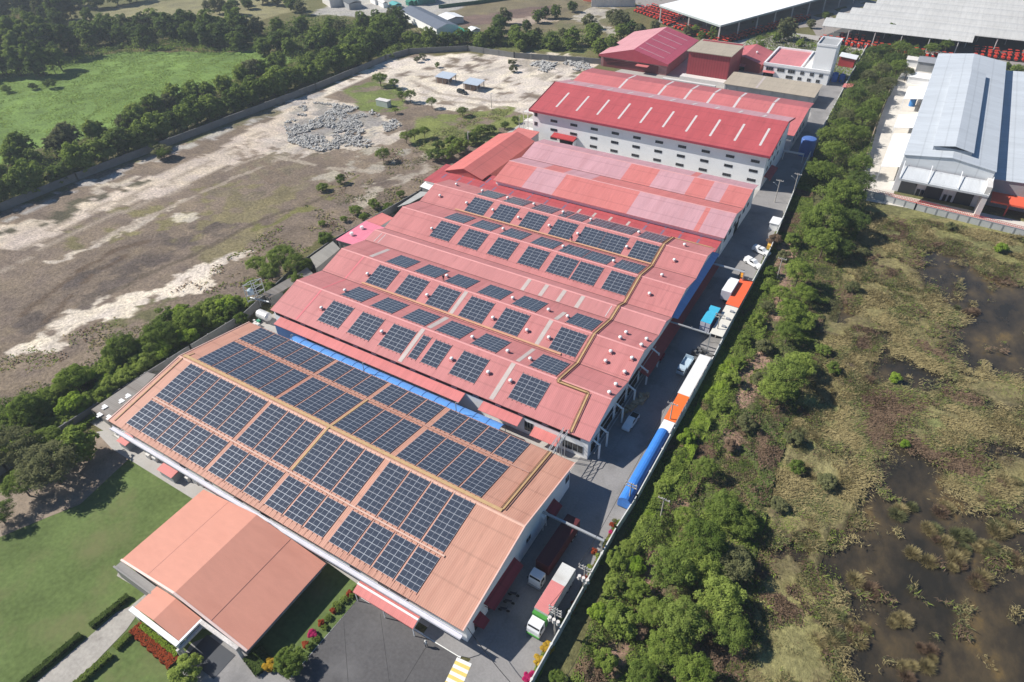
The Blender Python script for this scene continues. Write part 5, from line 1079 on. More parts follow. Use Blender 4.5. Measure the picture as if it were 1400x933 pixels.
shelter('flat_shelter','cream roofed shelter with three dark hatches in the wall row',[(971,456),(988,461),(992,417),(1010,422)],2.7,mat('cream_shelter_roof',(.68,.65,.58),rough=.6,var=.08),vents=3)
shelter('flat_shelter','long vivid orange roofed shelter at the far end of the wall row',[(993,416),(1011,421),(1012,380),(1030,385)],2.8,mat('vivid_orange_sheet',(.85,.135,.05),rough=.5,var=.06))
# flatbed trailer and clutter in the gap
p=G(935,507); t=thing('flatbed_truck','small pale blue flatbed truck at the edge of the shade, beside the long white shelter','truck',(p.x-.1,p.y,.05),math.radians(-2))
lpart('bed',MB().box(-1,-.6,1.0,1,3.2,1.15).box(-1,3.1,1.15,1,3.2,2.1).box(-1,-.6,1.15,-.92,3.2,1.6).box(.92,-.6,1.15,1,3.2,1.6),mat('pale_blue_paint',(.42,.52,.60)),t)
lpart('cab',bodyloft([(-2.3,.9,.5,1.3),(-2.0,.95,.5,2.1),(-.8,.95,.5,2.15)]),mat('pale_blue_paint',(0,0,0)),t); lpart('windscreen',MB().poly([(-.8,-2.27,1.4),(.8,-2.27,1.4),(.8,-2.03,2.0),(-.8,-2.03,2.0)]),glass,t)
for x in (-.8,.8):
    for y in (-1.6,2.2): wheel(t,x,y,.42,.25)
p=G(955,488); 
t=thing('scrap_pile','dark jumble of machine parts in the gap between the two rows of shelters','scrap',(p.x,p.y,0)); mb=MB()
for i in range(16): 
    x,y=p.x+random.uniform(-1.6,2.2),p.y+random.uniform(-2,2.5); s=random.uniform(.3,.7); mb.box(x-s,y-s*.7,.04,x+s,y+s*.7,random.uniform(.4,1.3))
part('parts',mb,mat('greasy_metal',(.12,.12,.12)),t)
# clutter pile beside the hall
p=G(866,560); t=thing('crate_pile','pale heap of stacked crates and sacks in the shade behind the silver pickup','crates',(p.x,p.y,0)); mb=MB(); 
for i in range(26):
    f=i/26; x=p.x-1.2+f*1.8+random.uniform(-.6,.6); y=p.y-3+f*8+random.uniform(-.6,.6); s=random.uniform(.3,.55); mb.box(x-s,y-s,.04,x+s,y+s,random.uniform(.5,1.4))
part('crates',mb,mat('tan_sacks',(.36,.29,.20),var=.3),t)
p=G(900,492); t=thing('cart','small crimson topped handcart by the dark red awning of the pink hall','cart',(p.x,p.y,0)); part('tray',MB().box(p.x-1,p.y-1.2,1.0,p.x+1,p.y+1.2,1.5),mat('cart_crimson',(.35,.03,.05)),t); part('legs',MB().box(p.x-.9,p.y-1.1,0,p.x-.8,p.y-1,1).box(p.x+.8,p.y-1.1,0,p.x+.9,p.y-1,1).box(p.x-.9,p.y+1,0,p.x-.8,p.y+1.1,1).box(p.x+.8,p.y+1,0,p.x+.9,p.y+1.1,1),blackm,t)
# motorcycles under the front hall awning
for i in range(3):
    x,y=-30.6,44.2+i*1.5
    t=thing('motorcycle',['dark motorcycle parked nearest the corner under the maroon awning','dark motorcycle parked in the middle under the maroon awning','dark motorcycle parked farthest in under the maroon awning'][i],'motorcycle',(x,y,.17),.3,'motorcycles under the awning')
    lpart('body',MB().bar((-.6,0,.75),(.5,0,.8),.28,.35).bar((.5,-.35,1.05),(.5,.35,1.05),.05),mat('bike_paint',(.06,.06,.07),rough=.3),t)
    for s in (-.65,.65): lpart('wheel',MB().tube((s,-.06,.3),(s,.06,.3),.3,n=12),blackm,t)
# ------------------------------------------------------------------ round tank, silver tank, storage tank
t=thing('storage_tank','big blue round water tank standing by the road next to the trees','tank',(-28.0,243,0)); c=G(1100,213)
part('shell',MB().lathe((c.x,c.y+1,0),[(2.6,0),(2.6,.2),(2.5,.25),(2.5,5.6),(2.3,5.9),(.4,6.2)],20),mat('tank_blue',(.08,.16,.42),rough=.45),t,smooth=False)
c=G(361,432,1.5); t=thing('gas_tank','silver horizontal tank with rounded ends by the left corner of the pink hall','tank',(c.x,c.y,0)); mb=MB().tube((c.x-1.6,c.y,1.7),(c.x+1.6,c.y,1.7),1.15,n=16)
mb.tube((c.x+1.6,c.y,1.7),(c.x+2.1,c.y,1.7),1.15,.7,n=16).tube((c.x-2.1,c.y,1.7),(c.x-1.6,c.y,1.7),.7,1.15,n=16); part('shell',mb,mat('silver_tank',(.66,.65,.63),rough=.3,metal=.2),t,smooth=False); part('saddle',MB().box(c.x-1.2,c.y-.9,0,c.x-.9,c.y+.9,.9).box(c.x+.9,c.y-.9,0,c.x+1.2,c.y+.9,.9),conc,t)
c=G(347,418); t=thing('pipe_rack','tall grey steel frame carrying pipes at the left corner of the pink hall','frame',(c.x,c.y,0)); mb=MB(); c1=G(343,424);c2=G(357,420)
for cc in (c1,c2,c1+Vector((0,2.4,0)),c2+Vector((0,2.4,0))): mb.bar((cc.x,cc.y,0),(cc.x,cc.y,7.5),.16)
for z in (2.6,4.2,5.8,7.4): mb.bar((c1.x,c1.y,z),(c2.x,c2.y,z),.12).bar((c1.x,c1.y+2.4,z),(c2.x,c2.y+2.4,z),.12).bar((c1.x,c1.y,z),(c1.x,c1.y+2.4,z),.12).bar((c2.x,c2.y,z),(c2.x,c2.y+2.4,z),.12)
part('frame',mb,gal,t); part('vessel',MB().lathe((c1.x+.8,c1.y+1,4.3),[(.1,0),(.75,.4),(.75,1.5),(.3,1.9)],12),mat('pale_blue_vessel',(.42,.50,.56)),t); part('pipe',MB().tube((c1.x,c1.y+1,3.2),(c1.x+5.5,c1.y+2,3.2),.22),gal,t)
mb=MB(); 
for i in range(38):
    f=random.random(); p=G(318+f*40+random.uniform(-4,4),462-f*22+random.uniform(-3,5)); s=random.uniform(.2,.6); mb.box(p.x-s,p.y-s*.8,0,p.x+s,p.y+s*.8,random.uniform(.3,1.1),random.choice((0,0,1,2)))
single('rubbish_heap',mb,[offwhite,mat('brown_sacks',(.35,.22,.15)),mat('green_netting',(.05,.28,.16))],'heap of pale rubbish and sacks behind the left end of the salmon hall','rubbish',kind='stuff')
# things along the front left of the salmon hall
for i,(px,py,lab) in enumerate(((172,600,'small coral roofed utility box nearest the tin lean-to along the front left of the hall'),(231,641,'longer coral roofed utility box beside the office wing'))):
    p=G(px,py,2.2); t=thing('utility_hut',lab,'hut',(p.x,p.y,0)); L_=2.6 if i==0 else 4.0
    part('wall',MB().box(p.x-L_/2,p.y-1.0,0,p.x+L_/2,p.y+1.1,2.0),greysteel,t); part('roof',MB().poly([(p.x-L_/2-.15,p.y-1.25,2.0),(p.x+L_/2+.15,p.y-1.25,2.0),(p.x+L_/2+.15,p.y+1.2,2.4),(p.x-L_/2-.15,p.y+1.2,2.4)]).box(p.x-L_/2-.1,p.y-1.2,1.9,p.x+L_/2+.1,p.y+1.1,1.99),coral,t)
for i,(px,py) in enumerate(((203,624),(212,628),(256,655),(268,659),(275,662))):
    p=G(px,py,.6); t=thing('air_conditioner',f'white outdoor air conditioner unit against the front of the salmon hall, {rank(i+1,5)}','air conditioner',(p.x,p.y,0),0,'air conditioners along the front left')
    part('casing',MB().box(p.x-.55,p.y-.25,.1,p.x+.55,p.y+.25,1.2),offwhite,t); part('grille',MB().tube((p.x,p.y-.27,.65),(p.x,p.y-.25,.65),.4,n=12),greysteel,t)
mb=MB()
for i in range(14): p=G(157+random.random()*14,588+random.random()*14); mb.bar((p.x-1.2,p.y,.1+.1*i%1.0),(p.x+1.2,p.y+random.uniform(-.4,.4),.2+.08*i),.25,.08,random.choice((0,1)))
single('timber_stack',mb,[mat('grey_planks',(.30,.29,.26)),offwhite],'stack of grey planks by the left front corner of the salmon hall','timber')
sheet('service_path',[(-117,33.8),(-89,33.8),(-89,37.0),(-122,37),(-124,35)],.10,conc_lt,'pale concrete strip along the front left of the salmon hall','path')
# ------------------------------------------------------------------ poles and cables
def pole(px,py,h,label,arms=1,trans=False,cat='utility pole',m=None,ax=0.0,lamp=False):
    p=G(px,py); t=thing('utility_pole',label,cat,(p.x,p.y,0),ax,'utility poles')
    lpart('shaft',MB().tube((0,0,0),(0,0,h),.16,.10,n=8),m or wood,t)
    for i in range(arms):
        z=h-.25-i*.75; c=lpart('crossarm',MB().box(-1.1,-.08,z-.08,1.1,.08,z+.08),m or wood,t); mb=MB()
        for x in (-.95,-.35,.35,.95): mb.tube((x,0,z+.08),(x,0,z+.34),.06,n=6)
        lpart('insulator',mb,offwhite,c)
    if trans:
        lpart('transformer',MB().box(-1.1,-.45,h*.55,1.1,-.2,h*.55+.12).tube((-.7,-.35,h*.55),(-.7,-.35,h*.55+.9),.28).tube((0,-.35,h*.55),(0,-.35,h*.55+.9),.28).tube((.7,-.35,h*.55),(.7,-.35,h*.55+.9),.28),offwhite,t)
    if lamp:
        lpart('lamp_arm',MB().bar((0,0,h*.7),(-1.5,0,h*.85),.07).box(-1.9,-.1,h*.85-.05,-1.4,.1,h*.85+.05),gal,t)
    return Vector((p.x,p.y,h))
PL=[]
PL.append(pole(758,868,8.0,'pale concrete pole with double crossarms and transformers beside the pink and white truck',3,True,m=conc_lt))
PL.append(pole(797,812,8.0,'concrete pole with a stack of white insulators halfway along the flower beds',2,True,m=conc_lt))
PL.append(pole(859,692,6.5,'pale pole at the near end of the blue barrel shelter',2))
PL.append(pole(914,585,7.0,'slim pole rising through the white sheet beside the short orange roof',1))
PL.append(pole(978,462,7.0,'pole with a crowded crossarm at the near end of the cream roofed shelter',2))
PL.append(pole(1059,277,7.5,'brown pole with a lamp arm standing in the sunlit road corner',1,lamp=True)); PL.append(pole(1083,270,8.0,'pole with a lamp arm against the boundary wall opposite the white warehouse',1,lamp=True))
VERGE=[pole(903,708,5.5,'thin grey pole with a short crossarm in the bushes opposite the blue barrel shelter',1),
 pole(1062,382,6.5,'thin grey pole leaning in the bushes opposite the orange shelter',1),pole(1168,285,6.5,'grey pole with crossarm between the trees near the white warehouse road',1),pole(1178,262,7.0,'grey pole half hidden behind the big tree near the concrete lane',1)]
for px,py,lab in ((401,470,'thin steel bracket post at the left end of the blue arched canopy'),(498,508,'thin steel bracket post in the middle of the blue arched canopy'),(624,563,'thin steel bracket post near the right end of the blue arched canopy')):
    p=G(px,py,4.5); t=thing('bracket_post',lab,'post',(p.x,p.y,0),0,'bracket posts over the blue canopy'); part('shaft',MB().bar((p.x,p.y,0),(p.x,p.y,7.0),.12).bar((p.x,p.y,7.0),(p.x+.8,p.y,7.4),.08),gal,t)
for px,py,h,lab in ((641,206,7,'white lamp post by the bushes left of the coral side shed'),(710,180,6,'thin brown pole behind the coral side shed'),(672,148,6,'thin pole on the grassy patch beyond the side sheds'),(577,880,0,'')):
    if not lab: continue
    p=G(px,py); t=thing('lamp_post',lab,'lamp post',(p.x,p.y,0)); part('shaft',MB().tube((p.x,p.y,0),(p.x,p.y,h),.14,.09,n=8),whitem if 'white' in lab else wood,t); part('lamp_head',MB().box(p.x-.1,p.y-.1,h-.1,p.x+.7,p.y+.1,h+.05),gal,t)
def cablerun(label,a,b,sag=.8,r=.035):
    a=Vector(a); b=Vector(b); mb=MB(); N=14; P=[a+(b-a)*(i/N)+Vector((0,0,-sag*4*(i/N)*(1-i/N))) for i in range(N+1)]
    for p,q in zip(P,P[1:]): mb.tube(p,q,r,n=5,cap=False)
    single('power_cable',mb,cable,label,'cable',group='power cables')
for i,(a,b) in enumerate(zip(PL[:4],PL[1:5])):
    cablerun(['black cable strung between the two poles with white insulators','black cable running from the insulator pole to the blue barrel shelter pole','black cable above the blue barrel shelter','black cable above the long white shelter'][i],a+Vector((-.9,0,.1)),b+Vector((-.9,0,.1)))
cablerun('thick dark cable slung across the road corner to the front right edge',(-32.6,37.3,4.6),(G(704,940,5).x,G(704,940,5).y,5),.7,.05)
cablerun('black cable over the verge bushes near the front',VERGE[0]+Vector((0,0,-.1)),(VERGE[0].x-1,VERGE[0].y-45,6),.6)
g_=G(770,690,0); t=thing('pipe_bridge','grey pipe bridge spanning the road from the salmon hall to the boundary wall','pipe bridge',(-27,60,4.6)); part('pipe',MB().box(-32.8,60.7,4.45,-21.3,61.1,4.75),gal,t); part('posts',MB().box(-21.7,60.7,0,-21.5,61.1,4.4),gal,t)
t=thing('pipe_bridge','thin grey pipe bridge spanning the road from the dark red awning to the blue trailer','pipe bridge',(-27,122,4.8)); part('pipe',MB().box(-32.6,121.4,4.8,-23,121.75,5.05),gal,t); part('posts',MB().box(-23.2,121.4,0,-23,121.75,4.8).bar((-27.5,121.5,5.0),(-27.5,121.5,5.6),.1),gal,t)
t=thing('pipe_bridge','flat grey pipe bridge spanning the road towards the white pickups','pipe bridge',(-27,149,5)); part('pipe',MB().box(-32.6,149.2,5.2,-23.4,149.9,5.4),gal,t); part('posts',MB().box(-23.6,149.3,0,-23.4,149.8,5.2),gal,t)
t=thing('pipe_bridge','pale beam gate across the road by the blue round tank','gate beam',(-29,234,3)); part('pipe',MB().box(-33.2,233.2,2.9,-26.6,233.7,3.4),offwhite,t); part('posts',MB().box(-26.8,233.3,0,-26.6,233.6,2.9).box(-33.2,233.3,0,-33,233.6,2.9),offwhite,t)
# ------------------------------------------------------------------ person crossing the lot
def skinfig(name,edges,pos,rad,m,parent):
    me=bpy.data.meshes.new(name); me.from_pydata(pos,edges,[]); o=bpy.data.objects.new(name,me); COL.objects.link(o)
    md=o.modifiers.new('skin','SKIN'); me.skin_vertices[0] if me.skin_vertices else None
    if not me.skin_vertices:
        bpy.context.view_layer.update()
    if me.skin_vertices:
        for i,r in enumerate(rad): me.skin_vertices[0].data[i].radius=(r,r)
        me.skin_vertices[0].data[0].use_root=True
    o.modifiers.new('sub','SUBSURF').levels=1; me.materials.append(m); o.parent=parent; return o
# ------------------------------------------------------------------ huts and parked car on the sandy field
for i,(px,py,lab) in enumerate(((610,113,'pale blue roofed field hut on posts, left of the two on the sand'),(648,122,'pale blue roofed field hut on posts, right of the two on the sand'))):
    p=G(px,py); t=thing('field_hut',lab,'hut',(p.x,p.y,0)); part('roof',MB().poly([(p.x-4,p.y-3,2.9),(p.x+4,p.y-3,2.9),(p.x+4,p.y+3.4,3.5),(p.x-4,p.y+3.4,3.5)]).poly([(p.x-4,p.y+3.4,3.4),(p.x+4,p.y+3.4,3.4),(p.x+4,p.y-3,2.8),(p.x-4,p.y-3,2.8)]),mat('pale_blue_roof',(.44,.50,.58),rough=.5),t)
    mb=MB(); 
    for x in (-3.5,0,3.5):
        for y in (-2.6,2.8): mb.box(p.x+x-.12,p.y+y-.12,0,p.x+x+.12,p.y+y+.12,3.0)
    part('post',mb,conc,t); part('back_wall',MB().box(p.x-3.4,p.y-2.2,0,p.x+1.5,p.y+2.6,2.5),mat('brown_brick',(.24,.17,.13)),t)
p=G(632,128); t=pickup('car','dark grey car parked on the sand in front of the field huts',(p.x,p.y,0),1.4,canopy=True,cat='car')
for ch in t.children:
    if ch.name.split('.')[0] in ('body','cab','canopy'):
        ch.data.materials.clear(); ch.data.materials.append(mat('dark_car_paint',(.03,.035,.035),rough=.25))
p=G(525,145); t=thing('site_container','small pale green site container beside the rubble','container',(p.x,p.y,0)); part('wall',MB().box(p.x-3,p.y-1.3,0,p.x+3,p.y+1.3,2.5),mat('pale_green_sheet',(.42,.47,.42)),t); part('roof',MB().box(p.x-3.1,p.y-1.4,2.5,p.x+3.1,p.y+1.4,2.6),offwhite,t)
# ------------------------------------------------------------------ rubble
def rubble(name,label,pls,n,m,smin,smax,zmax):
    mb=MB(); tot=0
    poly=PX(pls); xs=[a for a,b in poly]; ys=[b for a,b in poly]
    while tot<n:
        x,y=random.uniform(min(xs),max(xs)),random.uniform(min(ys),max(ys))
        if not inside(np.array([x]),np.array([y]),poly)[0]: continue
        if fbm(np.array([x]),np.array([y]),7,3,91)[0]<.48: continue
        tot+=1; s=random.uniform(smin,smax); L_=s*random.choice((1,1,1.5,3.5)); an=random.uniform(0,3.14); z=random.uniform(.05,zmax)
        mb.bar((x-math.cos(an)*L_/2,y-math.sin(an)*L_/2,z),(x+math.cos(an)*L_/2,y+math.sin(an)*L_/2,z+random.uniform(-.3,.5)),s,s*random.uniform(.3,.8))
    single(name,mb,m,label,'rubble',kind='stuff')
rub=mat('broken_concrete',(.43,.42,.40),rough=.9,var=.25,vscale=.3)
rubble('rubble','big field of broken grey concrete rubble on the sandy field',[(408,140),(452,142),(505,150),(532,165),(520,182),(495,190),(472,202),(436,208),(395,196),(388,168)],3000,rub,.15,.55,.5)
rubble('rubble','scattered long pale concrete beams beside the rubble field',[(490,180),(540,163),(548,172),(520,190),(500,203),(480,200)],240,mat('pale_beams',(.44,.43,.41),rough=.9),.25,.6,.5)
rubble('rubble','grey rubble heap by the far grey wall behind the barn',[(720,88),(760,82),(800,84),(810,95),(770,100),(735,98)],420,rub,.3,.9,.6)
# ------------------------------------------------------------------ far yard, top left centre
t=thing('long_building','long low white building with a slate blue roof at the top, beyond the tree belt','building',(-255,328,0))
A=G(547,16,3.6);B=G(597,42,3.6);C=G(610,33,4.6);D_=G(560,9,4.6)
u_=(B-A).normalized(); v_=Vector((-u_.y,u_.x,0)); 
if v_.dot(D_-A)<0: v_=-v_
Ln=(B-A).length; Wd=13; R=[A,A+u_*Ln,A+u_*Ln+v_*Wd,A+v_*Wd]
g=lambda p,z:(p.x,p.y,z)
mid0=A+v_*Wd/2; mid1=mid0+u_*Ln
mb=MB().poly([g(R[0],4.2),g(R[1],4.2),g(mid1,6.0),g(mid0,6.0)]).poly([g(mid0,6.0),g(mid1,6.0),g(R[2],4.2),g(R[3],4.2)])
part('roof',mb,mat('slate_blue_roof',(.13,.15,.19),rough=.6),t)
mb=MB()
for a_,b_ in zip(R,R[1:]+R[:1]): mb.poly([g(a_,0),g(b_,0),g(b_,4.15),g(a_,4.15)])
mb.poly([g(R[1],4.15),g(mid1,5.95),g(R[2],4.15)]).poly([g(R[0],4.15),g(mid0,5.95),g(R[3],4.15)])
part('wall',mb,white,t)
def box_at(name,label,cat,px,py,lx,ly,h,m,rm,rz=0):
    p=G(px,py); t=thing(name,label,cat,(p.x,p.y,0),rz); lpart('wall',MB().box(-lx/2,-ly/2,0,lx/2,ly/2,h),m,t); lpart('roof',MB().poly([(-lx/2-.4,-ly/2-.4,h),(lx/2+.4,-ly/2-.4,h),(lx/2+.4,0,h+.9),(-lx/2-.4,0,h+.9)]).poly([(-lx/2-.4,0,h+.9),(lx/2+.4,0,h+.9),(lx/2+.4,ly/2+.4,h),(-lx/2-.4,ly/2+.4,h)]),rm,t); return t
rz_=math.atan2(u_.y,u_.x)
box_at('small_building','grey roofed block with pale walls at the top edge, left of the far yard','building',456,6,16,9,4.5,offwhite,grey,rz_)
box_at('small_building','dark open shed beside the grey roofed block in the far yard','building',482,10,12,8,3.5,grey,mat('charcoal_roof',(.10,.11,.12)),rz_)
box_at('site_cabin','white cabin in the far yard, left of the green containers','cabin',513,5,9,3,2.8,whitem,offwhite,rz_); box_at('site_cabin','white cabin in the far yard touching the teal tarpaulin','cabin',524,9,9,3,2.8,whitem,offwhite,rz_)
box_at('site_cabin','teal covered stack in the far yard beside the white cabins','stack',541,10,8,5,2,mat('teal_tarp',(.08,.30,.30)),mat('teal_tarp2',(.10,.36,.36)),rz_)
for i in range(4): box_at('skip',f'dark green skip in the far yard, {rank(i+1,4)} of the row',"skip",561+i*6.5,7-i*.6,4.5,4,2,mat('skip_green',(.03,.18,.13)),mat('skip_green',(0,0,0)),rz_)
box_at('small_building','big grey and green roofed hall cut by the top edge behind the skips','building',572,0.5,26,12,6,mat('green_wall',(.05,.20,.18)),grey,rz_)
box_at('small_building','small white roofed lean-to behind the long slate roofed building','building',617,30,12,10,3,offwhite,whitem,rz_)
box_at('site_cabin','bright green tarpaulin covered stack behind the tree belt','stack',629,47,13,6,1.8,mat('bright_green_tarp',(.03,.30,.18)),mat('bright_green_tarp2',(.04,.36,.22)),rz_); box_at('site_cabin','small white tent near the green tarpaulin stack','tent',648,45,5,5,2,whitem,whitem,rz_)
box_at('site_cabin','red brick block at the top edge left of the white flat roof','building',822,3,22,7,5,mat('red_brick_wall',(.42,.10,.06)),mat('red_brick_wall2',(.42,.11,.07)),rz_+.35)
box_at('small_building','long low grey roofed shed in front of the red brick block','building',838,8,26,5,4,offwhite,offwhite,.45)
gw=[G2(600,12),G2(660,5),G2(720,-4)]
wallrun('screen_wall','dark green low screen wall along the far brown field',gw,2.0,.3,mat('green_screen',(.03,.11,.06)))
# small building cluster between tree strip and grey warehouse
box_at('small_building','small grey flat roofed pump house behind the tree strip by the grey warehouse','building',1268,95,9,9,4,grey,greysteel,0); box_at('small_building','small white block behind the tree strip near the bright lane','building',1250,90,7,5,3,whitem,offwhite,0); box_at('small_building','low white roofed canopy hut on the bright lane','building',1256,113,9,7,3,whitem,whitem,0)
p=G(1246,145); t=thing('drum','blue drum standing on the bright concrete lane','drum',(p.x,p.y,0)); part('shell',MB().lathe((p.x,p.y,0),[(1.1,0),(1.15,1),(1.1,3.0),(.4,3.2)],14),mat('drum_blue',(.05,.20,.48)),t)
p=G(1150,113); t=thing('storage_tank','dark blue tank group in the shade beside the white office','tank',(p.x,p.y,0)); part('shell',MB().lathe((p.x-3,p.y,0),[(1.2,0),(1.2,3.6),(.3,4)],14).lathe((p.x-.2,p.y+1,0),[(1.2,0),(1.2,3.0),(.3,3.4)],14),mat('tank_deep_blue',(.03,.12,.40)),t)
# ------------------------------------------------------------------ people
def person(loc,rz,label,shirt,trous,hat):
    t=thing('person',label,'person',loc,rz)
    pos=[(0,0,.92),(0,0,1.12),(0,0,1.40),(0,.01,1.52),(0,.01,1.64),(0,.01,1.74),
         (-.10,0,.88),(-.12,.04,.48),(-.13,-.02,.06),(-.13,.12,.03),(.10,0,.88),(.13,-.06,.48),(.14,-.14,.06),(.14,0,.03),
         (-.19,0,1.42),(-.26,.02,1.15),(-.27,.10,.90),(.19,0,1.42),(.26,.02,1.15),(.27,.12,.92)]
    ed=[(0,1),(1,2),(2,3),(3,4),(4,5),(0,6),(6,7),(7,8),(8,9),(0,10),(10,11),(11,12),(12,13),(2,14),(14,15),(15,16),(2,17),(17,18),(18,19)]
    rad=[.15,.15,.16,.06,.10,.08,.10,.075,.055,.045,.10,.075,.055,.045,.07,.05,.04,.07,.05,.04]
    me=bpy.data.meshes.new('body'); me.from_pydata(pos,ed,[]); o=bpy.data.objects.new('body',me); COL.objects.link(o); o.parent=t
    o.modifiers.new('skin','SKIN')
    for i,r in enumerate(rad): me.skin_vertices[0].data[i].radius=(r,r)
    me.skin_vertices[0].data[0].use_root=True
    o.modifiers.new('smooth','SUBSURF').levels=1; me.materials.append(trous)
    lpart('shirt',MB().lathe((0,0,.92),[(.19,0),(.20,.2),(.215,.42),(.17,.52),(.07,.58)],10),shirt,t)
    lpart('hat',MB().lathe((0,.01,1.68),[(.17,0),(.125,.02),(.12,.10),(.05,.14)],10),hat,t)
navyc=mat('navy_cloth',(.03,.035,.06),rough=.9); whitec=mat('white_cloth',(.6,.6,.58),rough=.9)
p=G(583,884,.06); person((p.x,p.y,.07),1.2,'person in a pale shirt and white hat walking on the asphalt lot',whitec,navyc,whitec)
p=onroof(781.5,331,B2P); person((p.x,p.y,zat(B2P,p.y)+.2),.4,'person in dark clothes standing in the last roof valley of the pink hall',navyc,navyc,mat('dark_hat',(.05,.05,.05)))
p=onroof(606.5,384,B2P); person((p.x,p.y,zat(B2P,p.y)+.05),.4,'person in dark clothes standing between two solar arrays on the second pink bay',navyc,navyc,mat('dark_hat',(.05,.05,.05)))
# ------------------------------------------------------------------ foliage
LM={ 'dark':leafmat('leaf_dark',(.062,.10,.028),(.16,.215,.062)), 'mid':leafmat('leaf_mid',(.088,.140,.028),(.245,.31,.075)),
 'light':leafmat('leaf_light',(.135,.20,.034),(.31,.38,.09)), 'olive':leafmat('leaf_olive',(.10,.115,.05),(.22,.225,.105)),
 'brown':leafmat('leaf_brown',(.15,.10,.065),(.27,.19,.13)), 'straw':leafmat('leaf_straw',(.215,.18,.085),(.43,.36,.185),scale=.35), 'lime':leafmat('leaf_lime',(.13,.22,.025),(.30,.40,.06)),
 'pinkf':leafmat('blossom_pink',(.45,.02,.12),(.6,.06,.2)),'redf':leafmat('blossom_red',(.30,.06,.03),(.42,.10,.04)),'goldf':leafmat('leaf_gold',(.45,.28,.03),(.6,.42,.06)) }
def leafmesh(name,cent,nrm,size,mats,rs,mi=None,aspect=1.0):
    n=len(cent); r=rs.normal(size=(n,3)); nn=nrm+r*.36; nn/=np.linalg.norm(nn,axis=1)[:,None]+1e-9
    a=np.cross(nn,rs.normal(size=(n,3))); a/=np.linalg.norm(a,axis=1)[:,None]+1e-9; b=np.cross(nn,a)
    s=(size*rs.uniform(.6,1.3,n))[:,None]
    P=np.stack([cent-a*s*.5*aspect,cent-b*s*.32,cent+a*s*.5*aspect,cent+b*s*.32],1).reshape(-1,3)
    me=bpy.data.meshes.new(name); me.vertices.add(len(P)); me.vertices.foreach_set('co',P.reshape(-1).astype(np.float32))
    me.loops.add(len(P)); me.loops.foreach_set('vertex_index',np.arange(len(P))); me.polygons.add(n); me.polygons.foreach_set('loop_start',np.arange(0,len(P),4)); me.polygons.foreach_set('loop_total',np.full(n,4))
    for m_ in mats: me.materials.append(m_)
    if mi is not None: me.polygons.foreach_set('material_index',mi.astype(np.int32))
    me.update(calc_edges=True); return me
def blademesh(name,x,y,z,L,wd,mats,rs,mi,lean):
    n=len(x); th=fbm(x,y,9,3,7)*9+rs.normal(size=n)*1.3; L=L*rs.uniform(.55,1.3,n); el=np.clip(rs.normal(lean,.35,n),.05,1.4)
    d=np.stack([np.cos(th)*np.cos(el),np.sin(th)*np.cos(el),np.sin(el)],-1)*L[:,None]; s=np.stack([-np.sin(th),np.cos(th),np.zeros(n)],-1)*(wd*rs.uniform(.6,1.4,n))[:,None]
    b=np.stack([x,y,z],-1); P=np.stack([b-s,b+s,b+d*.6+s*.8+np.array((0,0,.06)),b+d],1).reshape(-1,3)
    me=bpy.data.meshes.new(name); me.vertices.add(len(P)); me.vertices.foreach_set('co',P.reshape(-1).astype(np.float32))
    me.loops.add(len(P)); me.loops.foreach_set('vertex_index',np.arange(len(P))); me.polygons.add(n); me.polygons.foreach_set('loop_start',np.arange(0,len(P),4)); me.polygons.foreach_set('loop_total',np.full(n,4))
    for m_ in mats: me.materials.append(m_)
    me.polygons.foreach_set('material_index',mi.astype(np.int32)); me.update(calc_edges=True); return me
def crownpts(rs,rx,rz,ncl,nl,base,flat=0.0,top=1.0,clr=(.24,.40),up_=.75):
    C=[];N=[]
    for i in range(ncl):
        d=rs.normal(size=3); d/=np.linalg.norm(d); d[2]=abs(d[2])*1.0-.35 if rs.rand()<up_ else d[2]
        rr=rs.uniform(.45,.86); c=np.array((d[0]*rx*rr,d[1]*rx*rr,base+rz+d[2]*rz*rr*top)); r=rx*rs.uniform(*clr)
        k=int(nl*(r/rx/.3)**2); q=rs.normal(size=(k,3)); q/=np.linalg.norm(q,axis=1)[:,None]
        q[:,2]=np.where(q[:,2]<-.35,-q[:,2],q[:,2])
        dist=rs.uniform(.62,1.06,k)[:,None]*r; sc=np.array((1,1,.72 if flat==0 else .5))
        C.append(c+q*dist*sc); N.append(q*.8+np.array((0,0,.8)))
    return np.concatenate(C),np.concatenate(N)
def trunkmb(rs,h,r,limbs,spread):
    mb=MB(); mb.tube((0,0,-.3),(0,0,h*.55),r,r*.7,n=7,cap=False)
    for i in range(limbs):
        a=2*math.pi*i/limbs+rs.uniform(0,1); z=h*rs.uniform(.3,.55); e=Vector((math.cos(a)*spread*rs.uniform(.5,.9),math.sin(a)*spread*rs.uniform(.5,.9),h*rs.uniform(.7,.95)))
        mb.tube((0,0,z),tuple(e*.55+Vector((0,0,z*.45))),r*.5,r*.32,n=5,cap=False); mb.tube(tuple(e*.55+Vector((0,0,z*.45))),tuple(e),r*.32,r*.1,n=5,cap=False)
    return mb
PROTO={}
def proto(kind,seed,rx,rz,base,ncl,nl,leaf,tone,limbs=5,flat=0,top=1.0,clr=(.24,.40),mixt=None):
    key=(kind,seed,tone)
    rs=np.random.RandomState(seed*7+3); c,n=crownpts(rs,rx,rz,ncl,nl,base,flat,top,clr,.75 if kind=='broad' else .25)
    cm=leafmesh('crown_'+kind,c,n,leaf,[LM[tone]],rs); tm=trunkmb(rs,base+rz*1.3,.035*rx+.07,limbs,rx*.7).mesh('trunk_'+kind,bark)
    PROTO.setdefault((kind,tone),[]).append((cm,tm))
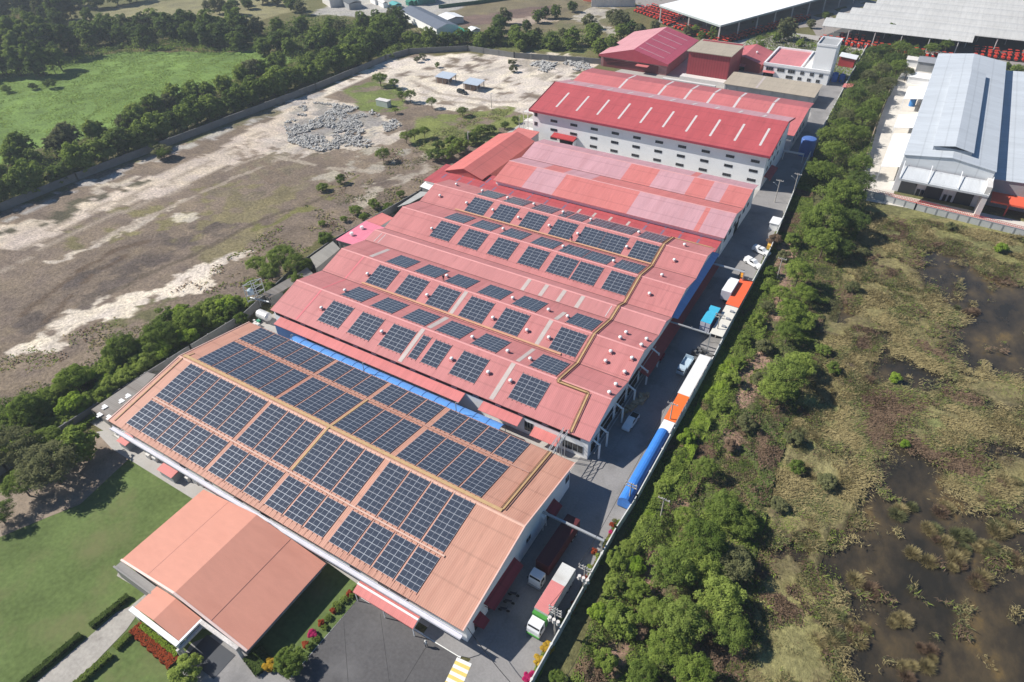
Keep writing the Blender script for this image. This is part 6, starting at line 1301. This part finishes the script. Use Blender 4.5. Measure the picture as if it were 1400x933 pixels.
for s in range(4):
    for tone in ('mid','light','dark','olive'):
        proto('broad',s,5.0,3.2,2.2,165,240,.29,tone,clr=(.08,.20))      # spreading broad crowns, radius 5 m
        if s<3: proto('bush',s+10,2.6,1.9,.1,60,190,.26,tone,clr=(.12,.28))
        if s<3: proto('tall',s+20,3.4,6.0,.6,75,150,.55,tone,clr=(.14,.34))
        if s<3: proto('far',s+30,4.6,4.6,.0,75,80,.72,tone,clr=(.13,.32))
for tone in ('straw','brown','olive'):
    for k_ in range(3):
        rs=np.random.RandomState(90+k_); n=700; a=rs.uniform(0,6.28,n); rr=rs.uniform(0,1.5,n)**1.0; x=np.cos(a)*rr; y=np.sin(a)*rr
        el=np.clip(rs.normal(.95,.3,n)-rr*.25,.2,1.5); L_=rs.uniform(.7,1.7,n)*(1.25-.4*rr/1.5); th=a+rs.normal(size=n)*.6
        d=np.stack([np.cos(th)*np.cos(el),np.sin(th)*np.cos(el),np.sin(el)],-1)*L_[:,None]; sd_=np.stack([-np.sin(th),np.cos(th),0*th],-1)*.05
        b=np.stack([x,y,0*x-.3],-1); Pq=np.stack([b-sd_,b+sd_,b+d*.7+sd_*.8,b+d],1).reshape(-1,3)
        me=bpy.data.meshes.new('tuft'); me.from_pydata([tuple(v) for v in Pq],[],[(4*i,4*i+1,4*i+2,4*i+3) for i in range(n)]); me.materials.append(LM[tone]); PROTO.setdefault(('tuft',tone),[]).append((me,None))
for tone in ('brown','straw','lime','pinkf','redf','goldf'): 
    for s in range(2): proto('bush',s+40,2.6,1.9,.1,16,150,.42,tone,clr=(.28,.46))
TREES={}
RS=np.random.RandomState(5)
def tree(kind,tone,x,y,s,zone,sz=None,name=None,parts=True):
    cm,tm=PROTO[(kind,tone)][RS.randint(len(PROTO[(kind,tone)]))]
    TREES.setdefault((zone,),[]).append((P2((x,y,2))[0],kind,tone,x,y,s,sz or s*RS.uniform(.85,1.15),cm,tm,name,parts))
TW={'dark':'dark green','mid':'green','light':'light green','olive':'olive green','brown':'dry brown','straw':'straw coloured','lime':'lime green','pinkf':'pink flowering','redf':'reddish','goldf':'golden'}
KW={'tuft':'grass clump','broad':'spreading tree','bush':'shrub','tall':'tall tree','far':'round tree'}
NMS={'tuft':'grass_clump','broad':'broadleaf_tree','bush':'shrub','tall':'tall_tree','far':'rounded_tree'}
GRP={'tuft':'grass clumps','broad':'broad trees','bush':'shrubs','tall':'tall trees','far':'rounded trees'}
def emit_trees():
    for (zone,),l in TREES.items():
        sub={}
        for q in sorted(l,key=lambda a:a[0]): sub.setdefault(q[1],[]).append(q)
        for kind,ll in sub.items():
            for i,(px,k_,tone,x,y,s,sz,cm,tm,name,parts) in enumerate(ll):
                rk=rank(i+1,len(ll)); lab=f'{TW[tone]} {KW[kind]} {zone}'+(f', {rk}' if rk else '')
                rz=RS.uniform(0,6.28)
                e=thing(name or NMS[kind],lab,'shrub' if kind=='bush' else 'grass clump' if kind=='tuft' else 'tree',(x,y,0),rz,GRP[kind]+' '+zone); e.scale=(s,s,sz)
                o=bpy.data.objects.new('crown',cm); COL.objects.link(o); o.parent=e
                if kind not in ('bush','tuft'):
                    o=bpy.data.objects.new('trunk',tm); COL.objects.link(o); o.parent=e
def at(l,kind,zone,h=.0,tones=('mid','light')):
    for q in l:
        px,py,r=q[:3]; tone=q[3] if len(q)>3 else tones[RS.randint(len(tones))]
        R={'broad':5.0,'bush':2.6,'tall':3.4,'far':4.6,'tuft':1.6}[kind]
        s=r/R; zc={'tuft':.5,'broad':5.0,'bush':1.6,'tall':7.0,'far':4.5}[kind]*s
        p=G(px,py,zc); tree(kind,tone,p.x,p.y,s,zone)
# strip east of the boundary wall
at([(918,778,4.4),(962,740,4.4),(992,696,4.0),(1014,716,3.0),(965,640,2.6),(935,845,4.2),(985,815,4.4),(910,885,3.2,'light'),(880,922,2.6),(950,922,3.4),(1000,765,4.0,'olive'),(860,748,1.8,'light'),(1000,860,3.6),(935,708,2.4,'light'),(968,778,3.2,'light'),(892,838,2.6,'light'),(948,800,2.6,'olive'),(930,880,2.4,'light')],'broad','in the verge strip nearest the camera',tones=('mid','light','mid'))
at([(850,845,3.2,'light'),(838,800,1.8,'light'),(828,905,2.0,'light'),(868,772,1.8,'lime'),(845,765,2.2,'light'),(818,838,1.6,'lime'),(872,810,2.2,'light'),(762,928,1.5,'mid'),(940,600,1.7,'lime'),(985,555,1.8,'light'),(905,668,1.6,'light'),(1000,520,2.2,'light'),(1010,495,2.0,'light'),(1020,465,2.0,'mid'),(1035,440,2.0,'light'),(1045,475,2.2,'olive'),(1040,520,2.2,'olive'),(1020,580,2.2,'olive'),(1000,610,1.5,'brown'),(875,862,1.4,'brown'),(1050,420,2.0,'olive'),(1060,330,2.2,'brown'),(1072,350,2.2,'olive'),(1085,330,2.4,'mid'),(1055,372,2.2,'mid'),(1050,395,2.0,'light')],'bush','behind the white boundary wall')
at([(1075,515,5.0),(1058,535,3.8),(1096,495,4.0),(1092,375,4.4),(1082,425,4.2),(1100,400,3.6),(1098,440,3.2),(1068,400,3.0),(1078,455,3.4)],'broad','in the verge opposite the orange shelter',tones=('light','mid','light'))
at([(1133,300,6.2),(1155,262,6.6),(1168,300,5.4),(1128,330,5.2),(1178,248,5.0),(1122,232,5.6),(1142,208,5.2),(1178,222,4.6),(1150,335,4.4),(1110,300,4.0)],'broad','in the clump left of the panelled wall',tones=('mid','mid','dark'))
at([(1160,185,5.0),(1130,185,4.2),(1182,158,4.8),(1170,130,4.6),(1198,122,4.8),(1160,158,4.4),(1207,97,4.8),(1222,80,4.8),(1215,112,4.4),(1188,103,4.6),(1232,66,4.8),(1253,72,4.6),(1196,72,4.4),(1228,92,4.6),(1240,100,3.4),(1180,90,4.0),(1176,182,4.0),(1194,142,4.4),(1150,170,4.0),(1210,66,4.4),(1275,66,4.2),(1295,62,3.6)],'broad','between the road and the bright lane',tones=('mid','dark','olive','mid'))
at([(1125,478,2.0,'mid'),(1225,518,1.4,'lime'),(1238,608,1.0,'lime'),(1130,660,2.0,'olive'),(1085,600,2.0,'olive'),(1165,395,2.0,'olive'),(1180,345,2.0,'olive'),(1100,500,1.6,'olive'),(1140,505,1.8,'mid'),(1370,340,1.8,'lime'),(1300,310,1.6,'olive'),(1090,640,1.6,'mid'),(1065,690,1.8,'olive')],'bush','in the dry marsh at the right')
tf=[]
for q in ((1120,640),(1200,370),(1190,520),(1120,500),(1345,760),(1310,770),(1180,800),(1340,800),(1240,910),(1180,870),(1140,845),(1120,880),(1085,730),(1100,715),(1375,720),(1390,770),(1380,660),(1100,600),(1150,620),(1300,420),(1330,430),(1265,730),(1258,765),(1222,845),(1350,690),(1365,740),(1325,745),(1305,740),(1250,905),(1270,895),(1150,870),(1165,855),(1135,815),(1290,690),(1240,700)):
    for k_ in range(RS.randint(2,5)): tf.append((q[0]+RS.normal()*9,q[1]+RS.normal()*7,RS.uniform(.6,1.4),('straw','straw','brown','olive')[RS.randint(4)]))
at(tf,'tuft','in the dry marsh')
# bushes along the left of the compound
hed=[]
for i in range(34):
    f=i/33; px=-20+f*345; py=640-f*222; hed.append((px+RS.uniform(-8,8),py+RS.uniform(-8,8)-6,RS.uniform(2.0,3.2)))
for i in range(24):
    f=i/23; px=-20+f*300; py=600-f*185; hed.append((px+RS.uniform(-10,10),py+RS.uniform(-10,10),RS.uniform(2.2,3.6)))
at(hed,'bush','in the hedge left of the salmon hall',tones=('mid','light','lime','light'))
at([(35,560,4.0),(100,520,4.2),(165,475,4.2),(215,455,4.6),(255,435,4.2),(60,600,3.6)],'broad','above the hedge left of the salmon hall',tones=('mid','light'))
at([(330,436,2.0),(315,430,2.2),(300,442,2.2),(338,415,2.2),(365,395,2.6),(405,385,2.4),(420,365,2.2),(345,390,2.4),(390,400,2.0),(445,330,2.6),(440,305,1.4)],'bush','beside the grey tin lean-tos',tones=('mid','light'))
at([(349,358,3.4,'light'),(384,350,5.0,'mid'),(402,362,3.8,'mid'),(368,368,3.6,'mid')],'broad','in the clump by the two grey tin lean-tos')
at([(440,256,2.3),(466,247,2.0),(486,288,2.4),(512,280,2.2),(531,283,2.0),(444,325,2.2),(470,300,1.4),(497,297,1.6),(548,266,1.6)],'bush','in the dry field left of the pink hall',tones=('mid','light'))
at([(519,105,4.2,'mid'),(538,112,3.0,'mid'),(549,130,2.8,'mid'),(560,130,3.2,'mid'),(523,210,3.2,'mid'),(555,186,3.0,'mid'),(566,182,2.8,'mid'),(580,180,2.6,'light'),(632,150,2.8,'mid'),(590,140,2.6,'mid'),(540,150,1.8,'light')],'broad','on the grassy patch near the rubble')
at([(594,212,3.4),(612,210,3.6),(630,202,3.6),(645,190,3.4),(652,182,3.0),(618,196,3.0),(600,200,2.6),(672,178,2.2),(690,172,2.0),(705,165,1.8),(660,178,2.4)],'bush','left of the bright coral side shed',tones=('dark','mid'))
at([(700,85,2.4),(702,95,2.2),(570,82,2.0),(578,78,2.0),(535,77,2.0),(430,110,2.6),(222,208,4.0),(598,90,1.5)],'bush','dotted along the edge of the sandy field',tones=('mid','olive'))
at([(222,208,3.0,'mid'),(212,200,2.4,'dark')],'broad','alone on the near side of the long grey wall')
# belt behind the long grey wall (two staggered rows)
def belt(line,n,kind,zone,r,tones,jit=4,jr=.25):
    pts=[]; 
    seg=[]; tot=0
    P=[Vector((*G2(*q),0)) for q in line]
    for a,b in zip(P,P[1:]): seg.append((a,b,(b-a).length)); tot+=(b-a).length
    for i in range(n):
        d=(i+.5+RS.uniform(-.3,.3))/n*tot
        for a,b,L in seg:
            if d<=L: p=a+(b-a)*d/L; break
            d-=L
        R={'broad':5.0,'bush':2.6,'tall':3.4,'far':4.6,'tuft':1.6}[kind]; rr=r*RS.uniform(1-jr,1+jr)
        tree(kind,tones[RS.randint(len(tones))],p.x+RS.uniform(-jit,jit),p.y+RS.uniform(-jit,jit),rr/R,zone)
belt([(-60,302),(0,280),(105,238),(200,199),(300,160),(400,121),(440,106),(500,84)],58,'far','right behind the long grey wall',4.6,('mid','light','mid','dark','light'),3)
belt([(-60,262),(0,242),(100,205),(200,168),(300,128),(380,100)],26,'far','fieldward of the grey wall',4.6,('mid','light','olive'),5)
belt([(430,90),(500,70),(560,62),(640,60),(720,64),(790,66)],26,'far','along the far wall behind the sandy field',4.2,('mid','dark'),4)
belt([(360,75),(430,72),(500,66),(560,50)],16,'far','in the thicket ending the green field',5.4,('mid','dark','mid'),6)
belt([(350,58),(420,48),(500,42),(560,38)],12,'far','on the scrubby rise below the far yard',4.6,('mid','olive','dark'),8)
belt([(90,70),(170,62),(240,60),(300,62),(345,66)],22,'far','along the far side of the green field',6.6,('dark','mid','dark'),5)
belt([(110,52),(200,46),(280,46),(350,50)],14,'far','in the back row beyond the green field',6.2,('dark','mid'),5)
belt([(-40,45),(20,30),(70,30),(110,45)],26,'tall','at the back of the top left grove',4.6,('mid','dark','olive'),8)
belt([(-40,85),(20,75),(60,80),(90,80)],24,'tall','in the middle of the top left grove',4.8,('mid','light','dark'),8)
belt([(-40,108),(10,104),(50,106),(85,98)],20,'tall','at the front of the top left grove',4.2,('mid','light'),5)
belt([(-20,8),(60,12),(130,10),(200,2)],14,'far','left of the top pale field',6.4,('dark','mid'),5)
belt([(290,12),(310,22),(330,18),(350,4),(380,8),(420,20)],12,'far','around the pale field at the top',4.6,('mid','dark','olive'),5)
at([(68,115,3.2),(45,118,2.4),(8,122,2.6),(55,98,3)],'bush','at the foot of the top left grove',tones=('dark','mid'))
at([(682,30,5.0),(690,22,4.6),(678,42,4.0),(705,40,3.4),(720,36,3.2),(735,22,3.8),(760,16,3.8),(783,8,3.6),(745,18,3.2),(812,40,5.4),(805,28,4.4),(808,52,4.0),(850,28,6.0),(862,36,4.6),(848,42,4.0),(875,40,4.0),(838,22,4.4),(640,50,3.6),(655,60,3.4),(770,45,3.0),(735,45,3.0),(712,62,3.0),(748,58,3.0),(780,60,3.4),(820,64,4.6),(838,68,4.0),(836,55,3.6),(895,36,3.4)],'far','on scrub left of the barn',tones=('mid','dark','mid','olive'))
at([(951,40,3.0,'light'),(960,47,2.8,'mid'),(976,46,3.4,'mid'),(940,42,2.6,'olive'),(1075,40,5.4,'olive'),(1062,52,2.4,'mid'),(1095,58,2.4,'light'),(1110,32,2.6,'olive'),(1218,42,3.6,'mid'),(1275,58,3.2,'mid'),(1040,62,2.4,'mid'),(1150,70,2.6,'mid'),(1170,76,2.6,'mid'),(1130,20,2.4,'mid'),(1390,95,2.8,'mid'),(1375,92,2.4,'mid'),(1245,52,2.4,'mid')],'far','around the yards of red machines')
at([(660,195,1.0,'mid')],'bush','by the coral side shed corner')
# garden trees
at([(62,632,6.4,'olive'),(15,612,5.4,'olive'),(28,662,3.6,'mid')],'broad','shading the left end of the lawn')
cm_,tm_=PROTO[('broad','mid')][1]
at([(106,608,4.2,'light')],'far','with rounded top by the salmon hall corner')
at([(-6,700,3.4,'dark')],'broad','cut by the left edge of the lawn')
at([(255,917,2.6,'light'),(398,905,2.6,'mid'),(385,910,1.4,'mid')],'bush','at the drive beside the office wing')
# flower strip shrubs
for i,(px,py,r,tone) in enumerate([(418,881,.6,'redf'),(427,868,.8,'pinkf'),(440,852,.6,'redf'),(449,845,.7,'mid'),(456,835,.55,'redf'),(460,828,.8,'mid'),(470,820,.8,'mid'),(478,812,.6,'redf'),(487,806,.8,'mid'),(433,874,.7,'mid'),(424,884,.7,'mid'),(444,858,.6,'light'),(463,834,.6,'mid'),(482,815,.6,'mid'),(370,908,1.3,'goldf')]): at([(px,py,r,tone)],'bush','in the flower strip beside the asphalt lot')
for px,py,r,tone in [(748,885,1.0,'goldf'),(736,904,.9,'goldf'),(722,926,1.0,'pinkf'),(813,754,.6,'redf'),(820,768,.8,'mid'),(826,742,.7,'olive'),(836,718,.5,'redf'),(785,825,.5,'redf'),(778,838,.7,'olive'),(835,728,.45,'pinkf'),(768,850,.7,'mid'),(806,776,.6,'light'),(800,790,.5,'redf'),(817,760,.5,'light'),(840,712,.5,'olive')]: at([(px,py,r,tone)],'bush','in the beds along the white boundary wall')
emit_trees()
# clipped hedges and beds of the garden
def hedge(name,label,p,q,w,h,tone,n):
    p=Vector((*G2(*p,h/2),0)); q=Vector((*G2(*q,h/2),0)); d=q-p; u=d.normalized(); v=Vector((-u.y,u.x,0)); rs=np.random.RandomState(int(abs(p.x)*10))
    t=rs.rand(n); s=rs.uniform(-.5,.5,n); top=rs.rand(n)<.5
    c=np.array(p)[None]+np.outer(t,np.array(d))+np.outer(np.where(top,s,np.sign(s)*.5)*w*(1+.15*np.sin(t*40)),np.array(v)); c[:,2]=np.where(top,h*(.94+.12*rs.rand(n)),rs.rand(n)*h)
    nr=np.where(top[:,None],np.array((0,0,1.))[None],np.outer(np.sign(s),np.array(v)))
    me=leafmesh(name,c,nr,.26,[LM[tone]],rs); o=link(name,me); tag(o,label,'hedge')
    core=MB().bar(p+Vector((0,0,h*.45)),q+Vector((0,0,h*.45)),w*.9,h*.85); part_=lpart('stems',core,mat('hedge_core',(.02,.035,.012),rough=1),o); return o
hedge('hedge','short clipped hedge with a red tip on the lawn nearest the porch',(176,815),(124,857),.9,.9,'dark',1500)
hedge('hedge','long clipped hedge running off the bottom left edge along the path',(111,868),(20,945),.9,.9,'dark',2200)
hedge('hedge','short clipped hedge on the porch side of the garden path',(178,868),(158,887),.9,.8,'mid',1000)
hedge('hedge','clipped hedge running off the bottom edge on the porch side of the path',(152,895),(95,945),1.0,.9,'mid',1800)
hedge('flower_bed','bed of red and coppery flowers in front of the porch',(184,858),(238,908),1.8,.6,'redf',3200)
hedge('hedge','row of small round green clipped bushes between the porch and the red flower bed',(193,856),(243,896),.8,.7,'lime',1400)
hedge('hedge','low hedge of deep green at the corner of the office wing by the yellow shrub',(345,893),(362,915),2.6,.9,'dark',2600)
# ------------------------------------------------------------------ uncountable cover
def cover(name,label,poly,n,size,tones,w,hfun,seed,kind='stuff',up=.9,aspect=1.0,den=None,blade=None):
    rs=np.random.RandomState(seed); P=PX(poly); xs=[a for a,b in P]; ys=[b for a,b in P]
    x=rs.uniform(min(xs),max(xs),n*3); y=rs.uniform(min(ys),max(ys),n*3); k=inside(x,y,P)
    if den is not None: k&=(fbm(x,y,6,4,seed+5)>den)
    for wp in (MARSH_W if 'marsh' in name or 'reed' in name else []):
        k&=~inside(x+(fbm(x,y,5,3,801)-.5)*7+rs.normal(size=len(x))*1.3,y+(fbm(x,y,5,3,811)-.5)*7+rs.normal(size=len(x))*1.3,wp)|(fbm(x,y,3.5,4,444)>.66)&(rs.rand(len(x))<.25)
    if name in ('creepers','undergrowth','rough_grass'):
        for lp in LITTER: k&=~inside(x+(fbm(x,y,4,3,901)-.5)*7,y+(fbm(x,y,4,3,911)-.5)*7,lp)|(rs.rand(len(x))<.08)
    x,y=x[k][:n],y[k][:n]; z=hfun(x,y,rs); e=.35
    gx=(hfun(x+e,y,None)-hfun(x-e,y,None))/(2*e); gy=(hfun(x,y+e,None)-hfun(x,y-e,None))/(2*e)
    nr=np.stack([-gx,-gy,np.full(len(x),up)],-1)
    q=fbm(x,y,7,4,seed+9); q2=rs.rand(len(x))*.16+q; mi=np.zeros(len(x)); 
    for i,t in enumerate(np.quantile(q2,np.cumsum(w)[:-1])): mi+=q2>t
    if blade: me=blademesh(name,x,y,z,size,blade,[LM[t] for t in tones],rs,mi,.25)
    else: me=leafmesh(name,np.stack([x,y,z],-1),nr,size,[LM[t] for t in tones],rs,mi,aspect)
    o=link(name,me); tag(o,label,'plants',kind=kind)
def hv(sc,amp,base,seed):
    def f(x,y,rs):
        z=base+amp*np.clip(fbm(x,y,sc,3,seed)-.3,0,1)*1.6
        return z if rs is None else z*rs.uniform(.5,1.0,len(x))
    return f
def hvw(sc,amp,base,seed,x0=-20.6,w=5.0):
    f0=hv(sc,amp,base,seed)
    def f(x,y,rs): return .05+f0(x,y,rs)*np.clip((x-x0+(fbm(x,y,6,2,5)-.5)*3)/w,.04,1)
    return f
cover('creepers','green creepers covering the verge behind the white boundary wall',[(735,1050),(862,705),(990,466),(1097,238),(1110,240),(1112,300),(1055,420),(1040,480),(1000,590),(940,690),(900,800),(860,1050)],84000,.30,('mid','light','dark','mid','brown'),(.26,.30,.12,.20,.12),hvw(3,2.2,.1,61),61)
cover('creepers','bright lime green creeper band between the shelters and the brown litter',[(985,470),(1012,500),(985,560),(940,640),(905,690),(880,740),(858,752),(868,722),(905,650),(945,575)],40000,.28,('lime','light','mid'),(.55,.35,.1),hvw(2.6,2.4,.15,61),62)
cover('undergrowth','mixed green and dead brown undergrowth between the creepers and the marsh',[(860,1050),(900,800),(940,690),(1000,590),(1040,480),(1060,420),(1110,300),(1170,330),(1130,420),(1110,500),(1060,650),(1030,780),(1010,1050)],84000,.38,('brown','dark','olive','mid','light'),(.22,.2,.22,.22,.14),hv(3,1.4,.0,63),63,den=.40)
cover('rough_grass','thin rough grass between the shrubs of the verge and the marsh',[(860,1050),(900,800),(940,690),(1000,590),(1040,480),(1060,420),(1110,300),(1190,300),(1150,420),(1125,500),(1080,650),(1050,780),(1030,1050)],72000,.55,('olive','light','straw','brown','mid'),(.3,.2,.2,.15,.15),hv(4,.3,.0,64),64,blade=.05)
cover('marsh_grass','short fine grass and dead stems over the marsh ground',[(1010,1050),(1030,780),(1060,650),(1110,500),(1130,410),(1180,290),(1205,292),(1520,345),(1520,1050)],180000,.42,('straw','olive','brown','light'),(.38,.30,.20,.12),hv(3.2,.25,.0,66),66,blade=.04)
cover('marsh_reeds','matted straw coloured reeds and grass over the marsh',[(1010,1050),(1030,780),(1060,650),(1110,500),(1130,410),(1180,290),(1205,292),(1520,345),(1520,1050)],312000,.75,('straw','straw','olive','light','brown'),(.22,.24,.25,.07,.22),hv(3.2,.9,.0,65),65,blade=.055,den=.43)
cover('belt_fill','continuous dark green understorey behind the long grey wall',[(-150,308),(0,286),(105,243),(200,204),(300,165),(430,117),(520,80),(640,63),(790,70),(800,60),(640,52),(500,58),(400,85),(300,118),(200,155),(100,195),(0,228),(-150,250)],84000,.55,('mid','light','dark','mid'),(.3,.25,.2,.25),hv(6,5.5,.3,81),81,den=.25)
cover('belt_fill','dense dark understorey of the tree belts round the green field',[(-150,110),(0,112),(90,92),(170,74),(350,76),(420,84),(540,62),(560,30),(440,32),(350,44),(230,40),(100,34),(0,10),(-150,10)],84000,.8,('mid','dark','mid','light'),(.3,.25,.25,.2),hv(9,8,.3,83),83,den=.3)
cover('belt_fill','dense dark understorey under the tree row beside the bright lane',[(1100,262),(1112,215),(1132,165),(1150,135),(1180,80),(1215,68),(1255,70),(1235,95),(1205,155),(1190,205),(1176,262),(1150,285)],42000,.5,('mid','dark','olive','mid'),(.3,.3,.2,.2),hv(7,7.5,.3,85),85,den=.22)
cover('belt_fill','leafy mass filling the clump left of the panelled wall',[(1095,330),(1110,290),(1150,255),(1176,258),(1182,290),(1165,345),(1130,352)],16000,.42,('mid','light','dark','mid'),(.35,.2,.2,.25),hv(6,6.0,.3,87),87,den=.25)
cover('hedge_fill','leafy undergrowth filling the hedge left of the salmon hall',[(-150,690),(0,650),(130,578),(240,495),(335,435),(345,410),(300,405),(200,455),(100,520),(-150,600)],72000,.32,('mid','lime','light','mid'),(.3,.3,.2,.2),hv(5,2.2,.1,67),67)
cover('field_weeds','low green weeds over the marshy green field',[(-150,215),(-150,100),(90,85),(180,75),(350,75),(385,90),(300,112),(150,175)],31200,.55,('light','light','lime','mid'),(.35,.3,.15,.2),hv(10,.35,.0,69),69,den=.42)
cover('scrub','scattered low scrub and grass tufts over the dry field',[(-150,560),(0,490),(200,420),(330,340),(430,260),(520,210),(640,150),(700,150),(600,240),(480,330),(340,440),(120,580)],10800,.6,('olive','straw','mid','brown'),(.35,.25,.2,.2),hv(6,.7,.02,71),71,den=.52)
cover('scrub','rank green scrub on the plot behind the white office',[(1000,66),(1060,42),(1140,62),(1210,78),(1190,100),(1150,115),(1090,72)],9000,.8,('light','mid','olive'),(.4,.3,.3),hv(6,1.6,.1,73),73)
cover('scrub','low dark scrub in front of the tree belts at the top',[(350,75),(440,30),(560,25),(640,45),(800,40),(830,70),(700,66),(560,72),(440,108)],16000,1.0,('dark','olive','mid','olive'),(.3,.3,.2,.2),hv(8,1.4,.05,75),75,den=.42)
cover('verge_plants','small plants in the beds along the white boundary wall',[(722,933),(735,933),(752,895),(762,878),(748,878)],2500,.25,('light','mid','lime'),(.4,.4,.2),hv(2,.3,.06,77),77)
cover('verge_plants','leafy plants in the upper beds along the white boundary wall',[(770,850),(812,770),(842,712),(852,712),(822,768),(782,845)],4200,.28,('mid','redf','olive','light'),(.35,.2,.25,.2),hv(2,.6,.06,79),79)
HAZE=0.00023
# ------------------------------------------------------------------ air
hz=bpy.data.materials.new('haze_air'); hz.use_nodes=True; nt=hz.node_tree
for n in list(nt.nodes):
    if n.type!='OUTPUT_MATERIAL': nt.nodes.remove(n)
v=nd(nt,'ShaderNodeVolumePrincipled'); v.inputs['Color'].default_value=(.80,.88,1,1); v.inputs['Density'].default_value=HAZE; v.inputs['Anisotropy'].default_value=.2
nt.links.new(v.outputs[0],[n for n in nt.nodes if n.type=='OUTPUT_MATERIAL'][0].inputs['Volume'])
hb=single('haze',MB().box(-4050,-3050,-3,3550,4550,106),hz,'thin pale haze over the far fields','haze',kind='stuff')
SC.cycles.volume_bounces=0
